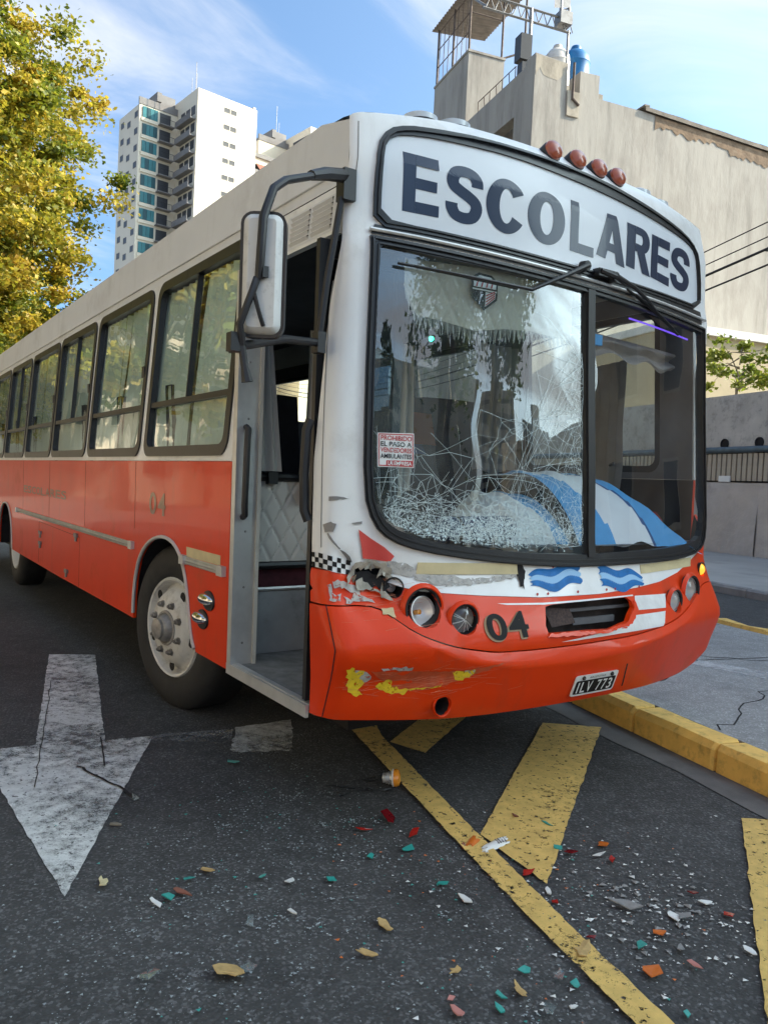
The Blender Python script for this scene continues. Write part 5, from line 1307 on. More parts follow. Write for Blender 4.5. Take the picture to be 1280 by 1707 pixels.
# cant rail between window tops and roof edge
WTOP = 2.60
for sg in (-1, 1):
    mb = MB()
    ys = [0, .6, 1.2, 2, 3, 4, 5, 6, 7, 8, 9, 10, 11.0]
    sec = [(xs(WTOP), WTOP), (xs(2.66), 2.66), (xs(2.66) - .006, 2.74), (1.146, 2.86), (1.145, zroof(1.15) + .001)]
    sec0 = [MF(-ue_(z) + .004, z) for z in (WTOP, 2.66, 2.74, 2.82, 2.85)]
    vs = []
    for y in ys:
        for i_, (x, z) in enumerate(sec):
            if y == 0: p_ = sec0[i_]; vs.append((sg * -p_.x, p_.y, p_.z))
            else: vs.append((sg * x, y, z))
    fs = [(j * 5 + i, j * 5 + i + 1, (j + 1) * 5 + i + 1, (j + 1) * 5 + i) for j in range(len(ys) - 1) for i in range(4)]
    if sg > 0: fs = [q[::-1] for q in fs]
    mb.add(vs, fs); mb.build('cant_rail', ROOFW, BUSR, True)
    mb = MB().tube([(sg * (xs(2.655) + .004), y, 2.655) for y in np.linspace(.42, 11, 30)], .007, 5); mb.build('rain_gutter', ROOFW, BUSR, True)

# ---- sides
WIN = [(1.268, 2.571), (2.685, 4.005), (4.103, 5.350), (5.424, 6.697), (6.79, 8.05), (8.14, 9.40), (9.49, 10.70)]
ZB, ZTOPW = 1.535, 2.585
ARCH = [(2.719, .482), (2.713, .62), (2.68, .76), (2.61, .88), (2.50, .965), (2.37, 1.02), (2.22, 1.05), (2.08, 1.052), (1.95, 1.025), (1.85, .965), (1.78, .88), (1.735, .78), (1.695, .65), (1.655, .55), (1.60, .488)]
RAR = [(8.37, .482), (8.36, .62), (8.31, .78), (8.21, .90), (8.06, .98), (7.90, .995), (7.74, .985), (7.60, .93), (7.49, .83), (7.42, .70), (7.39, .56), (7.38, .482)]
lowL = [(1.197, 1.494), (1.197, .488)] + ARCH[::-1] + [(5.0, .475)] + RAR[::-1] + [(10.95, .49), (10.95, 1.494)]
panel('lower_side_panel', lowL, [], .14, ML, .02, RED, BUSR, backmat=DARK)
upL = [(1.197, 1.4965), (10.95, 1.4965), (10.95, WTOP), (1.197, WTOP)]
whole = [rrect(a, ZB, b, ZTOPW, .09) for a, b in WIN]
panel('upper_side_panel', upL, whole, .16, ML, .03, WHITE, BUSR, backmat=DARKIN)
lowR = [(.40, 1.494), (.40, .488), (1.60, .488)] + ARCH[::-1][1:] + [(5.0, .475)] + RAR[::-1] + [(10.95, .49), (10.95, 1.494)]
panel('lower_side_panel', lowR, [], .2, MR, .02, RED, BUSR, backmat=DARK)
WINR = [(.62, 1.75), (1.95, 3.1)] + [(a + .55, b + .55) for a, b in WIN[1:-1]]
panel('upper_side_panel', [(.40, 1.4965), (10.95, 1.4965), (10.95, WTOP), (.40, WTOP)], [rrect(a, ZB - (.25 if a < .7 else 0) + (.0 if a > .7 else .25), b, ZTOPW - .1, .08) for a, b in WINR], .2, MR, .03, WHITE, BUSR, backmat=DARKIN)
# arch lips
for arc, nm in ((ARCH, 'wheel_arch_lip'), (RAR, 'wheel_arch_lip')):
    for M_ in (ML, MR):
        mb = MB().tube([M_(p[0], p[1], .004) for p in densify(smoothp(arc, 1)[:-2], .03, False)], .011, 6); mb.build(nm, mat('arch lip grey', (.5, .48, .46), rough=.5) if 'arch lip grey' not in MATS else MATS['arch lip grey'], BUSR, True)
# wheel wells
for yc, w in ((2.22, .56), (7.88, .52)):
    for sg in (-1, 1):
        mb = MB(); th_ = [math.pi * k / 14 for k in range(15)]
        vs = [(sg * x, yc + w * math.cos(a), .47 + .58 * math.sin(a)) for x in (1.228, .55) for a in th_]
        mb.add(vs, [(k, k + 1, 16 + k, 15 + k) for k in range(14)]); mb.add([(sg * .55, yc - w, .3), (sg * .55, yc + w, .3), (sg * .55, yc + w, 1.08), (sg * .55, yc - w, 1.08)], [(0, 1, 2, 3)])
        mb.build('wheel_well', DARK, BUSR)
# glazing: each window is frame > panes, transom, curtain
SG = glass('side window glass', (.84, .91, .88), 1.55, 1.6, .05, (.5, .55, .5))
CURT = mat('pale green curtain', (.66, .74, .68), rough=.9, var=.12, vscale=6)
def sidewin(a, b, M_, n):
    inn = rrect(a + .045, ZB + .045, b - .045, ZTOPW - .045, .055); outr = rrect(a - .012, ZB - .012, b + .012, ZTOPW + .012, .095)
    o = ring('side_window', outr, inn, M_, .035, RUBBER, BUSR, .010)
    zb = 1.838; mid = (a + b) / 2
    mb = MB()
    for (y0, y1, z0, z1) in ((a + .04, b - .04, zb - .016, zb + .016), (mid - .007, mid + .007, zb + .0165, ZTOPW - .04))[:2 if n % 2 else 1]:
        P_ = [M_(y0, z0, .004), M_(y1, z0, .004), M_(y1, z1, .004), M_(y0, z1, .004)]; Q_ = [M_(y0, z0, -.03), M_(y1, z0, -.03), M_(y1, z1, -.03), M_(y0, z1, -.03)]
        mb.add(P_ + Q_, [(0, 1, 2, 3), (7, 6, 5, 4), (0, 4, 5, 1), (1, 5, 6, 2), (2, 6, 7, 3), (3, 7, 4, 0)])
    mb.build('transom', RUBBER, o)
    for (y0, y1, z0, z1, of) in ((a + .03, mid - .004, zb + .01, ZTOPW - .03, -.012), (mid + .004, b - .03, zb + .01, ZTOPW - .03, -.020), (a + .03, b - .03, ZB + .03, zb - .01, -.014)):
        MB().add([M_(y0, z0, of), M_(y1, z0, of), M_(y1, z1, of), M_(y0, z1, of)], [(0, 1, 2, 3) if M_ is MR else (3, 2, 1, 0)]).build('pane', SG, o)
    mb = MB(); rn_ = random.Random(n)
    spans = ((a + .02, mid - .03), (mid + .02, b - .02)) if n % 3 else ((a + .02, b - .02),)
    for (y0, y1) in spans:
        k = int((y1 - y0) / .012)
        mb.grid(lambda s, t: Vector(M_(y0 + (y1 - y0) * s, ZB - .1 + (ZTOPW - ZB + .05) * t, -.050 + .016 * math.sin(s * (y1 - y0) * 62 + 1.5 * math.sin(t * 2 + n)))), k, 5)
    mb.build('curtain', CURT, o, True)
    yl = a + .045; MB().box((min(M_(yl, 2.05, .014).x, M_(yl, 2.05, -.01).x), yl - .02, 2.03), (max(M_(yl, 2.05, .014).x, M_(yl, 2.05, -.01).x), yl + .03, 2.10)).build('latch', BLACK, o)
for n, (a, b) in enumerate(WIN): sidewin(a, b, ML, n + 1)
for n, (a, b) in enumerate(WINR):
    o = ring('side_window', rrect(a - .012, ZB - .012, b + .012, ZTOPW - .088, .085), rrect(a + .04, ZB + .04, b - .04, ZTOPW - .14, .05), MR, .035, RUBBER, BUSR, .010)
    MB().add([MR(a, ZB, -.012), MR(b, ZB, -.012), MR(b, ZTOPW - .1, -.012), MR(a, ZTOPW - .1, -.012)], [(0, 1, 2, 3)]).build('pane', SG, o)
    if n == 0: MB().box((1.17, 1.16, ZB + .03), (1.23, 1.19, ZTOPW - .13)).build('slider_post', RUBBER, o)
# trim rails, plaques, side lamps, hatch and lettering on the lower side
for (y0, y1, z0) in ((2.765, 7.05, .950), (1.262, 1.800, .958)):
    mb = MB()
    for z, r_ in ((z0 + .014, .007), (z0, .011), (z0 - .014, .007)): mb.tube([ML(y, z, .008) for y in np.linspace(y0, y1, 24)], r_, 6)
    mb.build('trim_rail', ALU, BUSR, True)
    mb = MB()
    for y in (y0, y1): mb.obox(ML(y, z0, .010), (.028, .07, .05))
    mb.build('rail_end', ALU, BUSR)
patch('cream_plaque', [(1.775, 1.030), (1.298, 1.030), (1.296, .980), (1.765, .978)], ML, .003, TAPE, BUSR, .1, thk=.002)
for y, z in ((1.452, .790), (1.530, .682)):
    o = MB().lathe([(.052, 0), (.050, .008), (.0, .010)], ML(y - .02, z - .004, .001), (-1, 0, 0), 18, 1.5).build('side_lamp', BLACK, BUSR, True)
    mb = MB()
    def fn(s, t):
        L_ = -.085 + .17 * s; rr = .036 * math.sqrt(max(0, 1 - (2 * s - 1) ** 2)) * (1 - .25 * s)
        a = math.pi * t; return ML(y - L_, z + rr * math.cos(a), .006 + rr * math.sin(a) * 1.1)
    mb.grid(fn, 14, 10); mb.build('lamp_shell', CHROME, o, True)
GHOST = mat('faded side lettering', (.24, .10, .045), rough=.45, var=.2, coat=.2)
lettering('fleet_number', '0', (2.435, 1.172, 2.305, 1.306), ML, .0022, GHOST, BUSR, .02); lettering('fleet_number', '4', (2.275, 1.172, 2.135, 1.306), ML, .0022, GHOST, BUSR, .02)
xx = 6.70
for ch in 'ESCOLARES':
    lettering('side_letter', ch, (xx, 1.158, xx - .20, 1.232), ML, .0022, GHOST, BUSR, .02); xx -= .225
mb = MB()
for (y0, z0, y1, z1) in ((5.85, .90, 5.85, .50), (4.20, .88, 4.20, .48), (5.85, .90, 4.20, .88), (2.735, 1.06, 2.735, 1.49), (4.05, .98, 4.05, 1.49), (5.40, .98, 5.40, 1.49), (6.75, .98, 6.75, 1.49)):
    MB().tube([ML(y0, z0, -.0008), ML(y1, z1, -.0008)], .0024, 4).build('panel_joint', mat('dark joint line', (.10, .02, .01), rough=.8) if 'dark joint line' not in MATS else MATS['dark joint line'], BUSR)  # thin dark red lines along the panel joints
for (y, z) in ((5.76, .80), (5.76, .70), (4.30, .89), (4.62, .56)):
    mb = MB().obox(ML(y, z, .008), (.02, .09, .03)); mb.tube([ML(y, z - .01, .006), ML(y, z - .05, .008)], .012, 6); mb.build('hatch_latch', STEEL, BUSR)

# ---- wheels
def wheel(cx, cy, sg, steer, name, front=True):
    """hub face centre at (cx, cy, .5); sg is the outward side"""
    ax = Vector((sg * math.cos(steer), -math.sin(steer), 0)).normalized()
    c = Vector((cx, cy, .5))
    o = bpy.data.objects.new(name, None); COL.objects.link(o); o.parent = BUSR
    W_ = .27
    prof = [(.295, -.01), (.305, .006), (.33, .018), (.40, .022), (.455, .008), (.482, -.012), (.497, -.035), (.5, -.06), (.5, -W_ + .03), (.48, -W_), (.30, -W_)]
    MB().lathe(prof, c, ax, 56).build('tyre', TYRE, o, True, sharp=60)
    if front: pr = [(.302, .004), (.295, .016), (.283, .012), (.272, -.02), (.262, -.045), (.245, -.035), (.225, .0), (.205, .025), (.165, .040), (.135, .044), (.115, .046), (.105, .05)]
    else: pr = [(.302, .004), (.295, .016), (.283, .010), (.272, -.03), (.255, -.10), (.225, -.13), (.16, -.14), (.13, -.14)]
    MB().lathe(pr, c, ax, 48).build('rim', RIMW, o, True, sharp=50)
    h0 = .046 if front else -.14
    MB().lathe([(.108, h0), (.104, h0 + .010), (.092, h0 + .012), (.086, h0 + .006), (.078, h0 + .03), (.070, h0 + .045), (.062, h0 + .050), (.060, h0 + .066), (.045, h0 + .074), (.02, h0 + .076), (.001, h0 + .076)], c, ax, 28).build('hub', mat('greasy hub', (.30, .28, .26), rough=.5, metal=.4, var=.35, vscale=22, dirt=(.42, .40, .37), dirt_amt=.3, dirt_scale=14) if 'greasy hub' not in MATS else MATS['greasy hub'], o, True)
    x_ = ax.cross(Vector((0, 0, 1))).normalized(); z_ = Vector((0, 0, 1))
    for k in range(8):
        a = math.radians(22.5 + 45 * k); p = c + (x_ * math.cos(a) + z_ * math.sin(a)) * .148 + ax * (h0 - .006)
        MB().lathe([(.024, 0), (.024, .005), (.018, .006), (.018, .024), (.012, .027), (.010, .036), (.001, .037)], p, ax, 6).build('lug_nut', STEEL, o)
    for k in range(5):
        a = math.radians(50 + 72 * k); p = c + (x_ * math.cos(a) + z_ * math.sin(a)) * .232 + ax * (.0 if front else -.12)
        MB().lathe([(.030, .012), (.022, .013), (.001, .013)], p, ax, 14, 1.0).build('rim_slot', DARK, o)
    return o
wheel(-1.15, 2.24, -1, math.radians(10), 'front_wheel'); wheel(1.15, 2.24, 1, math.radians(-10), 'front_wheel')
wheel(-1.12, 7.90, -1, 0, 'rear_wheel', False); wheel(1.12, 7.90, 1, 0, 'rear_wheel', False)
MB().box((-.9, .62, .30), (.9, 10.8, .465)).build('chassis', DARK, BUSR)
MB().tube([(-.9, 2.24, .45), (.9, 2.24, .45)], .09, 10).tube([(-.9, 7.9, .5), (.9, 7.9, .5)], .13, 10).build('axle', DARK, BUSR)
mb = MB().add([(-1.2, 11.02, .5), (1.2, 11.02, .5), (1.15, 11.02, 2.9), (-1.15, 11.02, 2.9)], [(0, 1, 2, 3)]); mb.box((-1.24, 10.93, .49), (1.24, 11.0, 2.6)); mb.build('rear_wall', WHITE, BUSR)
mb = MB().tube([MFL(.86, .415, -.05), MFL(.92, .395, -.05), MFL(1.0, .385, -.05), MFL(1.03, .41, -.05)], .006, 6); mb.build('hanging_wire', BLACK, BUSR, True)
# ------------------------------------------------------------------ doorway, mirror, inside of the bus
GREYPL = mat('grey step panel', (.27, .27, .27), rough=.7, var=.15, vscale=5, dirt=(.08, .075, .07), dirt_amt=.2, dirt_scale=6)
TREAD = mat('dusty step rubber', (.19, .19, .185), rough=.85, var=.3, vscale=16, bump=.003, bscale=60, dirt=(.28, .27, .26), dirt_amt=.2, dirt_scale=8)
QUILT = mat('quilted cream vinyl', (.60, .56, .50), rough=.5, var=.06, vscale=4)
VAL = mat('quilted valance', (.52, .47, .385), rough=.75, var=.1, vscale=8)
CLOTHW = mat('white curtain', (.50, .49, .46), rough=.9, var=.06)
CLOTHG = mat('grey curtain', (.36, .35, .33), rough=.9, var=.12, vscale=6)
SEATM = mat('dark seat fabric', (.03, .032, .045), rough=.85, var=.2, vscale=20)
CARPET = mat('dark red carpet', (.06, .012, .018), rough=.95, var=.3, vscale=30)
FLAGBL = mat('sky blue cloth', (.08, .34, .66), rough=.85, var=.08, vscale=8)
FLAGWH = mat('white cloth', (.74, .76, .78), rough=.85, var=.05)
FLAGDB = mat('deep blue cloth', (.03, .09, .25), rough=.85)
REDCL = mat('red cloth', (.34, .03, .025), rough=.85, var=.15)
ORCL = mat('orange cloth', (.40, .12, .04), rough=.85)
PURPLE = mat('purple led strip', (.1, .05, .4), rough=.4, emit=(.22, .10, 1.0), es=.3)
GREENL = mat('green pilot lamp', (.02, .4, .15), rough=.3, emit=(.05, 1.0, .45), es=2.2)

panel('door_header', [(.392, 2.405), (1.194, 2.405), (1.194, 2.595), (.400, 2.595)], [], .1, ML, .03, WHITE, BUSR, backmat=DARKIN)
hd = [o for o in BUSR.children if o.name.startswith('door_header')][0]
for i in range(2):
    for k in range(6):
        y0 = .44 + i * .19; z0 = 2.432 + k * .022
        mb = MB(); a = [ML(y0, z0, .001), ML(y0 + .165, z0, .001), ML(y0 + .165, z0 + .012, .011), ML(y0, z0 + .012, .011), ML(y0 + .165, z0 + .0125, .001), ML(y0, z0 + .0125, .001)]
        mb.add(a, [(3, 2, 1, 0), (5, 4, 2, 3)]); mb.build('louvre_slat', ROOFW, hd)
        MB().add([ML(y0, z0 + .0128, .0015), ML(y0 + .165, z0 + .0128, .0015), ML(y0 + .165, z0 + .0195, .0015), ML(y0, z0 + .0195, .0015)], [(3, 2, 1, 0)]).build('louvre_slot', DARK, hd)
MB().add([ML(.415, 2.42, .0012), ML(.835, 2.42, .0012), ML(.835, 2.57, .0012), ML(.415, 2.57, .0012)], [(3, 2, 1, 0)]).build('louvre_plate', ROOFW, hd)
# rear jamb, sill and step
DR = MB().box((-1.248, 1.150, .49), (-1.135, 1.195, 2.40)).build('door_post', ALU, BUSR)
MB().box((-1.140, 1.135, .50), (-1.122, 1.149, 2.38)).build('post_edge', mat('pale post edge', (.50, .48, .43), rough=.6, dirt=(.2, .18, .15), dirt_amt=.2), DR)
mb = MB()
for k in range(7): mb.lathe([(.006, 0), (.001, .003)], (-1.19, 1.1495, .62 + k * .27), (0, -1, 0), 7)
mb.build('rivets', STEEL, DR)
mb = MB().tube([(-1.20, 1.15, 1.66), (-1.205, 1.115, 1.65), (-1.21, 1.11, 1.60), (-1.215, 1.11, 1.28), (-1.21, 1.115, 1.24), (-1.205, 1.15, 1.23)], .016, 8); mb.build('grab_handle', BLACK, BUSR, True)
mb = MB().tube([(-1.262, .400, 1.66), (-1.275, .405, 1.62), (-1.278, .41, 1.45), (-1.272, .41, 1.30), (-1.258, .40, 1.26)], .020, 8); mb.build('grab_handle', BLACK, BUSR, True)
MB().box((-1.250, .388, .470), (-1.235, 1.195, .520)).box((-1.2345, .388, .500), (-1.205, 1.195, .523)).build('door_sill', ALU, BUSR)
MB().box((-1.20, .40, .47), (-.50, 1.34, .515)).build('step_tread', TREAD, BUSR)
MB().box((-1.20, 1.305, .518), (-.48, 1.34, .850)).build('step_riser', GREYPL, BUSR)
MB().box((-.42, .45, .518), (-.40, 1.303, .895)).build('step_riser', GREYPL, BUSR)
MB().tube([(-1.2, 1.30, .853), (-.48, 1.30, .853)], .010, 6).build('step_nosing', ALU, BUSR, True)
MB().box((-1.20, 1.315, .853), (-.48, 1.34, .985)).build('kick_panel', CARPET, BUSR)
MB().tube([(-1.2, 1.29, .975), (-.46, 1.29, .975)], .020, 8).build('partition_rail', BLACK, BUSR, True)
MB().tube([(-1.2, 1.29, 1.425), (-.46, 1.29, 1.425)], .022, 8).obox((-1.0, 1.27, 1.42), (.05, .04, .06)).build('partition_rail', BLACK, BUSR, True)
def quilt(a, b, s=.105, w=.62):
    p = (a / s + b / (s * 1.7)) % 1.0; q = (a / s - b / (s * 1.7)) % 1.0
    d = min(p, 1 - p, q, 1 - q)
    return min(1.0, d / .16) ** .5
mb = MB().grid(lambda s, t: (-1.19 + .72 * s, 1.300 - .012 * quilt(.72 * s, .42 * t), .995 + .415 * t), 110, 66); mb.build('quilted_partition', QUILT, BUSR, True, sharp=80)
mb = MB()
sp, h_, w_ = .105, .415, .72
for sg in (1, -1):
    for k in range(-6, 16):
        pts = []
        for t in np.linspace(0, 1, 12):
            z = t * h_; x = (k * sp - sg * z / 1.7)
            if 0 <= x <= w_: pts.append((-1.19 + x, 1.2985, .995 + z))
        if len(pts) > 1: mb.tube(pts, .0022, 4)
mb.build('quilt_seams', STEEL, BUSR)
mb = MB().grid(lambda s, t: (-1.125 + (.16 - .07 * t) * s, 1.235 + .016 * math.sin(s * 16), 1.455 + .63 * t), 30, 6); mb.build('door_curtain', CLOTHW, BUSR, True)
# folded front leaf of the door, seen on its edge
FL = MB().box((-1.235, .418, .53), (-1.195, .446, 2.38)).box((-.86, .418, .53), (-.82, .446, 2.38)).box((-1.194, .418, .53), (-.861, .446, .60)).box((-1.194, .418, 2.31), (-.861, .446, 2.38)).build('door_leaf', BLACK, BUSR)
MB().box((-1.194, .428, .60), (-.861, .436, 2.31)).build('pane', glass('door glass', (.30, .33, .36), 1.5, 1.2), FL)

# mirror on its arms
MC = Vector((-1.655, .035, 2.085)); na = math.radians(214)
n_ = Vector((math.sin(na), math.cos(na), 0)); wx = Vector((-n_.y, n_.x, 0))          # outward back of the mirror, width axis
if wx.x < 0: wx = -wx
MIR = None
rr_ = rrect(-.066, -.195, .066, .195, .033, 5)
def mp_(p, d): return MC + wx * p[0] + Vector((0, 0, 1)) * p[1] + n_ * d
mb = MB()
lv = [(inset(rr_, .0), -.02), (rr_, .0), (inset(rr_, .006), .018), (inset(rr_, .022), .030)]
vs = []; nn = len(rr_)
for q, d in lv: vs += [mp_(p, d) for p in q]
fs = [(i * nn + k, i * nn + (k + 1) % nn, (i + 1) * nn + (k + 1) % nn, (i + 1) * nn + k) for i in range(3) for k in range(nn)] + [tuple(3 * nn + k for k in range(nn))]
mb.add(vs, fs)
MIR = mb.build('wing_mirror', mat('mirror shell white', (.62, .62, .60), rough=.5, coat=.1, var=.06, dirt=(.16, .15, .13), dirt_amt=.14, dirt_scale=22), BUSR, True)
mb = MB()
o_, i_ = inset(rr_, -.008), inset(rr_, .004)
vs = [mp_(p, -.030) for p in o_] + [mp_(p, .006) for p in o_] + [mp_(p, .006) for p in i_] + [mp_(p, -.030) for p in i_]
mb.add(vs, [(a * nn + k, a * nn + (k + 1) % nn, ((a + 1) % 4) * nn + (k + 1) % nn, ((a + 1) % 4) * nn + k) for a in range(4) for k in range(nn)])
mb.build('mirror_rim', RUBBER, MIR, True)
MB().add([mp_(p, -.026) for p in i_], [tuple(range(nn))[::-1]]).build('mirror_glass', CHROME, MIR)
mb = MB().obox(MF(-1.20, 2.57, .012), (.055, .06, .12)); mb.build('mirror_bracket', BLACK, BUSR)
b0 = MF(-1.20, 2.585, .03)
top_ = [b0 + Vector((0, 0, .02)), Vector((-1.33, .225, 2.545)), Vector((-1.42, .165, 2.50))]
MB().tube(top_, [.027, .024, .018], 8).build('mirror_arm_root', BLACK, BUSR, True)
mb = MB().tube([Vector((-1.41, .17, 2.502)), Vector((-1.56, .08, 2.425)), Vector((-1.625, .035, 2.37)), mp_((.005, .17), .05), mp_((.0, .05), .05), mp_((-.005, -.02), .035)], .0145, 10); mb.build('mirror_arm', BLACK, BUSR, True)
lowb = Vector((-1.262, .355, 1.955))
mb = MB().tube([lowb, Vector((-1.45, .27, 1.935)), mp_((-.055, -.235), .03)], .0155, 10); mb.tube([mp_((-.055, -.235), .03), mp_((-.06, -.17), .05), mp_((-.02, -.06), .055), mp_((-.012, -.02), .035)], .013, 8); mb.tube([mp_((-.02, -.06), .055), mp_((.0, -.13), .05), mp_((.012, -.17), .032)], .007, 6)
mb.tube([mp_((-.055, -.235), .03), mp_((-.045, -.30), .028), mp_((-.035, -.35), .025)], [.013, .013, .020], 8); mb.obox(mp_((-.075, -.225), .03), (.05, .04, .06)); mb.obox(lowb, (.035, .05, .08)); mb.build('mirror_arm', BLACK, BUSR, True)
mb = MB().tube([MF(-1.205, 2.52, .03), Vector((-1.245, .335, 2.2)), Vector((-1.27, .35, 1.92))], .014, 8); mb.build('mirror_stay', BLACK, BUSR, True)
mb = MB().obox(mp_((.012, -.0), .038), (.02, .02, .035)); mb.build('mirror_clamp', BLACK, MIR)

# ---- inside
MB().box((-.475, .45, .90), (1.20, 1.36, .94)).box((-.54, 1.345, .90), (.54, 10.9, .94)).box((-1.2, 2.85, .90), (-.541, 7.3, .94)).box((.541, 2.85, .90), (1.2, 7.3, .94)).box((-1.2, 8.5, .90), (-.541, 10.9, .94)).box((.541, 8.5, .90), (1.2, 10.9, .94)).build('floor', DARKIN, BUSR)
mb = MB().grid(lambda a, b: (-1.09 + 2.18 * a, .52 + 10.4 * b, zroof(-1.09 + 2.18 * a) - .10), 12, 4); mb.build('ceiling', DARKIN, BUSR, True)
mb = MB()
uu_ = np.linspace(-.46, 1.14, 40)
vs = [MF(x, 1.155, -.035) for x in uu_] + [Vector((x * .97, .62, 1.17)) for x in uu_] + [Vector((x * .96, .92, 1.13)) for x in uu_] + [Vector((x * .96, .96, .95)) for x in uu_]
mb.add(vs, [(j * 40 + i, j * 40 + i + 1, (j + 1) * 40 + i + 1, (j + 1) * 40 + i) for j in range(3) for i in range(39)]); mb.build('dashboard', mat('grey dashboard', (.16, .17, .18), rough=.55, var=.1), BUSR, True)
mb = MB(); c = Vector((.64, 1.02, 1.30)); ax = Vector((0, -.75, .66)).normalized(); x_ = Vector((1, 0, 0)); y_ = ax.cross(x_)
ringp = [c + (x_ * math.cos(k * 2 * math.pi / 36) + y_ * math.sin(k * 2 * math.pi / 36)) * .23 for k in range(37)]
mb.tube(ringp, .013, 8, False)
for k in range(3): mb.tube([c, c + (x_ * math.cos(k * 2.09 + .5) + y_ * math.sin(k * 2.09 + .5)) * .23], .012, 6)
mb.tube([c, c - ax * .25], .03, 8); mb.build('steering_wheel', BLACK, BUSR, True)
def seat(x, y, w, m=SEATM, name='passenger_seat', hi=1.95):
    o = MB().grid(lambda a, b: (x - w / 2 + w * a, y + .10 * b + .05 * (1 - (2 * a - 1) ** 2) * -1, 1.30 + (hi - 1.30) * b), 8, 8).grid(lambda a, b: (x - w / 2 + w * a, y + .10 * b + .10, 1.30 + (hi - 1.30) * b), 6, 6).add([(x - w / 2, y + .1, hi), (x + w / 2, y + .1, hi), (x + w / 2, y + .2, hi), (x - w / 2, y + .2, hi)], [(0, 1, 2, 3)]).build(name, m, BUSR, True)
    MB().box((x - w / 2, y - .42, 1.22), (x + w / 2, y + .05, 1.34)).build('cushion', m, o)
    return o
for k in range(8):
    for x in (-.78, .78): seat(x, 2.15 + k * 1.05, .84)
DS = seat(.68, 1.85, .50, SEATM, 'driver_seat', 2.0)
GS = seat(.14, 1.62, .36, SEATM, 'guide_seat', 1.86)
MB().grid(lambda a, b: (.14 - .15 + .30 * a, 1.60 + .06 * b - .03 * math.sin(math.pi * a), 1.66 + .20 * b), 8, 4).build('headrest_cover', ORCL, GS, True)
MB().grid(lambda a, b: (.14 - .15 + .22 * a, 1.592 + .05 * b - .03 * math.sin(math.pi * a), 1.60 + .12 * b * (1 - .4 * a)), 8, 4).build('headrest_trim', FLAGDB, GS, True)
# valance across the left pane, quilted, with a fringe and an emblem
vb = [(-.92, 2.25), (-.885, 2.17), (-.853, 2.118), (-.739, 2.105), (-.578, 2.078), (-.42, 2.106), (-.254, 2.120), (-.12, 2.112), (-.01, 2.12)]
def vfn(s, t):
    u_ = -.91 + .90 * s; zb = interp(vb, u_); zt = 2.345
    return MF(u_, zb + (zt - zb) * t, -.055 + .008 * quilt(u_ + 2, t * .25, .09) + .015 * math.sin(u_ * 9))
VL = MB().grid(vfn, 120, 36).build('valance', VAL, BUSR, True, sharp=80)
mb = MB()
for k in range(210):
    u_ = -.905 + .89 * k / 209; zb = interp(vb, u_); l_ = .042 + .012 * math.sin(k * 1.7) + .004 * (k % 3)
    a = MF(u_, zb + .004, -.05 + .015 * math.sin(u_ * 9)); b = MF(u_ + .003 * math.sin(k * 2.3), zb - l_, -.05 + .012 * math.sin(k))
    s = Vector((.0016, 0, 0)); mb.add([a - s, a + s, b + s, b - s], [(0, 1, 2, 3)])
mb.build('fringe', mat('grey fringe', (.42, .40, .35), rough=.9), VL, kind='stuff')
def sh(pts, off): return [MF(-.545 + p[0] * .070, 2.245 + p[1] * .078, off) for p in pts]
HEX = [(-.95, .72), (-.45, 1.0), (.5, .95), (1, .62), (.96, -.35), (0, -1), (-1, -.30)]
EM = MB().add(sh(HEX, -.022) , [tuple(range(7))[::-1]]).build('emblem', BLACKPRINT, VL)
mb = MB().add(sh([(-.80, .62), (-.40, .86), (.42, .82), (.84, .55), (.84, .22), (-.82, .22)], -.020), [(5, 4, 3, 2, 1, 0)]); mb.build('emblem_field', WHITEPRINT, EM)
mb = MB()
for k in range(4): mb.add(sh([(-.66 + k * .36, .24), (-.56 + k * .36, .24), (-.40 + k * .36, .72), (-.50 + k * .36, .72)], -.0185), [(3, 2, 1, 0)])
mb.build('emblem_stripe', REDPRINT, EM)
mb = MB().add(sh([(.06, .0), (.82, .0), (.80, -.28), (.06, -.80)], -.020), [(3, 2, 1, 0)]); mb.build('emblem_field', WHITEPRINT, EM)
mb = MB()
for k in range(4): mb.add(sh([(.08, -.68 + k * .17), (.10, -.75 + k * .17), (.76, -.26 + k * .17 * .6), (.76, -.18 + k * .17 * .6)], -.0185), [(3, 2, 1, 0)])
mb.build('emblem_stripe', REDPRINT, EM)
mb = MB().add(sh([(-.90, .14), (.90, .12), (.90, .04), (-.90, .06)], -.019), [(3, 2, 1, 0)]); mb.build('emblem_band', WHITEPRINT, EM)
# side curtains behind the glass
def curtain(name, x0, x1, y, z0, z1, m, fold=40, pinch=0.0, amp=.02, zp=.5, dy=0.0):
    def fn(s, t):
        w = 1 - pinch * math.exp(-((t - zp) / .16) ** 2)
        x = (x0 + x1) / 2 + (x1 - x0) * (s - .5) * w
        return (x, y + dy * s + amp * math.sin(s * fold) + .01 * math.sin(t * 5 + s * 3), z0 + (z1 - z0) * t + .02 * math.sin(s * 9) * (1 - t))
    return MB().grid(fn, 60, 14).build(name, m, BUSR, True)
curtain('front_curtain', -.84, -.44, 1.22, 1.30, 2.18, CLOTHG, 34)
curtain('front_curtain', -.40, -.24, 1.12, 1.36, 2.16, CLOTHW, 20)
curtain('front_curtain', .24, .56, 1.18, 1.50, 2.25, CLOTHG, 30, .0)
curtain('tied_curtain', 1.06, 1.17, .78, 1.22, 2.20, CLOTHG, 22, .55, .03, .36, .34)
mb = MB().tube([(1.02, .80, 1.58), (1.16, .96, 1.57), (1.18, 1.1, 1.6)], .010, 6); mb.build('curtain_tie', BLACK, BUSR, True)
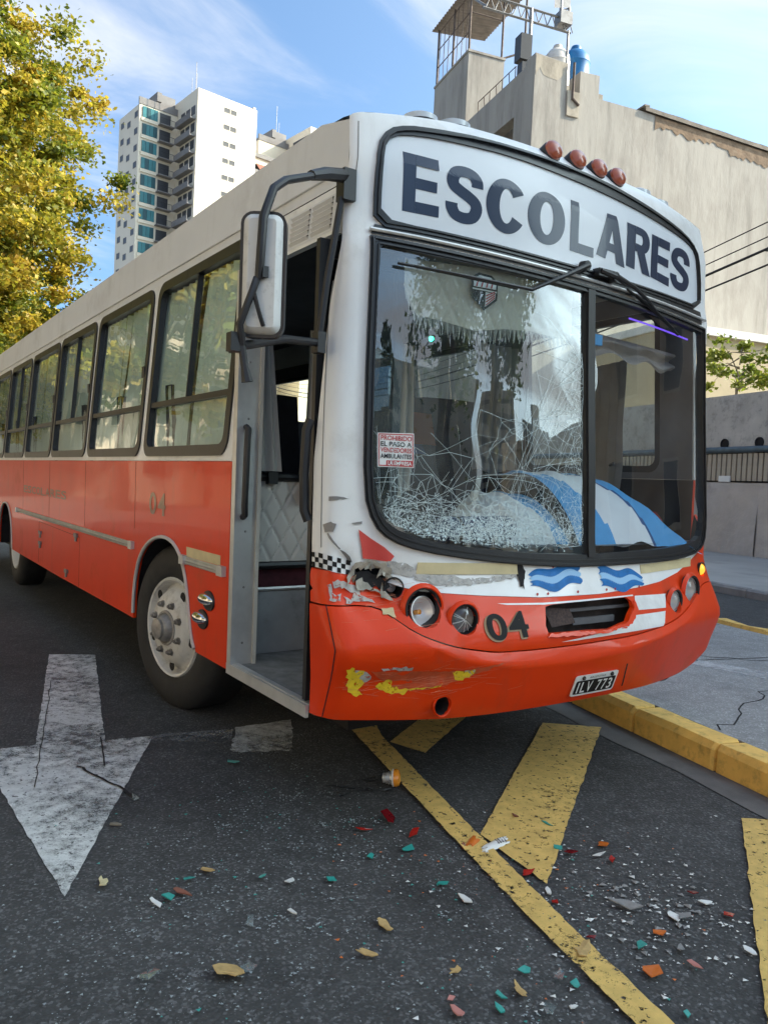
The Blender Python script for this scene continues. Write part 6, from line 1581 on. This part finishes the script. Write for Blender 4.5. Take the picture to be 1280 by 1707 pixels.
# grey swag over the driver's pane
mb = MB().grid(lambda s, t: MF(.10 + .98 * s, 2.21 - .02 * s - t * (.09 + .035 * math.sin(s * math.pi * 3) ** 2), -.16 - .02 * math.sin(t * 9 + s * 4)), 50, 12); mb.build('swag', mat('grey swag cloth', (.30, .27, .24), rough=.9, var=.25, vscale=5), BUSR, True)
mb = MB().tube([MF(u_, 2.275 - .03 * (u_ - .4), -.05) for u_ in np.linspace(.42, 1.02, 12)], .0045, 6); mb.build('led_strip', PURPLE, BUSR, True)
mb = MB().lathe([(.001, .012), (.010, .008), (.012, 0)], MF(-.70, 2.055, -.20), (0, -1, 0), 10); mb.build('pilot_lamp', GREENL, BUSR, True)
MB().obox(MF(.19, 2.14, -.07), (.07, .02, .05)).build('toll_tag', FLAGBL, BUSR)
# loose things on the dashboard: things of their own
def cloth(label, x0, x1, y0, y1, zb, zt, cols, seed, lean=0.0, side=1):
    mats_ = [FLAGBL, FLAGWH, FLAGDB]
    mb = MB(); nu, nv = 44, 16
    def P(s, t):
        k = math.sin(math.pi / 2 * min(1, .06 + t * 1.25)) ** .8
        k *= (1 - .80 * max(0, (s - .45) / .55) ** 2.0) if side > 0 else (1 - .85 * max(0, (.55 - s) / .55) ** 2.0)
        return (x0 + (x1 - x0) * s + .02 * math.sin(t * 7), y0 + (y1 - y0) * t, zb + (zt - zb) * k + .010 * math.sin(s * 17 + t * 5) + .006 * math.sin(s * 31 - t * 9))
    vs = [P(i / nu, j / nv) for j in range(nv + 1) for i in range(nu + 1)]; fs = []; mi = []
    for j in range(nv):
        for i in range(nu):
            fs.append((j * (nu + 1) + i, j * (nu + 1) + i + 1, (j + 1) * (nu + 1) + i + 1, (j + 1) * (nu + 1) + i))
            q = (i / nu) + lean * (1 - j / nv)
            mi.append(next(c_ for lim, c_ in cols if q <= lim))
    mb.add(vs, fs); mb.mi = mi
    return mb.build('draped_flag', mats_, None, True, label, 'cloth', 'flag cloths on the dashboard', base=((x0 + x1) / 2, (y0 + y1) / 2, zb), fr=BUS)
cloth('blue and white striped cloth draped over the dashboard behind the right pane', .115, 1.10, .225, .84, 1.09, 1.50, ((.10, 0), (.40, 1), (.43, 2), (.74, 0), (.80, 1), (2, 0)), 1, -.16)
cloth('white cloth with a blue edge lying behind the crazed glass', -.26, .11, .26, .82, 1.10, 1.38, ((.60, 1), (2, 0)), 2, -.12, -1)
o = thing('rolled_mat', 'dark blue rolled mat lying on the dashboard behind the crazed glass', 'rolled mat', (-.42, .36, 1.165), BUS)
MB().lathe([(.001, -.24), (.040, -.24), (.058, -.235), (.060, -.2), (.060, .22), (.05, .24), (.001, .24)], (-.42, .36, 1.225), (.985, .17, 0), 22).build('roll', mat('blue mat', (.02, .045, .12), rough=.5, var=.15), o, True)
MB().lathe([(.062, -.17), (.062, -.145)], (-.42, .36, 1.225), (.985, .17, 0), 22).build('strap', BLACK, o)
mb = MB().lathe([(.001, .16), (.05, .155), (.085, .11), (.095, .05), (.08, 0)], (1.07, .58, 1.15), (0, 0, 1), 16)
mb.build('bundle', REDCL, None, True, 'small red bundle in the right corner of the dashboard', 'bundle', base=(1.07, .58, 1.15), fr=BUS)
# ------------------------------------------------------------------ trees
def leaf_mat(name, trans=.48):
    m = bpy.data.materials.new(name); m.use_nodes = True; t = m.node_tree; t.nodes.clear()
    o = t.nodes.new('ShaderNodeOutputMaterial'); at = t.nodes.new('ShaderNodeAttribute'); at.attribute_name = 'leafcol'
    d = t.nodes.new('ShaderNodeBsdfPrincipled'); d.inputs['Roughness'].default_value = .55
    tr = t.nodes.new('ShaderNodeBsdfTranslucent'); mx = t.nodes.new('ShaderNodeMixShader'); mx.inputs[0].default_value = trans
    t.links.new(at.outputs['Color'], d.inputs['Base Color']); t.links.new(at.outputs['Color'], tr.inputs[0])
    t.links.new(d.outputs[0], mx.inputs[1]); t.links.new(tr.outputs[0], mx.inputs[2]); t.links.new(mx.outputs[0], o.inputs[0]); return m
LEAF = leaf_mat('leaves')
BARK = mat('mottled bark', (.20, .17, .13), rough=.95, var=.3, vscale=3, bump=.01, bscale=12, dirt=(.33, .31, .25), dirt_amt=.25, dirt_scale=2)
def crown_mesh(name, seed, c, rad, nclump, per, size, pal, droop=0.0, spread=.85, limbs=None):
    g = np.random.default_rng(seed)
    d = g.normal(size=(nclump, 3)); d /= np.linalg.norm(d, axis=1)[:, None]
    rr = g.uniform(.25, 1.0, nclump) ** .45
    lump = 1 + .22 * np.sin(d[:, 0] * 3.1 + seed) * np.cos(d[:, 2] * 4 + seed * 2) + .15 * np.sin(d[:, 1] * 7 + seed)
    cc = np.array(c) + d * rr[:, None] * lump[:, None] * np.array(rad)
    cr = g.uniform(.5, 1.15, nclump) * spread
    n = nclump * per
    idx = np.repeat(np.arange(nclump), per)
    off = g.normal(size=(n, 3)) * .42; off[:, 2] *= .6
    P = cc[idx] + off * cr[idx][:, None]
    if droop: P[:, 2] -= droop * np.abs(g.normal(size=n))
    a = g.normal(size=(n, 3)); a[:, 2] *= .6; a /= np.linalg.norm(a, axis=1)[:, None]
    b = g.normal(size=(n, 3)); b -= (b * a).sum(1)[:, None] * a; b /= np.linalg.norm(b, axis=1)[:, None]
    nn = np.cross(a, b)
    s = size * g.uniform(.6, 1.3, n)[:, None]
    V = np.stack([P - a * s * .9, P + b * s * .62 + nn * s * .12 - a * s * .1, P + a * s, P - b * s * .62 + nn * s * .12 - a * s * .1], 1).reshape(-1, 3)
    me = bpy.data.meshes.new(name)
    me.vertices.add(4 * n); me.vertices.foreach_set('co', V.ravel())
    me.loops.add(6 * n); me.polygons.add(2 * n)
    base = np.arange(n)[:, None] * 4
    me.loops.foreach_set('vertex_index', (base + np.array([0, 1, 2, 0, 2, 3])).ravel())
    me.polygons.foreach_set('loop_start', np.arange(2 * n) * 3)
    me.update(calc_edges=True)
    clump_tone = g.random(nclump)
    t = np.clip(.62 * clump_tone[idx] + .38 * g.random(n), 0, .9999) * (len(pal) - 1)
    i0 = t.astype(int); fr_ = (t - i0)[:, None]
    pal = np.array(pal); colr = pal[i0] * (1 - fr_) + pal[np.minimum(i0 + 1, len(pal) - 1)] * fr_
    colr *= g.uniform(.75, 1.25, n)[:, None]
    ca = me.color_attributes.new('leafcol', 'FLOAT_COLOR', 'POINT')
    ca.data.foreach_set('color', np.repeat(np.concatenate([colr, np.ones((n, 1))], 1), 4, axis=0).ravel().astype(np.float32))
    me.materials.append(LEAF)
    return me, cc
AUT = [(.07, .11, .012), (.12, .16, .016), (.20, .22, .02), (.32, .29, .025), (.47, .37, .035), (.54, .39, .045), (.36, .21, .04)]
GRN = [(.03, .06, .012), (.05, .09, .015), (.09, .12, .02), (.15, .15, .03)]
CON = [(.012, .028, .012), (.02, .04, .015), (.03, .05, .02)]
def tree(name, label, t, s, h, rad, zc, nclump, per, size, pal, seed, group=None, trunk=.28, droop=0, fr=ROAD, rot=None, cat='tree', spread=.85):
    o = thing(name, label, cat, (t, s, 0), fr, group)
    me, cc = crown_mesh('crown', seed, (0, 0, zc), rad, nclump, per, size, pal, droop, spread)
    c = bpy.data.objects.new('crown', me); COL.objects.link(c); c.parent = o
    rn_ = random.Random(seed)
    mb = MB(); fork = max(1.2, zc - rad[2] * .75)
    mb.tube([(t, s, -.1), (t + .05, s, fork * .5), (t - .03, s + .04, fork)], [trunk * 1.15, trunk * .9, trunk * .75], 10)
    pick = sorted(range(len(cc)), key=lambda i: rn_.random())[:16]
    for i in pick:
        e = Vector(cc[i]) + Vector((t, s, 0)); b = Vector((t, s, fork + rn_.uniform(-.2, .9) * (1 if h > 6 else .2)))
        m1 = b.lerp(e, .45) + Vector((0, 0, .12 * (e - b).length))
        mb.tube([b, m1, e], [trunk * .42, trunk * .24, trunk * .06], 6)
    mb.build('trunk', BARK, o, True)
    return o
G_ = 'plane trees along the left sidewalk'
tree('plane_tree', 'tall yellowing plane tree rising on the left behind the bus', -9.7, 33.5, 22, (7.4, 6.6, 10.8), 12.4, 980, 220, .115, AUT, 7, G_, .42, spread=1.0)
tree('plane_tree', 'plane tree nearest the bus on the left sidewalk', -11.0, 9.5, 13, (3.6, 4.2, 4.4), 8.2, 150, 130, .16, AUT, 12, G_, .3)
tree('plane_tree', 'second plane tree along the left sidewalk seen in the windows', -11.2, 19.5, 14, (3.4, 4.4, 4.8), 8.6, 150, 130, .16, AUT, 17, G_, .3)
tree('plane_tree', 'plane tree behind the tall one further down the street', -10.2, 47, 17, (6.2, 5.5, 7.6), 9.6, 260, 130, .22, AUT, 23, G_, .36)
tree('plane_tree', 'plane tree on the left beside the photographer', -11.0, -2.5, 12, (3.4, 4.0, 4.2), 7.8, 90, 120, .16, AUT, 29, G_, .28)
tree('small_tree', 'slender leafy tree reaching over the grey street wall', 14.6, 14.2, 6.2, (.8, 1.2, .8), 5.3, 22, 60, .08, [(.10, .15, .02), (.20, .25, .03), (.32, .32, .05)], 31, None, .05, spread=.34)
tree('bushy_shrub', 'bright yellow green shrub topping the grey street wall', 14.4, 12.4, 5, (.7, .9, .5), 4.2, 16, 80, .07, [(.10, .14, .015), (.25, .25, .02), (.36, .32, .03)], 33, None, .06, spread=.45)
def conifer(label, az, d, h, r_, seed):
    x, y = at_az(az, d)
    o = thing('conifer', label, 'tree', (x, y, 0), frame(), 'dark conifers behind the photographer')
    g = np.random.default_rng(seed)
    me, cc = crown_mesh('crown', seed, (0, 0, h * .55), (r_, r_, h * .45), 150, 80, .22, CON, .2, .6)
    co = np.empty(len(me.vertices) * 3); me.vertices.foreach_get('co', co); co = co.reshape(-1, 3)
    k = np.clip(1.25 - co[:, 2] / h, .06, 1.0); co[:, 0] *= k; co[:, 1] *= k
    me.vertices.foreach_set('co', co.ravel()); me.update()
    c = bpy.data.objects.new('crown', me); COL.objects.link(c); c.parent = o
    MB().tube([(x, y, -.1), (x, y, h * .9)], [.3, .05], 8).build('trunk', BARK, o, True)
x_, y_ = at_az(139, 17)
tree('street_tree', 'broad dark tree added behind the photographer to darken the mirrored sky', x_, y_, 13, (2.6, 2.6, 2.6), 8.6, 80, 110, .13, GRN, 53, None, .25, .9, frame())  # unseen tree, added to darken the bright sky mirrored in the left pane
conifer('tall dark conifer behind the photographer nearest the left', 171, 25, 13, 2.4, 41)
conifer('shorter dark conifer behind the photographer', 163, 30, 10, 2.0, 43)
x_, y_ = at_az(150, 19)
tree('street_tree', 'dark spreading tree behind the photographer mirrored in the windscreen', x_, y_, 13, (2.0, 2.0, 3.0), 9.4, 46, 90, .13, GRN, 47, None, .25, 1.2, frame())

# ------------------------------------------------------------------ debris on the road (world positions in metres)
TEALP = mat('teal plastic shard', (.03, .30, .26), rough=.35, coat=.2)
REDP = mat('red plastic shard', (.36, .02, .015), rough=.22, coat=.5)
DREDP = mat('dark red plastic shard', (.16, .008, .012), rough=.2, coat=.6)
ORP = mat('orange plastic shard', (.60, .15, .02), rough=.3, coat=.4)
WHP = mat('white plastic shard', (.68, .68, .66), rough=.4)
GRP = mat('grey fibre shard', (.24, .235, .23), rough=.7, var=.25, vscale=40)
PINKP = mat('pink shard', (.52, .22, .19), rough=.5)
TANL = mat('dry tan leaf', (.45, .30, .12), rough=.8, var=.2, vscale=40)
CREAML = mat('dry cream leaf', (.60, .52, .30), rough=.8, var=.15, vscale=40)
BRNP = mat('brown shard', (.22, .08, .05), rough=.6)
CLRP = glass('clear shard', (.82, .88, .88), 1.5, 1.6, .35, (.65, .7, .7))
GID = frame()
def shard(label, x, y, m, sx=.035, sy=.022, seed=1, cat='shard', name='plastic_shard', n=6, curl=.10, group='broken lamp shards on the road', z=.006):
    rn_ = random.Random(seed * 7 + 3)
    if n == 6: n = rn_.choice((4, 5, 6, 7))
    sx *= 1.3; sy *= 1.3
    rot = rn_.uniform(0, 6.28); ca, sa = math.cos(rot), math.sin(rot)
    out_ = []
    for k in range(n):
        a = 2 * math.pi * (k + rn_.uniform(-.3, .3)) / n; r_ = rn_.uniform(.42, 1.12)
        out_.append((math.cos(a) * r_ * sx, math.sin(a) * r_ * sy))
    tx, ty = rn_.uniform(-.16, .16), rn_.uniform(-.16, .16); th_ = rn_.uniform(.002, .004)
    def P(p, dz):
        q = (p[0] * ca - p[1] * sa, p[0] * sa + p[1] * ca)
        return (x + q[0], y + q[1], z + dz + q[0] * tx + q[1] * ty + curl * (p[0] ** 2) / sx * 1.0 + abs(tx) * sx + abs(ty) * sx)
    mb = MB()
    top_ = [P(p, th_) for p in out_] + [P((0, 0), th_ * 1.15)]; bot_ = [P(p, 0) for p in out_]
    mb.add(top_ + bot_, [(k, (k + 1) % n, n) for k in range(n)] + [(n + 1 + k, n + 1 + (k + 1) % n, (k + 1) % n, k) for k in range(n)] + [tuple(n + 1 + k for k in range(n))[::-1]])
    return mb.build(name, m, None, False, label, cat, group, base=(x, y, 0), fr=GID)
LF = dict(cat='leaf', name='fallen_leaf', group='fallen leaves on the road', n=11, curl=.16)
SH = [
 ('teal shard right of the arrow tip beside a brown sliver', -1.887, .117, TEALP, .03, .018), ('white sliver lying along the teal shard by the arrow tip', -1.935, .103, WHP, .035, .010),
 ('brown sliver beside the teal shard by the arrow tip', -1.838, .124, BRNP, .03, .009), ('small teal crumb above the brown sliver', -1.793, .198, TEALP, .022, .012),
 ('clear glass piece lying against the big tan leaf', -1.822, -.352, CLRP, .030, .020), ('clear glass square at the lower left by itself', -2.072, -.254, CLRP, .026, .020),
 ('oval teal shard in the middle of the open asphalt', -1.56, .095, TEALP, .022, .011), ('tall white splinter on the open asphalt', -1.492, .021, WHP, .026, .011),
 ('bright teal shard left of the yellow line', -1.353, -.041, TEALP, .022, .014), ('teal shard just below the small red one', -1.142, .045, TEALP, .024, .012),
 ('small bright red shard left of the dark red lens piece', -1.041, .249, REDP, .026, .016), ('pale splinter below the tall white splinter', -1.574, -.159, WHP, .024, .008),
 ('clear crumpled film piece on the asphalt', -1.712, -.141, CLRP, .028, .018), ('teal crumb in the shadow of the bus front', -1.204, 1.169, TEALP, .03, .02),
 ('clear curved lens rim near the arrow wing', -1.748, .953, CLRP, .035, .02), ('long dark red lens piece below the fallen amber lamp', -.892, .291, DREDP, .062, .022),
 ('curved red shard right of the dark red lens piece', -.885, .123, REDP, .034, .014), ('large teal shard left of the broken white lamp', -.984, .031, TEALP, .034, .018),
 ('small red shard lying on the yellow line at the bar foot', -.704, -.341, REDP, .028, .018), ('teal shard right of the broad hatch bar', -.456, -.251, TEALP, .022, .016),
 ('dark red shard touching the teal one right of the hatch bar', -.436, -.305, DREDP, .026, .014), ('green sliver lying on the broad hatch bar', -.331, -.068, TEALP, .030, .009),
 ('brown shard lying on the broad hatch bar', -.398, .054, BRNP, .028, .012), ('orange red shard on the dark asphalt right of the bar', -.268, -.311, ORP, .022, .016),
 ('white curved chip left of the red shard on the right', -.351, -.369, WHP, .026, .010), ('red shard right of the white curved chip', -.348, -.425, REDP, .028, .013),
 ('teal shard left of the yellow line level with the bar foot', -1.029, -.246, TEALP, .024, .014), ('large white chip left of the yellow line', -1.024, -.358, WHP, .036, .017),
 ('largest teal shard with a yellow edge at lower right', -.72, -.849, TEALP, .042, .024), ('big translucent orange lens piece at lower right', -.803, -.952, ORP, .040, .026),
 ('faded pink shard right of the orange lens piece', -.668, -.996, PINKP, .030, .014), ('bright white square chip at the right', -.299, -.792, WHP, .026, .013),
 ('red shard at the far right of the debris', -.303, -.88, REDP, .020, .012), ('red crumb above the bright white square chip', -.279, -.731, DREDP, .020, .012),
 ('white bar chip near the right edge of the photo', -.443, -1.037, WHP, .022, .010), ('large grey fibre plate right of the yellow line', -.573, -.671, GRP, .055, .030),
 ('white ribbed chip beside the grey mesh piece', -.48, -.79, WHP, .030, .018), ('grey mesh strip beside the ribbed chip', -.455, -.812, GRP, .026, .016),
 ('teal triangle left of the yellow line near the bottom', -1.051, -.879, TEALP, .024, .016), ('black and clear chip left of the teal triangle', -1.057, -.83, CLRP, .032, .016),
 ('small teal square above the tan leaf at the bottom', -1.129, -.763, TEALP, .018, .014), ('long teal sliver near the bottom edge', -1.306, -.849, TEALP, .026, .011),
 ('teal crumb just above the long teal sliver', -1.266, -.807, TEALP, .015, .012), ('pink shard at the bottom edge with a white tip', -1.418, -.798, PINKP, .030, .011),
 ('small pink crumb above the pink shard', -1.398, -.748, PINKP, .014, .010), ('clear ribbed lens piece at the bottom edge', -1.201, -.923, CLRP, .040, .024),
 ('small white chip right of the ribbed lens piece', -1.126, -.941, WHP, .016, .010), ('orange crumb with dark centre above the large teal shard', -.606, -.835, ORP, .020, .016),
 ('grey bent strip right of the large teal shard', -.626, -.919, GRP, .032, .013), ('pale teal chip at the bottom right edge', -.876, -1.119, TEALP, .020, .010),
 ('red crumb beside the yellow line below the bar', -.763, -.528, REDP, .020, .014), ('dull red crumb on the yellow line lower down', -.82, -.738, DREDP, .016, .010),
 ('white crumb on the yellow line below the bar', -.733, -.468, WHP, .018, .011)]
for i, (lb, x, y, m, a, b) in enumerate(SH): shard(lb, x, y, m, a, b, i + 1, name='glass_shard' if m is CLRP else 'plastic_shard')
for i, (lb, x, y, m, a, b) in enumerate((
 ('large round tan leaf at the lower left', -1.875, -.354, TANL, .040, .030), ('pale cream leaf right of the arrow tip', -2.046, .313, CREAML, .034, .017), ('small tan leaf above the teal shards', -1.711, .225, TANL, .028, .016),
 ('orange brown leaf left of the yellow line', -1.353, -.364, TANL, .030, .014), ('narrow tan leaf below the orange brown one', -1.486, -.465, TANL, .030, .009), ('tan leaf lying flat at the bottom beside teal chips', -1.208, -.82, TANL, .032, .013),
 ('little tan leaf left of the bottom teal square', -1.305, -.66, TANL, .020, .011), ('crumpled tan leaf lying on the thin yellow line', -.908, -.778, TANL, .045, .026))):
    shard(lb, x, y, m, a, b, i + 101, **LF)
# amber indicator lamp lying on its side
o = thing('indicator_lamp', 'amber indicator lamp with ribbed metal socket lying by the yellow line', 'lamp', (-.643, .572, 0), GID)
ax = Vector((.74, -.66, .10)).normalized(); c = Vector((-.658, .585, .040))
MB().lathe([(.001, .0), (.022, .0), (.024, .006), (.021, .010), (.027, .016), (.024, .022), (.030, .028), (.027, .034), (.032, .042), (.032, .046)], c - ax * .055, ax, 18).build('socket', ALU, o, True)
MB().lathe([(.034, .046), (.040, .053), (.041, .064), (.036, .076), (.018, .082), (.001, .083)], c - ax * .055, ax, 22).build('lens', mat('bright amber lens', (.85, .30, .03), rough=.2, coat=.5), o, True)
MB().lathe([(.040, .046), (.040, .053), (.034, .053)], c - ax * .055, ax, 22).build('rim', WHP, o, True)
# smashed lamp unit at the foot of the hatch bar
o = thing('broken_lamp', 'smashed white and orange lamp unit at the foot of the hatch bar', 'lamp', (-.70, -.075, 0), GID)
rn = random.Random(12)
def shell(name, m, cx, cy, z, ln, rad, rot, tilt, arc, seed):
    rn_ = random.Random(seed); ca, sa = math.cos(rot), math.sin(rot)
    j0 = [rn_.uniform(-.16, .16) for _ in range(12)]; j1 = [rn_.uniform(-.22, .22) for _ in range(12)]
    vs = []
    for off_ in (0, .003):
        for k in range(12):
            a = math.radians(90 - arc / 2 + arc * k / 11)
            for i_ in range(8):
                x = ln * (-.5 + i_ / 7 + (j0[k] if i_ == 0 else j1[k] if i_ == 7 else 0)); y = math.cos(a) * (rad - off_); zz = z + (math.sin(a) - math.sin(math.radians(90 - arc / 2))) * (rad - off_) + tilt * x + .5 * ln * abs(tilt) + .002 * math.sin(i_ * 3 + seed)
                vs.append((cx + x * ca - y * sa, cy + x * sa + y * ca, zz))
    fs = [(k * 8 + i_, k * 8 + i_ + 1, (k + 1) * 8 + i_ + 1, (k + 1) * 8 + i_) for k in range(11) for i_ in range(7)]
    fs += [tuple(96 + q for q in f_[::-1]) for f_ in fs]
    MB().add(vs, fs).build(name, m, o, True)
shell('housing', WHP, -.665, -.112, .006, .115, .026, .12, .06, 130, 3); shell('housing_chip', WHP, -.725, -.125, .006, .06, .018, .9, -.1, 110, 5)
shell('lens_piece', ORP, -.735, -.058, .007, .062, .024, .5, .12, 120, 4); shell('lens_piece', DREDP, -.775, -.062, .006, .034, .015, 1.2, .1, 110, 6)
for k in range(4): MB().tube([(-.655 + .012 * k, -.128, .024), (-.650 + .013 * k, -.098, .026)], .0028, 5).build('lamp_rib', GRP, o)
# dark stick
MB().tube([(-1.905, .752, .012), (-1.885, .735, .014), (-1.868, .728, .012)], [.006, .007, .004], 6).build('twig', BARK, None, True, 'small dark twig beside the right edge of the arrow', 'twig', base=(-1.889, .738, 0), fr=GID)
# thin wires and splinters under the bus lip
mb = MB()
for k in range(9):
    p = Vector((-.80 + rn.uniform(-.14, .10), .60 + rn.uniform(-.12, .12), .008)); pts = [p]
    for j in range(4): p = p + Vector((rn.uniform(-.05, .05), rn.uniform(-.04, .04), rn.uniform(-.003, .006))); p.z = max(.006, p.z); pts.append(p)
    mb.tube(pts, .0022, 4)
mb.build('wire_scraps', BLACK, None, False, 'tangle of thin dark wire scraps left of the amber lamp', 'wire', kind='stuff', fr=GID)
# crumbs of glass nobody could count
def crumbs(name, label, m, n, fn, smin, smax):
    g = np.random.default_rng(len(label)); mb = MB()
    for k in range(n):
        x, y = fn(g); s = smin + (smax - smin) * g.random() ** 3; a = g.random() * 6.28; h = s * g.uniform(.08, .38)
        p = [(x + s * math.cos(a + q * 2.09) * g.uniform(.6, 1.2), y + s * math.sin(a + q * 2.09) * g.uniform(.6, 1.2), .0065) for q in range(3)]
        mb.add(p + [(x, y, .0065 + h)], [(0, 1, 3), (1, 2, 3), (2, 0, 3)])
    return mb.build(name, m, None, False, label, 'debris', kind='stuff', fr=GID)
CL_ = [(RNG.normal(-1.25, .33), RNG.normal(.40, .38), RNG.uniform(.015, .10)) for _ in range(46)] + [(RNG.uniform(-2.1, -.4), RNG.uniform(-1.0, .3), RNG.uniform(.02, .14)) for _ in range(34)]
def spread_main(g):
    if g.random() < .62:
        c_ = CL_[int(g.integers(len(CL_)))]; return g.normal(c_[0], c_[2]), g.normal(c_[1], c_[2])
    if g.random() < .55: return g.normal(-1.35, .28), g.normal(.45, .36)
    return g.uniform(-2.3, -.3), g.uniform(-1.15, .9)
CRUMB = mat('glass crumbs', (.30, .34, .35), rough=.3, coat=.4, var=.3, vscale=300)
crumbs('glass_crumbs', 'pale crumbs of shattered glass scattered over the asphalt', CRUMB, 3400, spread_main, .0014, .0070)
crumbs('glass_crumbs', 'pale crumbs of glass lying on the left foreground asphalt', CRUMB, 1300, lambda g: (g.normal(-1.95, .35), g.normal(-.25, .35)), .0016, .0075)
crumbs('plastic_crumbs', 'tiny teal plastic crumbs among the shattered glass', TEALP, 190, spread_main, .003, .010)
crumbs('plastic_crumbs', 'tiny red and orange crumbs among the shattered glass', ORP, 110, lambda g: (g.normal(-.75, .35), g.normal(-.35, .45)), .003, .010)
crumbs('plastic_crumbs', 'tiny white plastic crumbs right of the yellow line', WHP, 420, lambda g: (g.normal(-.65, .38), g.normal(-.65, .38)), .0025, .012)
crumbs('lens_crumbs', 'grey broken lens fragments heaped right of the yellow line', GRP, 160, lambda g: (g.normal(-.50, .16), g.normal(-.72, .13)), .004, .020)
crumbs('lens_crumbs', 'white broken lens fragments heaped right of the yellow line near the bottom', WHP, 130, lambda g: (g.normal(-.56, .20), g.normal(-.78, .16)), .003, .017)
crumbs('glass_crumbs', 'glass crumbs lying on the bus step', CRUMB, 1, lambda g: (-5.0, 3.0), .002, .004) if False else None
